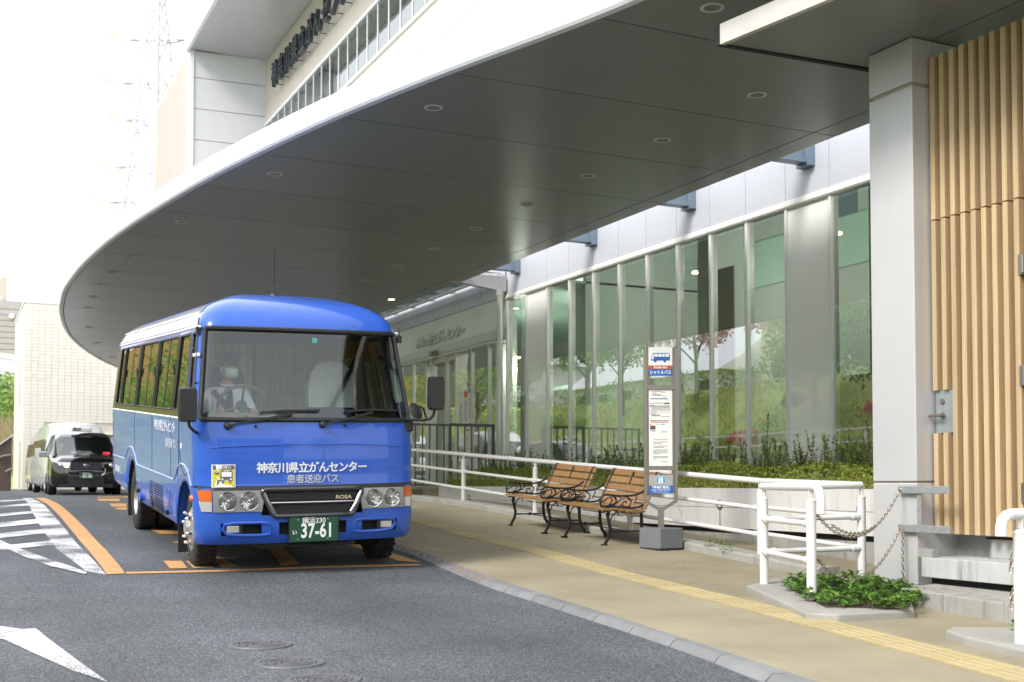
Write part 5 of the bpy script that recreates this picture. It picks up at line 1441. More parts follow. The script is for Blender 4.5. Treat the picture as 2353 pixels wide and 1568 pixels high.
# wipers
for s, (px, pz, tx, tz, ex0, ez0, ex1, ez1) in enumerate(((-.745, 1.345, -.165, 1.465, -.465, 1.462, .075, 1.485), (.095, 1.36, .575, 1.475, .315, 1.478, .83, 1.492))):
    yy = lambda x, z: front_y(x, z)
    b = MB(); b.lathe([(.0, -.05), (.018, -.048), (.03, -.03), (.034, .01)], (px, yy(px, pz), pz), 'y', 14, cap=False)
    b.bar([(px, yy(px, pz)-.045, pz), (px+.13, yy(px+.13, pz+.03)-.05, pz+.035), ((px+tx)/2+.06, yy((px+tx)/2, pz+.06)-.05, (pz+tz)/2+.01), (tx, yy(tx, tz)-.035, tz)], .022, .012, up=(0, 1, 0))
    wp = addb(b, 'wiper', M_BLACK)
    b = MB(); N_ = 8
    b.bar([(ex0+(ex1-ex0)*k/N_, yy(ex0+(ex1-ex0)*k/N_, ez0+(ez1-ez0)*k/N_)-.018, ez0+(ez1-ez0)*k/N_+.010*math.sin(PI*k/N_)) for k in range(N_+1)], .018, .012, up=(0, 1, 0)); addb(b, 'wiper_blade', M_RUB, wp)
b = MB()
for x, z in ((-.505, 1.345), (.305, 1.355)): b.lathe([(.0, -.03), (.009, -.028), (.014, .0)], (x, front_y(x, z), z), 'y', 10, cap=False)
addb(b, 'washer_nozzles', M_BLACK)
# mirrors
def mirror(s, cx, cy, cz, w, h, arm, label=None):
    b = MB(); t = .075
    pr = [(-.5, -.38), (-.46, -.47), (-.36, -.5), (.36, -.5), (.46, -.47), (.5, -.38), (.5, .40), (.45, .48), (.34, .5), (-.34, .5), (-.45, .48), (-.5, .40)]
    lay = [(.9, -t), (1., -t*.55), (1., .0), (.97, .02)]
    for sc, y in lay: b.v += [(cx+px_*w*sc, cy+y, cz+pz_*h*sc) for px_, pz_ in pr]
    k = len(pr)
    for l in range(3):
        for j in range(k): b.f.append((l*k+j, l*k+(j+1) % k, (l+1)*k+(j+1) % k, (l+1)*k+j))
    b.f += [tuple(range(k-1, -1, -1)), tuple(3*k+j for j in range(k))]; b.mi = [0]*len(b.f)
    m = addb(b, 'side_mirror', M_BLACK, smooth=True, fix=True, angle=40)
    b = MB(); b.tube(arm, .014, 8); addb(b, 'mirror_arm', M_BLACK, m, smooth=True)
    return m
mirror(-1, -1.09, -.93, 1.53, .155, .30, [(-1.08, -.94, 1.40), (-1.07, -.93, 1.34), (-1.03, -.92, 1.30), (-1.0, -.86, 1.285), (-.96, -.78, 1.285)])
mr = mirror(1, 1.12, -1.13, 1.655, .145, .31, [(1.12, -1.13, 1.52), (1.11, -1.12, 1.45), (1.08, -1.10, 1.415), (1.02, -1.05, 1.405), (.93, -.93, 1.41), (.90, -.85, 1.41)])
b = MB(); b.tube([(1.06, -1.08, 1.41), (1.03, -1.08, 1.50), (1.0, -1.09, 1.53), (.95, -1.10, 1.515)], .009, 6)
Mx = Matrix.Translation((.94, -1.11, 1.49)) @ Euler((.9, .75, 0)).to_matrix().to_4x4()
o0 = len(b.v); b.lathe([(.0, .03), (.05, .024), (.085, .0), (.082, -.006), (.0, -.004)], (0, 0, 0), 'z', 18, cap=False)
b.v[o0:] = [tuple(Mx @ Vector(p)) for p in b.v[o0:]]
addb(b, 'round_mirror', M_BLACK, mr, smooth=True)
b = MB(); b.box(.90, 1.0, -.90, -.75, 1.29, 1.40); addb(b, 'mirror_bracket', M_BLACK, bevel=.02)
# wheels
def wheel(x, y, s, steer=0., dual=False):
    r = .372; w = .20
    t = link('wheel', None, BUS, (x, y, r-.012 if dual else r+.03), (0, 0, steer)); t.empty_display_size = .1
    b = MB(); b.lathe([(.20, -w/2+.012), (.29, -w/2), (.345, -w/2+.012), (r-.008, -w/2+.03), (r, -w/2+.05), (r, w/2-.05), (r-.008, w/2-.03), (.345, w/2-.012), (.29, w/2), (.20, w/2-.012)], axis='x', n=48, cap=False)
    addb(b, 'tyre', M_RUB, t, smooth=True)
    b = MB()
    for k in range(52):
        a = 2*PI*k/52
        for q in range(4):
            xx = -w/2+.03+.048*q+(.012 if k % 2 else 0); Mw = Matrix.Rotation(a+.03*q, 4, 'X')
            b.box(xx-.018, xx+.018, -.017, .017, r-.004, r+.006, M=Mw)
    kind(addb(b, 'tread_blocks', M_RUB, t), 'stuff')
    b = MB()
    if dual: b.lathe([(.215, s*w/2*.9), (.20, s*.06), (.19, s*.0), (.12, -s*.02), (.09, s*.01), (.0, s*.01)], axis='x', n=32, cap=False)
    else: b.lathe([(.215, s*w/2*.92), (.20, s*.075), (.17, s*.09), (.13, s*.115), (.085, s*.118), (.08, s*.145), (.05, s*.155), (.0, s*.155)], axis='x', n=32, cap=False)
    rim = addb(b, 'rim', mat('wheel_silver', (.50, .50, .49), .35, metal=.7), t, smooth=True)
    b = MB()
    for k in range(6):
        a = PI/3*k+.3; c = (0, .135*math.cos(a), .135*math.sin(a)); x0 = s*(.105 if not dual else .0)
        b.lathe([(.017, x0), (.017, x0+s*.03), (.011, x0+s*.055), (.0, x0+s*.057)], c, 'x', 8, cap=False)
    kind(addb(b, 'wheel_nuts', M_CHR, t), 'stuff')
    return t
wheel(-.84, YA, -1, -.05).location.z -= .012; wheel(.855, YA, 1, -.05)
wheel(-.86, WBASE, -1, 0, True); wheel(-.63, WBASE, -1, 0, True); wheel(.86, WBASE, 1, 0, True)
for s in (-1, 1):
    for yc in (YA, WBASE):
        b = MB(); N_ = 12
        for k in range(N_):
            a0, a1 = PI*k/N_, PI*(k+1)/N_; f2 = lambda a, x: (s*x, yc+.455*math.cos(a), .37+.455*math.sin(a))
            b.quad(f2(a0, .97), f2(a1, .97), f2(a1, .5), f2(a0, .5))
        addb(b, 'wheel_housing', M_BUS if yc == YA else M_BLACK)
    b = MB(); b.box(min(s*.72, s*.97), max(s*.72, s*.97), .21, .225, .10, .55); addb(b, 'mud_flap', M_RUB); b = MB(); b.box(min(s*.72, s*.97), max(s*.72, s*.97), WBASE+.48, WBASE+.495, .10, .5); addb(b, 'mud_flap', M_RUB)
# underbody, vents, side details
b = MB(); b.box(-.88, .88, -.85, 5.0, .40, .44); b.box(-.5, .5, .5, 4.8, .28, .40); addb(b, 'chassis', M_BLACK)
vt = MB()
for c0, c1 in ((.95, 1.50), (1.62, 1.80)):
    for k in range(11):
        z = .395+.027*k; y0 = c0+.01*k*0; y1 = c1
        vt.box(-1.006, -.992, y0, y1, z, z+.012)
addb(vt, 'vent_slots', M_DARK)
b = MB(); b.box(-1.005, -.99, .60, .63, .52, .60); addb(b, 'reflector_orange', M_AMBER); b = MB(); b.box(-1.02, -.99, .63, .67, .42, .47); addb(b, 'side_lamp', M_BLACK); b = MB(); b.box(-1.02, -.99, 2.65, 2.70, .47, .52); addb(b, 'side_lamp', M_BLACK)
b = MB(); b.lathe([(.05, 0), (.05, -.03), (.0, -.032)], (-.99, 2.45, .44), 'x', 16, cap=False); addb(b, 'fuel_cap', M_BUS, smooth=True)
for y in (.42, .58):
    b = MB(); q = side_x(y, .6)+.002
    b.tube(roundloop([Vector((-q, y-.06, .47)), Vector((-q, y+.06, .47)), Vector((-q, y+.06, .68)), Vector((-q, y-.06, .68))], .03), .004, 4, closed=True); addb(b, 'lid_outline', mat('lid_line', (.10, .16, .48), .3, var=0))
# roof: antenna, clips, ribs
b = MB(); b.lathe([(.045, .0), (.035, .02), (.012, .03), (.009, .09)], (-.06, .20, 2.585), n=14); b.tube([(-.06, .20, 2.66), (-.06, .20, 2.72)], .004, 6)
co = [(-.06+.012*math.cos(k*PI/3), .20+.012*math.sin(k*PI/3), 2.72+.0035*k) for k in range(22)]; b.tube(co, .0035, 4); b.tube([(-.06, .20, 2.79), (-.06, .205, 3.05)], [.006, .004], 5); b.sphere((-.06, .205, 3.0), .006, n=6, k=4)
addb(b, 'antenna', M_BLACK)
for y in (.9, 1.9, 2.9, 3.9):
    b = MB(); zz_l = (2.25, 2.34, 2.42, 2.48, 2.53, 2.565)
    b.tube([(-(hwz(z)+.001), y, z) for z in zz_l], .004, 4); addb(b, 'roof_seam', M_BUS)
for x, y, z in ((-.93, -.56, 2.18), (.95, -.60, 2.16)):
    b = MB(); b.box(x-.02, x+.02, y-.03, y+.02, z-.03, z+.04); b.tube([(x, y, z+.04), (x+.01, y+.02, z+.12)], .008, 6); addb(b, 'cable_clip', M_BLACK)
b = MB(); b.tube([(-.935, -.60, 2.2), (-.965, -.66, 1.9), (-.995, -.74, 1.6), (-1.005, -.80, 1.42)], .004, 5)
for y, z in ((-.63, 2.02), (-.71, 1.72)): b.sphere((-.98, y, z), .014, n=6, k=4)
addb(b, 'antenna_cable', M_BLACK)
# ---------------------------------------------------------------- interior
b = MB(); b.box(-.9, .9, -.6, 4.9, .86, .90); addb(b, 'bus_floor', M_BINT)
b = MB(); b.box(-.86, .86, -.1, 4.9, 2.36, 2.38); addb(b, 'headlining', mat('headlining', (.66, .67, .65), .9))
b = MB(); b.box(-.88, .88, -.78, -.48, 1.10, 1.40); b.box(-.86, -.2, -.55, -.42, 1.30, 1.46); addb(b, 'dashboard', M_DASH, bevel=.04)
M_ = Matrix.Translation((-.50, -.36, 1.52)) @ Euler((R(-58), 0, 0)).to_matrix().to_4x4()
b = MB(); b.tube([(.215*math.cos(2*PI*k/24), .215*math.sin(2*PI*k/24), 0) for k in range(24)], .016, 8, closed=True)
for a in (.4, PI-.4, -PI/2): b.tube([(0, 0, -.02), (.21*math.cos(a), .21*math.sin(a), 0)], .013, 6)
b.lathe([(.05, -.03), (.05, .01), (0, .015)], n=12); b.tube([(0, 0, -.02), (0, 0, -.35)], .025, 8)
b.v = [tuple(M_ @ Vector(p)) for p in b.v]; addb(b, 'steering_wheel', mat('wheel_grey', (.16, .16, .16), .6), smooth=True)
def bus_seat(x, y, cover, w=.46, hz=1.22):
    t = link('seat', None, BUS, (x, y, .9)); t.empty_display_size = .1
    z = hz-.9
    b = MB(); b.box(-w/2, w/2, -.25, .22, z-.14, z); addb(b, 'seat_cushion', M_SEATB, t, bevel=.05)
    b = MB(); b.box(-w/2, w/2, .18, .30, z-.05, z+.66); addb(b, 'seat_back', M_SEATB, t, bevel=.06)
    b = MB(); b.box(-.05, .05, -.1, .2, 0, z-.13); addb(b, 'seat_leg', M_BLACK, t)
    if cover:
        b = MB(); prof = [(-.5, .24), (-.52, .42), (-.46, .58), (-.34, .66), (-.18, .70), (.18, .70), (.34, .66), (.46, .58), (.52, .42), (.5, .24)]
        for yy in (.155, .315): b.v += [(px_*w, yy+(.03 if 0 < i < 9 else 0)*(1 if yy < .2 else -1)*0, z+pz_) for i, (px_, pz_) in enumerate(prof)]
        k = len(prof); b.f += [tuple(range(k)), tuple(range(2*k-1, k-1, -1))] + [(j, k+j, k+j+1, j+1) for j in range(k-1)]; b.mi = [0]*len(b.f)
        addb(b, 'seat_cover', M_COVER, t, bevel=.02)
    return t
bus_seat(-.56, .05, False); bus_seat(.53, .02, True, .48, 1.26)
for r_ in range(4):
    for x in (-.66, .66): bus_seat(x, 1.35+.82*r_, True, .44)
b = MB(); b.bar([(.80, .25, 2.0), (.62, .10, 1.72), (.42, -.02, 1.42), (.35, -.1, 1.3)], .045, .008, up=(0, 1, 0)); addb(b, 'seat_belt', M_BLACK)
# gathered curtains behind the front seats and along the windows, orange valances
def drape(pts_, z0, z1, amp, m, name, n=60):
    b = MB(); P = []
    tot = len(pts_)-1
    for k in range(n+1):
        t = k/n*tot; i = min(int(t), tot-1); a, c = Vector(pts_[i]), Vector(pts_[i+1]); p = a.lerp(c, t-i); d = (c-a).normalized(); nn = Vector((-d.y, d.x))
        w = amp*math.sin(k*1.9+math.sin(k*.7)*1.2)
        P.append(p+nn*w)
    for p in P: b.v += [(p.x, p.y, z0), (p.x, p.y, (z0+z1)/2), (p.x, p.y, z1)]
    for k in range(n):
        for j in range(2): b.f.append((k*3+j, k*3+3+j, k*3+4+j, k*3+1+j)); b.mi.append(0)
    return addb(b, name, m, smooth=True)
drape([(-.80, .48), (-.2, .50)], 1.25, 2.12, .03, M_BCURT, 'curtain', 40)
drape([(.0, 1.2), (.62, 1.2)], 1.2, 2.15, .03, M_BCURT, 'curtain', 40)
for s in (-1, 1):
    drape([(s*.86, .2), (s*.86, 4.8)], 1.95, 2.2, .02, M_OCURT, 'orange_valance', 90)
    for y in (1.66, 3.0, 4.35): drape([(s*.86, y-.12), (s*.86, y+.12)], 1.45, 1.96, .02, M_BCURT, 'side_curtain', 16)
drape([(.84, .5), (.84, 4.8)], 1.42, 2.0, .03, M_BCURT, 'blocking_curtain', 110)  # drawn curtain added to keep daylight from showing through the far windows
b = MB(); b.box(-.9, .9, 4.95, 5.0, .9, 1.46); addb(b, 'rear_bulkhead', M_BINT)
# ================================================================ people
M_SKIN = mat('skin', (.58, .32, .20), .55, var=.05)
M_SHIRT = mat('white_shirt', (.78, .80, .82), .8, var=.03, vscale=9, bump=.3, bscale=30)
M_TROU = mat('dark_trousers', (.03, .035, .05), .85)
M_MASK = mat('face_mask', (.80, .83, .82), .8, var=.03)
M_CAP = mat('navy_cap', (.012, .014, .022), .7)
M_HAIR = mat('dark_hair', (.015, .012, .010), .6)
def skin_body(name, verts, edges, radii, mats, classify, parent):
    me = bpy.data.meshes.new(name); me.from_pydata(verts, edges, [])
    o = link(name, me, parent)
    o.modifiers.new('skin', 'SKIN'); s = o.modifiers.new('sub', 'SUBSURF'); s.levels = s.render_levels = 2
    for i, r in enumerate(radii): me.skin_vertices[0].data[i].radius = (r, r) if not isinstance(r, tuple) else r
    me.skin_vertices[0].data[0].use_root = True
    dg = bpy.context.evaluated_depsgraph_get(); dg.update()
    nm = bpy.data.meshes.new_from_object(o.evaluated_get(dg)); o.modifiers.clear(); o.data = nm
    nm.materials.clear()
    for m in mats: nm.materials.append(m)
    for p in nm.polygons: p.material_index = classify(p.center); p.use_smooth = True
    return o
def seated_person(label, M, cap, shirt, group=None):
    t = thing('person', label, 'person', M.to_translation(), M.to_euler(), group)
    V = [(0, .10, .02), (0, .13, .16), (0, .15, .33), (0, .13, .45), (0, .115, .50), (0, .10, .56)]
    Rr = [(.15, .12), (.145, .115), (.165, .12), .062, .052, .055]
    E = [(0, 1), (1, 2), (2, 3), (3, 4), (4, 5)]
    for s in (-1, 1):
        n = len(V); V += [(s*.17, .14, .385), (s*.225, .07, .22), (s*.22, -.08, .17), (s*.17, -.23, .22), (s*.10, .06, .0), (s*.13, -.18, .01), (s*.14, -.36, .0), (s*.13, -.38, -.18), (s*.13, -.40, -.30), (s*.13, -.50, -.34)]
        Rr += [.068, .052, .044, .034, .085, .08, .062, .052, .045, .038]
        E += [(2, n), (n, n+1), (n+1, n+2), (n+2, n+3), (0, n+4), (n+4, n+5), (n+5, n+6), (n+6, n+7), (n+7, n+8), (n+8, n+9)]
    def cl(c):
        if c.z > .475: return 0
        if c.z < .09 and abs(c.x) < .30 and (c.y > -.05 and c.z < .09) or c.z < .09 and c.y < .0: return 2
        return 1
    skin_body('body', V, E, Rr, [M_SKIN, shirt, M_TROU], cl, t)
    for s in (-1, 1):          # hands on the wheel
        HV = [(s*.17, -.225, .222), (s*.155, -.27, .235)]; HE = [(0, 1)]; HR = [.028, (.034, .018)]
        for k, (dx, L) in enumerate(((-.026, .052), (-.009, .062), (.009, .058), (.025, .046))):
            n = len(HV); bx = s*.155+dx
            HV += [(bx, -.300, .245), (bx, -.312-L*.25, .235-L*.25), (bx, -.302-L*.2, .21-L*.45)]; HR += [.0095, .009, .008]; HE += [(1, n), (n, n+1), (n+1, n+2)]
        n = len(HV); HV += [(s*.155-s*.04, -.262, .235), (s*.155-s*.052, -.292, .215)]; HR += [.0105, .009]; HE += [(1, n), (n, n+1)]
        skin_body('hand', HV, HE, HR, [M_SKIN], lambda c: 0, t)
    hd = link('head', None, t, (0, .085, .635), (R(-3), 0, R(22)))
    b = MB(); b.sphere((0, 0, 0), .075, .095, .112, 20, 14)
    for i, p in enumerate(b.v):
        x, y, z = p
        if z < -.03: k = 1-.35*min(1, (-.03-z)/.09); x *= k; y = y*(k*.5+.5)-.012*(1-k)
        b.v[i] = (x, y, z)
    b.tube([(0, -.093, .02), (0, -.112, -.015), (0, -.10, -.028)], [.008, .014, .010], 8)
    for s in (-1, 1):
        b.sphere((s*.076, .01, -.005), .012, .022, .032, 8, 6)
    hm = b.build('face', M_SKIN, hd, smooth=True, angle=80)
    b = MB()
    for s in (-1, 1): b.sphere((s*.03, -.083, .012), .012, .008, .007, 8, 6)
    b.build('eyes', mat('eye_dark', (.05, .04, .035), .3), hd)
    b = MB()
    for s in (-1, 1): b.tube([(s*.012, -.092, .034), (s*.03, -.092, .039), (s*.05, -.082, .032)], .004, 5)
    b.build('eyebrows', M_HAIR, hd)
    b = MB(); n = 11; rws = [(.0, .0), (-.02, .018), (-.05, .02), (-.08, .008), (-.10, -.01)]
    for z, o in rws:
        for k in range(n):
            a = -1.15+2.3*k/(n-1); w = 1-max(0, -z-.05)*3
            b.v.append(((.079*math.sin(a))*w, -(.098+o)*math.cos(a)*(.85+.15*w)-.0, z+(.004 if k in (5,) else 0)))
    for j in range(4):
        for k in range(n-1): b.f.append((j*n+k, j*n+k+1, (j+1)*n+k+1, (j+1)*n+k)); b.mi.append(0)
    mk = b.build('face_mask', M_MASK, hd, smooth=True); mk.modifiers.new('s', 'SOLIDIFY').thickness = .004
    b = MB()
    for s in (-1, 1):
        b.tube([(s*.071, -.04, -.008), (s*.08, .0, .005), (s*.082, .022, .0)], .0022, 4); b.tube([(s*.06, -.06, -.085), (s*.078, -.01, -.05), (s*.084, .02, -.02)], .0022, 4)
    b.build('mask_straps', M_MASK, mk)
    b = MB(); b.sphere((0, .012, .025), .080, .098, .095, 16, 10); vv = []
    keep = [f for f in b.f if all(not (b.v[i][1] < -.045 and b.v[i][2] < .06) and b.v[i][2] > -.075 for i in f)]
    b.f = keep; b.mi = [0]*len(keep); b.build('hair', M_HAIR, hd, smooth=True)
    if cap:
        b = MB(); b.lathe([(.0, .155), (.06, .155), (.118, .145), (.128, .125), (.098, .075), (.088, .045), (.086, .035)], (0, .0, 0), 'z', 24, cap=False)
        b.v = [(x*.94, y*1.1+.005-(z-.04)*.12, z) for x, y, z in b.v]; cp = b.build('cap', M_CAP, hd, smooth=True)
        b = MB(); n = 9
        for k in range(n):
            a = -.95+1.9*k/(n-1); b.v += [(.083*math.sin(a), -.097*math.cos(a), .047), (.088*math.sin(a), -.155*math.cos(a)+.0, .022)]
        b.f = [(2*k, 2*k+1, 2*k+3, 2*k+2) for k in range(n-1)]; b.mi = [0]*len(b.f); b.build('cap_peak', M_CAP, cp, smooth=True).modifiers.new('s', 'SOLIDIFY').thickness = .004
        b = MB(); b.lathe([(.0, -.005), (.014, -.003), (.016, 0)], (0, -.112, .088), 'y', 10, cap=False); b.build('cap_badge', mat('badge_gold', (.6, .42, .12), .3, metal=.8), cp)
        b = MB()
        for s in (-1, 1): b.tube([(s*(.036+.026*math.cos(k*PI/6)), -.098+.006*abs(math.cos(k*PI/6)), .012+.017*math.sin(k*PI/6)) for k in range(12)], .0016, 4, closed=True); b.tube([(s*.062, -.09, .014), (s*.078, .0, .012)], .0016, 4)
        b.tube([(-.01, -.10, .016), (.01, -.10, .016)], .0016, 4); b.build('spectacles', M_BLACK, hd)
    # collar, tie, badge
    b = MB(); b.tube([(.062*math.cos(a), .115+.062*math.sin(a), .475+.012*math.sin(a)) for a in [k*PI/8 for k in range(16)]], .014, 6, closed=True); b.build('collar', shirt, t, smooth=True)
    b = MB(); b.add([(-.018, .045, .46), (.018, .045, .46), (.024, .012, .40), (.034, .018, .26), (0, .010, .20), (-.034, .018, .26), (-.024, .012, .40)], [(0, 1, 2, 3, 4, 5, 6)]); b.build('tie', mat('navy_tie', (.015, .02, .05), .7), t).modifiers.new('s', 'SOLIDIFY').thickness = .01
    b = MB(); b.bar([(-.15, .05, .42), (-.05, .0, .30), (.06, .0, .16), (.13, .03, .06)], .045, .006, up=(0, 1, 0)); b.build('seat_belt', M_CAP, t)
    return t
bpy.context.view_layer.update()
MBUS = BUS.matrix_world.copy()
seated_person('bus driver in white shirt, navy tie, peaked cap and face mask at the wheel', MBUS @ Matrix.Translation((-.54, -.06, 1.235)), True, M_SHIRT)

# ================================================================ taxi and vans
M_CARB = mat('car_black', (.006, .006, .007), .12, var=0, coat=1.)
M_CARW = mat('car_white', (.74, .76, .78), .25, var=0, coat=.7)
M_CARG = glass('car_glass', (.42, .47, .45), 1.7)
def car_body(t, st, mats, glassy, name='body'):
    b = MB(); k = len(st); n = 8
    for (y, zb, zf, zl, zr, hb, hl, hr) in st:
        half = [(0, zb), (hb*.9, zb), (hb, zb+.12), (hb, zf), (hl, zl), (hr, zr-.07), (hr*.80, zr), (0, zr+.025)]
        b.v += [(x, y, z) for x, z in half] + [(-x, y, z) for x, z in half]
    for i in range(k-1):
        for s in (0, 1):
            for j in range(n-1):
                o = s*n; f = (i*2*n+o+j, i*2*n+o+j+1, (i+1)*2*n+o+j+1, (i+1)*2*n+o+j)
                b.f.append(f if s else f[::-1]); b.mi.append(1 if (i, j) in glassy else 0)
    for i, rev in ((0, 0), (k-1, 1)):
        o = i*2*n; f = tuple(o+j for j in range(n)) + tuple(o+n+j for j in range(n-2, 0, -1))
        b.f.append(f if not rev else f[::-1]); b.mi.append(0)
    o = b.build(name, mats, t, smooth=True, fix=True, angle=50)
    return o
def car_wheel(t, x, y, s, r=.31):
    w = link('wheel', None, t, (x, y, r)); w.empty_display_size = .1
    b = MB(); b.lathe([(.2, -.09), (r-.02, -.1), (r, -.07), (r, .07), (r-.02, .1), (.2, .09)], axis='x', n=28, cap=False); b.build('tyre', M_RUB, w, smooth=True)
    b = MB(); b.lathe([(.21, s*.092), (.19, s*.07), (.06, s*.085), (.0, s*.09)], axis='x', n=20, cap=False); b.build('rim', MATS['wheel_silver'], w, smooth=True)
zt = zg(31)
TX = thing('taxi', 'black taxi with roof lamp and green plate waiting beyond the crest', 'taxi', (3.17, 30.7, zt), (0, 0, R(-3)))
TX.scale = (1, 1, .93)
st = [(0, .30, .52, .70, .80, .66, .66, .60), (.06, .20, .55, .86, .93, .80, .78, .70), (.30, .20, .60, .95, 1.00, .845, .82, .72), (.98, .20, .60, 1.04, 1.07, .85, .835, .72), (1.55, .20, .60, 1.05, 1.58, .85, .835, .675), (1.95, .20, .60, 1.05, 1.73, .85, .835, .66), (2.4, .20, .6, 1.05, 1.75, .85, .835, .655), (3.3, .2, .6, 1.05, 1.74, .85, .835, .645), (4.05, .22, .6, 1.05, 1.66, .84, .82, .63), (4.36, .3, .6, 1.0, 1.10, .82, .79, .6), (4.40, .36, .6, .9, .95, .78, .76, .56)]
car_body(TX, st, [M_CARB, M_CARG], {(3, 5), (3, 6), (3, 4), (4, 4), (5, 4), (6, 4), (7, 4), (8, 6)})
for x, s in ((-.76, -1), (.76, 1)):
    for y in (.75, 3.5): car_wheel(TX, x, y, s)
    b = MB()
    b.box(x*1.27-.10, x*1.27+.10, 1.12, 1.22, 1.02, 1.17); b.tube([(x*1.1, 1.2, 1.04), (x*1.2, 1.18, 1.06)], .025, 6); b.build('door_mirror', M_CHR, TX, bevel=.03)
    b = MB(); b.add([(x*.45, -.002, .86), (x*.98, .055, .88), (x*1.05, .25, .90), (x*1.02, .18, .72), (x*.92, .035, .70), (x*.5, -.01, .72)], [(0, 1, 2, 3, 4, 5)])
    h = b.build('headlight', M_CLEAR if s < 0 else M_LHOUS, TX); h.modifiers.new('s', 'SOLIDIFY').thickness = -.03
    b = MB(); b.lathe([(.0, -.02), (.05, -.015), (.06, .0)], (x*.78, .0, .79), 'y', 14, cap=False); b.build('lamp_bowl', M_CHR, h)
    b = MB(); b.lathe([(.0, -.015), (.035, -.012), (.045, .02)], (x*.82, .02, .40), 'y', 14, cap=False); b.build('fog_lamp', M_CLEAR, TX)
b = MB(); b.box(-.36, .36, -.03, .05, .66, .87); gr_ = b.build('grille', M_BLACK, TX)
b = MB()
for k in range(5): b.box(-.36, .36, -.036, -.03, .68+.042*k, .692+.042*k)
kind(b.build('grille_slats', mat('slat_dark', (.08, .08, .085), .3, metal=.6), gr_), 'stuff')
b = MB()
for x in (-.22, -.11, .11, .22, .32):
    for k in range(8): b.box(x-.006, x+.006, -.042, -.036, .68+.023*k, .69+.023*k)
kind(b.build('grille_studs', M_CHR, gr_), 'stuff')
b = MB()
for rx, rz, dz in ((.068, .046, 0), (.022, .044, 0), (.046, .016, .022)): b.tube([(rx*math.cos(k*PI/10), -.05, .775+dz+rz*math.sin(k*PI/10)) for k in range(20)], .008, 5, closed=True)
b.build('emblem', M_CHR, gr_)
b = MB(); b.tube([(-.45, -.02, .70), (-.44, -.045, .58), (-.36, -.055, .515), (0, -.06, .505), (.36, -.055, .515), (.44, -.045, .58), (.45, -.02, .70)], .014, 6); b.build('chrome_surround', M_CHR, TX)
b = MB(); b.box(-.42, .42, -.025, .05, .22, .50); b.box(-.62, .62, .0, .06, .20, .30); b.build('lower_intake', M_BLACK, TX)
b = MB(); b.box(-.165, .165, -.09, -.075, .43, .60); tp = b.build('number_plate', MATS['plate_green'], TX)
text('横浜500', 'lettering', .05, M_WPRINT, tp, (0, -.092, .57), FRONT); text('い', 'lettering', .05, M_WPRINT, tp, (-.125, -.092, .49), FRONT); text('83-08', 'lettering', .125, M_WPRINT, tp, (.025, -.092, .495), FRONT, bold=.002, sx=.75)
b = MB(); b.box(.50, .64, .035, .045, .56, .70); gs = b.build('green_sticker', mat('sticker_green', (.03, .42, .09), .5, var=0), TX)
b = MB(); b.bar([(.53, .03, .66), (.55, .03, .60), (.59, .03, .60), (.61, .03, .66)], .02, .004, up=(0, 1, 0)); b.build('sticker_mark', mat('sticker_lime', (.5, .7, .2), .5), gs)
b = MB(); b.box(-.30, .22, 1.72, 1.86, 1.765, 1.88); rl = b.build('roof_lamp', M_WPRINT, TX, bevel=.02); text('横浜', 'lettering', .10, M_INK, rl, (-.15, 1.715, 1.82), FRONT, bold=.002); b = MB(); b.tube([(-.05, 1.8, 1.88), (-.05, 1.8, 2.02)], .005, 5); b.build('aerial', M_BLACK, rl)
b = MB(); b.box(.46, .62, 1.06, 1.08, 1.10, 1.17); b.build('vacancy_display', mat('display_red', (.9, .05, .06), .4, var=0, emit=.5), TX)
b = MB(); b.box(-.75, .75, 1.0, 1.3, .95, 1.06); b.box(-.75, .75, 4.0, 4.1, .9, 1.05); b.build('dashboard', M_BLACK, TX)
for x in (-.38, .38):
    b = MB(); b.box(x-.24, x+.24, 1.9, 2.4, .45, .62); b.box(x-.23, x+.23, 2.3, 2.42, .6, 1.15); b.box(x-.13, x+.13, 2.3, 2.4, 1.17, 1.38); b.build('seat', mat('taxi_seat', (.22, .22, .22), .9), TX, bevel=.03)
MT = TX.matrix_basis.copy(); MT = Matrix.Translation(TX.location)
seated_person('taxi driver in dark jacket and white face mask behind the windscreen', MT @ Matrix.Translation((-.38, 2.05, .66)), False, mat('dark_jacket', (.03, .032, .04), .8))
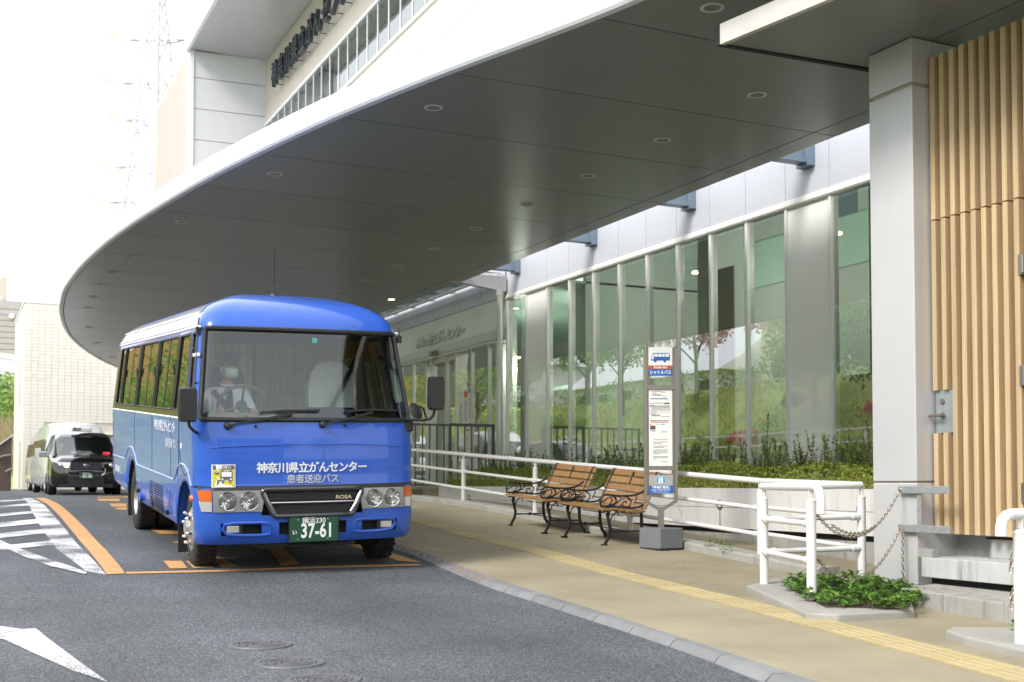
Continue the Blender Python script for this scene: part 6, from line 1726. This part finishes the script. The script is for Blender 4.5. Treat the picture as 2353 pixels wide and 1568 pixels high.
def van(label, loc, yaw=0, first=True):
    t = thing('white_van', label, 'van', loc, (0, 0, yaw), 'white vans behind the taxi')
    st = [(0, .32, .6, .95, 1.0, .80, .78, .70), (.10, .24, .62, 1.12, 1.18, .90, .88, .80), (.55, .22, .62, 1.20, 1.30, .94, .92, .80), (1.10, .22, .62, 1.22, 1.86, .94, .92, .74), (1.5, .22, .62, 1.22, 2.18, .94, .92, .72), (2.0, .22, .62, 1.22, 2.26, .94, .92, .72), (4.5, .22, .62, 1.22, 2.24, .94, .92, .72), (4.78, .24, .62, 1.22, 2.12, .93, .90, .70), (4.84, .34, .62, 1.2, 1.9, .90, .88, .66)]
    car_body(t, st, [M_CARW, M_CARG], {(2, 5), (2, 6), (2, 4)})
    for s in (-1, 1):
        for y0, y1 in ((1.15, 1.75), (1.9, 3.0), (3.1, 4.55)):
            b = MB(); x = s*.935; xt = s*.86
            b.add([(x, y0, 1.26), (x, y1, 1.26), (xt, y1, 1.72), (xt, y0+(.25 if y0 < 1.2 else 0), 1.72)], [(0, 1, 2, 3)]); b.build('side_window', mat('tinted_glass', (.05, .05, .035), .06, spec=.9), t)
        for y in (.85, 3.9): car_wheel(t, s*.83, y, s, .33)
        b = MB(); b.box(s*1.10-.08, s*1.10+.08, .85, .95, 1.18, 1.40); b.tube([(s*.9, .95, 1.22), (s*1.06, .9, 1.24)], .02, 6); b.build('door_mirror', M_CARW, t, bevel=.03)
        b = MB(); b.add([(s*.50, .02, .78), (s*.86, .05, .80), (s*.88, .12, .98), (s*.56, .06, .95)], [(0, 1, 2, 3)]); b.build('headlight', M_CLEAR, t).modifiers.new('s', 'SOLIDIFY').thickness = .04
        b = MB(); b.box(s*.90-.02, s*.90+.02, .06, .2, .72, .98); b.build('indicator', M_AMBER, t)
    b = MB(); b.box(-.85, .85, -.02, .1, .36, .50); b.build('bumper_intake', M_BLACK, t)
    b = MB(); b.box(-.45, .45, -.01, .06, .62, .78); b.build('grille', M_BLACK, t)
    return t
van('white high roofed van parked right behind the black taxi', (3.58, 35.6, zt), R(2))
VN = bpy.data.objects['white_van']; VN.scale = (1, 1, .93)
v2 = van('second white van farther back, mostly hidden by the first', (4.05, 43.4, zt), R(4))

# ================================================================ white tiled block at the end of the drive
M_TILE = mat('cream_tile', (.80, .78, .71), .55, rnd=.06, var=.05, vscale=30)
M_GROUT = mat('grout', (.62, .59, .52), .9)
TB = thing('tiled_block', 'pale cream tiled building block behind the taxi', 'building', (5, 52, -.3))
b = MB(); b.box(2.82, 10.2, 50.02, 57, -1, 7.12)
b.build('wall', M_GROUT, TB, world=True)
b = MB(); b.box(2.76, 10.25, 49.97, 57.05, 7.121, 7.20); b.build('coping', M_WHITE, TB, world=True)
tm = MB(); tm.box(-.12, .12, 0, .03, -.063, .063); tme = tm.mesh('tile', M_TILE)
rest = MB(); cnt = 0; z = 7.04; row = 0
while z > -.3:
    x = 2.945
    while x < 7.4:
        if not (x > 3.6 and 1.95 < z < 2.36):
            dy = noisy(.003)
            if cnt < 300 and x < 6: link('tile', tme, TB, Vector((x, 49.99+dy, z)) - TB.location); cnt += 1
            else: rest.box(x-.12, x+.12, 49.99+dy, 50.02, z-.063, z+.063)
        x += .248
    z -= .134; row += 1
y = 50.15; 
while y < 56.8:
    z = 7.04
    while z > -.3:
        rest.box(2.79, 2.82, y-.12, y+.12, z-.063, z+.063); z -= .134
    y += .248
kind(rest.build('tile_cladding', M_TILE, TB, world=True), 'stuff')
b = MB(); b.box(3.55, 10, 49.80, 50.02, 1.93, 1.97); b.box(3.55, 3.6, 49.98, 50.02, 1.97, 2.36); b.build('lintel', M_CREAM, TB, world=True)
b = MB(); b.box(2.77, 2.79, 52, 52.6, 3.2, 5.0); b.box(2.77, 2.79, 51.2, 52.1, -.3, 1.7); b.build('side_openings', M_ALUD, TB, world=True)
GB = thing('grey_building', 'grey sided building far behind the tiled block at the left edge', 'building', (2.5, 95, -1))
b = MB(); b.box(-6, 6.0, 95, 105, -1, 13.6); b.build('wall', mat('grey_siding', (.42, .39, .38), .7), GB, world=True)
b = MB()
for k in range(30): b.box(-6, 6.01, 94.93, 95, .5+.43*k, .88+.43*k)
kind(b.build('siding', MATS['grey_siding'], GB, world=True), 'stuff')
for x in (4.95, 5.4, 4.4):
    b = MB(); b.lathe([(.2, 0), (.2, -.2), (.1, -.3)], (x, 94.9, 12.4), 'y', 12); b.build('wall_vent', M_WHITE, GB, world=True)
PT = thing('pale_tower', 'very pale tall building slice at the left frame edge', 'building', (3, 130, -1))
b = MB(); b.box(-4, 5.6, 130, 138, -1, 21); b.build('wall', M_CREAM, PT, world=True)
for k in range(9):
    b = MB(); b.box(4.2, 5.2, 129.9, 130, 2+2*k, 3+2*k); b.build('window', M_ALUD, PT, world=True)
TK = thing('water_tank', 'low round pale metal tank on the hillside at the left edge', 'tank', (3.0, 82, 5))
b = MB(); b.lathe([(1.6, 0), (1.6, 2.2), (1.5, 2.6), (.0, 2.7)], (2.6, 82, 5.6), n=24); b.build('tank_shell', M_ALU, TK, world=True, smooth=True)
b = MB()
for z in (6.2, 7.0, 7.8): b.lathe([(1.62, 0), (1.62, .06)], (2.6, 82, z), n=24, cap=False)
b.build('hoops', M_ALUD, TK, world=True)
BW = thing('brown_ramp_wall', 'dark brown sloping parapet wall with a pale rail cap at the left edge', 'wall', (1.8, 47.5, -.4))
b = MB(); p0, p1 = atu(27, 1001, 47.5), atu(-60, 1065, 47.5)
b.add([(p0.x, 47.5, -.6), (p1.x, 47.5, -.6), (p1.x, 47.5, p1.z), (p0.x, 47.5, p0.z), (p0.x, 47.75, -.6), (p1.x, 47.75, -.6), (p1.x, 47.75, p1.z), (p0.x, 47.75, p0.z)], [(0,1,2,3),(7,6,5,4),(0,3,7,4),(1,5,6,2),(3,2,6,7)])
b.build('parapet', mat('brown_render', (.11, .075, .065), .8, var=.1, bump=.2), BW, world=True)
b = MB(); b.bar([(p0.x+.05, 47.6, p0.z+.03), (p1.x, 47.6, p1.z+.03)], .34, .06); b.build('cap', M_ALUD, BW, world=True)
b = MB(); q0, q1 = atu(25, 1046, 47.4), atu(10, 1048, 47.4); b.tube([q0, q1, q1+Vector((-.3, 0, -.1))], .05, 8); q0, q1 = atu(27, 1078, 47.4), atu(12, 1085, 47.4); b.tube([q0, q1], .05, 8); b.build('hand_bar', M_STEEL, BW, world=True)

# ================================================================ pylon
M_PYL = mat('pylon_pale', (.62, .62, .63), .5, var=.02)
M_INS = mat('insulator_cream', (.78, .73, .63), .4)
PY = thing('power_pylon', 'pale lattice power pylon with cream insulators against the white sky', 'pylon', (19.3, 124, -2))
PC = Vector((19.3, 124, 0))
def pw(z): return .67 + .115*max(0, 50-z) if z < 50 else max(.5, .67-.02*(z-50))
ang = [PI+.25+k*PI/2 - YAW for k in range(4)]
def leg(k, z): w = pw(z); return Vector((PC.x+w*math.cos(ang[k]), PC.y+w*math.sin(ang[k]), z))
zs = [-2, 4, 9, 13.5, 17.5, 21, 24, 26.8, 29.4, 31.8, 34, 36, 38, 40, 42, 44, 46, 48, 50, 52, 54, 57]
for k in range(4):
    b = MB(); b.tube([leg(k, z) for z in zs], [.17 if z < 40 else .13 for z in zs], 6); b.build('leg', M_PYL, PY, world=True)
b = MB()
for a, c in zip(zs, zs[1:]):
    for k in range(4):
        b.tube([leg(k, a), leg((k+1) % 4, c)], .06, 4, caps=False); b.tube([leg((k+1) % 4, a), leg(k, c)], .06, 4, caps=False)
    if a % 2 == 0 or a > 20:
        for k in range(4): b.tube([leg(k, a), leg((k+1) % 4, a)], .05, 4, caps=False)
kind(b.build('lattice', M_PYL, PY, world=True), 'stuff')
for px, py in ((292, 91), (278, 191), (286, 276), (263, 384), (248, 465)):
    d = ray(px, py); tip = d*(120/(CS*d.y+SN*d.x)); L = Vector((tip.x, tip.y, 0)) - Vector((PC.x, PC.y, 0))
    for s in (1, -1):
        e = Vector((PC.x, PC.y, tip.z)) + (Vector((L.x, L.y, 0)))*s
        b = MB()
        for k in (0, 1, 2, 3): b.tube([leg(k, tip.z-.2), e], .07, 4, caps=False)
        for k in (0, 2): b.tube([leg(k, tip.z+1.6), e], .05, 4, caps=False)
        b.build('cross_arm', M_PYL, PY, world=True)
        for q in (Vector((CS*-1.9, SN*1.9, .75)), Vector((CS*1.6, -SN*1.6, -1.3))):
            for o_ in (-.16, .16):
                p = e+Vector((0, 0, o_-.1)); b = MB(); n = 12
                b.tube([p+q*(.15+.8*k/n) for k in range(n+1)], [.13 if k % 2 else .20 for k in range(n+1)], 8); b.build('insulator', M_INS, PY, world=True)
        b = MB(); n = 18; b.tube([e+Vector((-.05, 0, -.2-2.2*k/n)) for k in range(n+1)], [.04 if k % 2 else .10 for k in range(n+1)], 6); b.build('insulator', M_INS, PY, world=True)

# ================================================================ the other side of the street (seen in the glass and the paint)
M_GRASS = mat('grass_slope', (.33, .40, .10), .95, var=.25, vscale=1.1, bump=1., bscale=25, stain=((.22, .17, .06), .6, .5))
b = MB(); us = [-60+4*k for k in range(43)]
prof = [(-6.4, -1.05), (-6.5, -.45), (-6.9, -.4), (-8.2, .4), (-10, 1.9), (-12, 3.6), (-13, 4.25), (-16, 4.4), (-60, 5.0)]
for u in us:
    for x, z in prof: b.v.append((x+noisy(.15)*(z > 0), u, z+noisy(.12)*(z > 0)+(zg(u)+.95)*.6))
k = len(prof)
for i in range(len(us)-1):
    for j in range(k-1): b.f.append((i*k+j, i*k+j+1, (i+1)*k+j+1, (i+1)*k+j)); b.mi.append(0 if j > 1 else 1)
kind(b.build('embankment', [M_GRASS, M_CONC2], smooth=True), 'structure')
b = MB()
for i in range(9000):
    y = random.uniform(-20, 95); t = random.random(); x = -7-6*t; z = -.4+4.6*t**1.05+(zg(y)+.95)*.6
    p = Vector((x, y, z)); leaf(b, p, Vector((noisy(.6)+.3, noisy(.6), .8)), Vector((0, 1, 0)), .22+.2*random.random(), .06)
o = kind(b.build('slope_grass', leafmat('grass_blades', (.15, .25, .04), (.48, .52, .15))), 'stuff'); tag(o, 'long yellow green grass on the bank across the street seen in the window reflections', 'grass')
def tree(name, label, x, y, z, H, rc, lm, n, group, leafs=.16, trunk=.14, flat=.8, base=.35):
    t = thing(name, label, 'tree', (x, y, z), group=group)
    b = MB(); cl = []
    b.tube([(0, 0, -.3), (.05, 0, H*.25), (noisy(.15), noisy(.15), H*.55), (noisy(.2), noisy(.2), H*.85)], [trunk, trunk*.8, trunk*.5, trunk*.2], 8)
    for k in range(9):
        a = k*2.4; h = H*(base+.06*k); L = rc*(.5+.5*random.random()); e = Vector((L*math.cos(a), L*math.sin(a), h+.25*L+H*.12))
        b.tube([(0, 0, h*.85), e*.5+Vector((0, 0, h*.42)), e], [trunk*.4, trunk*.25, trunk*.08], 5); cl.append((e, rc*(.32+.25*random.random())))
    for k in range(7): cl.append((Vector((noisy(rc*.7), noisy(rc*.7), H*(base+.15)+random.random()*H*(.85-base))), rc*(.3+.25*random.random())))
    b.build('trunk', M_STEM, t)
    b = MB()
    for i in range(n):
        c, r_ = random.choice(cl); d = rdir(.15); p = c + d*r_*random.random()**.35*Vector((1, 1, flat)).length/1.7
        leaf(b, p, rdir(-.1), rdir(.3), leafs*(.6+.7*random.random()), leafs*.55)
    kind(b.build('crown', lm, t), 'stuff')
    return t
LG1 = leafmat('tree_leaf_fresh', (.12, .23, .04), (.34, .46, .11)); LG2 = leafmat('tree_leaf_dark', (.03, .075, .02), (.12, .20, .045)); LPK = leafmat('blossom_pink', (.72, .42, .46), (.88, .66, .68)); LRD = leafmat('azalea_pink', (.5, .05, .12), (.7, .12, .2))
GT = 'trees on the bank across the street'
for i, (x, y, z, H, rc, lm, lab, nm) in enumerate((
    (-12.0, 47.5, 3.4, 6.4, 2.8, LPK, 'pink blossom tree across the street, mirrored behind the sign', 'blossom_tree'), (-14.0, 42.5, 4.3, 5.4, 2.2, LPK, 'smaller pink blossom tree across the street, mirrored in the wide panes', 'blossom_tree'),
    (-11.5, 53.6, 3.2, 6.2, 2.4, LG1, 'fresh green tree across the street, mirrored left of the sign', 'broadleaf_tree'), (-13, 60, 4.2, 5.0, 1.6, LG1, 'thin green tree on the bank, mirrored above the benches', 'broadleaf_tree'),
    (-10, 36.5, 1.9, 4.5, 2.2, LG1, 'leafy green tree low on the bank, mirrored right of the sign', 'broadleaf_tree'), (-9.5, 31, 1.5, 4.0, 2.4, LG2, 'dark green tree low on the bank, mirrored near the column', 'broadleaf_tree'),
    (-14, 70, 4.3, 5, 2.6, LG1, 'round green tree mirrored in the entrance glass', 'broadleaf_tree'), (-14, 78, 4.3, 4.5, 2.4, LG1, 'farthest round green tree mirrored in the entrance glass', 'broadleaf_tree'),
    (-13, 14, 4.2, 6, 2.6, LG2, 'dark tree on the bank across from the bus side', 'broadleaf_tree'), (-13.5, 22, 4.2, 5, 2.4, LG1, 'green tree on the bank across from the bus rear', 'broadleaf_tree'))):
    tree(nm, lab, x, y, z+(zg(y)+.95)*.6, H, rc, lm, 4200, GT, .24)
b = MB()
for i in range(9000):
    y = random.uniform(-15, 92); x = -13.6+noisy(.5); z = 4.2+(zg(y)+.95)*.6+1.3*random.random()*(.8+.2*math.sin(y*.9)); leaf(b, Vector((x, y, z)), rdir(.2), rdir(.3), .16, .09)
o = kind(b.build('bank_hedge', LG1), 'stuff'); tag(o, 'clipped hedge along the top of the bank across the street', 'hedge')
for i, (x, y, z) in enumerate(((-9, 39.5, 1.6), (-8.4, 44, .9), (-10.5, 33, 2.6), (-8.2, 35, .7))):
    t = thing('azalea_bush', ('azalea in flower highest on the bank', 'azalea in flower lowest on the bank', 'azalea in flower nearest the column reflection', 'azalea in flower by the foot of the bank')[i] + ', across the street', 'bush', (x, y, z), group='azaleas on the bank'); b = MB()
    for k in range(900): d = rdir(.4); leaf(b, Vector((d.x*.9, d.y*1.2, abs(d.z)*.6))*random.random()**.3, rdir(.2), rdir(.2), .12, .08)
    kind(b.build('flowers', LRD, t), 'stuff')
for i in range(22):
    y = 22+2.6*i+noisy(1); tt = random.random(); x = -7.3-4.5*tt; z = -.2+3.4*tt+(zg(y)+.95)*.6; s_ = .5+.8*random.random()
    t = thing('shrub', 'green shrub on the bank across the street, mirrored in the glass', 'shrub', (x, y, z), group='shrubs on the bank'); b = MB()
    for k in range(700): d = rdir(.3); leaf(b, Vector((d.x, d.y*1.1, abs(d.z)*1.1))*s_*random.random()**.35, rdir(.3), rdir(.2), .13, .06)
    kind(b.build('foliage', (LG1, LG2, LG1)[i % 3], t), 'stuff')
for i in range(7):
    tree('broadleaf_tree', 'tall tree in the row mirrored in the side windows of the bus', -8.5-1.2*(i % 2), 66+9*i, 1.2, 7.5, 3.4, LG1, 1800, 'tree row at the far end of the bank', .3)
t = thing('reflection_hall', 'added unseen ochre hall that puts orange into the bus window reflections', 'building', (-14, 130, 0))  # added unseen hall; its ochre wall colours the reflection in the bus windows
b = MB(); b.box(-40, -14, 100, 200, -1, 20); b.build('wall', mat('ochre_render', (.62, .36, .08), .8), t, world=True)
for k in range(8):
    b = MB(); b.box(-14, -13.95, 104+11*k, 110+11*k, 8, 10); b.build('window', MATS['house_pane'] if 'house_pane' in MATS else mat('house_pane', (.05, .06, .07), .1), t, world=True)
RW = thing('bank_rail', 'pale pipe guard rail along the bank across the street', 'guard rail', (-8.4, 40, .6))
b = MB()
for dz in (.0, .45): b.tube([(-8.4, u, 1.1+dz+(zg(u)+.95)*.6) for u in range(-10, 92, 6)], .04, 6)
b.build('rails', M_WRAIL, RW, world=True)
for u in range(-10, 92, 6):
    b = MB(); b.tube([(-8.4, u, .2+(zg(u)+.95)*.6), (-8.4, u, 1.6+(zg(u)+.95)*.6)], .05, 6); b.build('rail_post', M_WRAIL, RW, world=True)
def house(label, x, y, z, w, d, h, wall, roof, cat='house', hip=.9):
    t = thing('house', label, cat, (x, y, z), group='houses across the street')
    b = MB(); b.box(-d, 0, -w/2, w/2, -1, h); b.build('wall', wall, t)
    b = MB(); e = .5; r = hip*d/2*.8
    b.add([(-d-e, -w/2-e, h), (e, -w/2-e, h), (e, w/2+e, h), (-d-e, w/2+e, h), (-d/2, -w/2-e, h+r), (-d/2, w/2+e, h+r)], [(0, 4, 5, 3), (1, 2, 5, 4), (0, 1, 4), (3, 5, 2), (0, 3, 2, 1)]); b.build('roof', roof, t)
    for k in range(2):
        for j in range(max(1, int(w/3))):
            yy = -w/2+w*(j+.5)/max(1, int(w/3)); zz_ = .9+2.7*k
            if zz_+1.2 > h: continue
            b = MB(); b.box(0, .06, yy-.8, yy+.8, zz_, zz_+1.25); f_ = b.build('window', M_WHITE, t); b = MB(); b.box(.06, .08, yy-.7, yy+.7, zz_+.1, zz_+1.15); b.build('pane', mat('house_pane', (.05, .06, .07), .1), f_)
HC = mat('house_cream', (.80, .72, .50), .8); HG = mat('house_grey', (.62, .63, .64), .8); RD_ = mat('roof_dark', (.06, .065, .08), .6); RP_ = mat('roof_pale', (.8, .8, .82), .5)
for args in (('cream gabled house across the street, mirrored in the blind pane', -19, 48, 4.6, 7, 8, 5.6, HC, RD_), ('cream house with a dark roof mirrored beside the column', -17, 40, 4.5, 6, 7, 3.4, HC, RD_), ('grey house mirrored behind the pink blossom', -28, 62, 4.8, 9, 8, 5.0, HG, RD_),
             ('long low pale roofed hall mirrored above the benches', -24, 72, 4.7, 20, 12, 2.6, HG, RP_), ('grey sided hall mirrored in the entrance glass', -22, 96, 4.7, 20, 12, 5.0, HG, RP_), ('white house across from the bus', -19, 16, 4.5, 8, 8, 5.5, M_WHITE, RD_), ('grey house across from the camera', -19, 2, 4.5, 9, 8, 5.5, HG, RD_)):
    house(*args)
# behind the camera: trees and a pale block that the bus front mirrors
t = thing('apartment_block', 'pale apartment block behind the viewpoint, mirrored in the bus nose', 'building', (2, -42, -1))
b = MB(); b.box(-9, 11, -50, -42, -1, 8.5); b.build('wall', M_CREAM, t, world=True)
for k in range(3):
    for j in range(6):
        b = MB(); b.box(-8+3.2*j, -6+3.2*j, -42, -41.95, 1+2.6*k, 2.4+2.6*k); b.build('window', MATS['house_pane'], t, world=True)
for i, (x, y, H) in enumerate(((-9, -24, 6), (-4, -29, 5.5), (9, -30, 7), (14, -24, 6.5), (-14, -30, 7))):
    tree('broadleaf_tree', ('leftmost', 'second from left', 'fourth from left', 'rightmost', 'far left dark')[i] + ' tree behind the viewpoint, mirrored in the bus nose', x, y, -1, H, 2.4, LG2, 1500, 'trees behind the viewpoint', .22)
# left background vegetation on the far hillside
b = MB()
hp = [(-30, 60, -.4), (12, 60, -.4), (12, 66, .6), (-30, 66, .6), (-30, 84, 6.0), (12, 84, 6.0), (12, 140, 6.0), (-30, 140, 6)]
b.add(hp, [(0, 1, 2, 3), (3, 2, 5, 4), (4, 5, 6, 7)]); kind(b.build('hillside', M_GRASS), 'structure')
b = MB()
for i in range(6500):
    y = random.uniform(70, 80); x = random.uniform(-3, 6.5); z = .6+(y-66)*.3+random.random()*2.2; leaf(b, Vector((x, y, z)), rdir(.1), rdir(.2), .35, .2)
o = kind(b.build('far_shrubs', LG1), 'stuff'); tag(o, 'bright green shrubs on the hillside at the left frame edge', 'shrubs')
b = MB()
for i in range(2500):
    y = random.uniform(64, 70); x = random.uniform(-3, 5.5); z = .4+(y-64)*.35; leaf(b, Vector((x, y, z)), Vector((noisy(.3), noisy(.3), 1)), Vector((0, 1, 0)), .9+.8*random.random(), .08)
o = kind(b.build('dry_grass', leafmat('dry_blades', (.30, .24, .12), (.55, .47, .28))), 'stuff'); tag(o, 'tall straw coloured dry grass beside the brown wall at the left edge', 'grass')
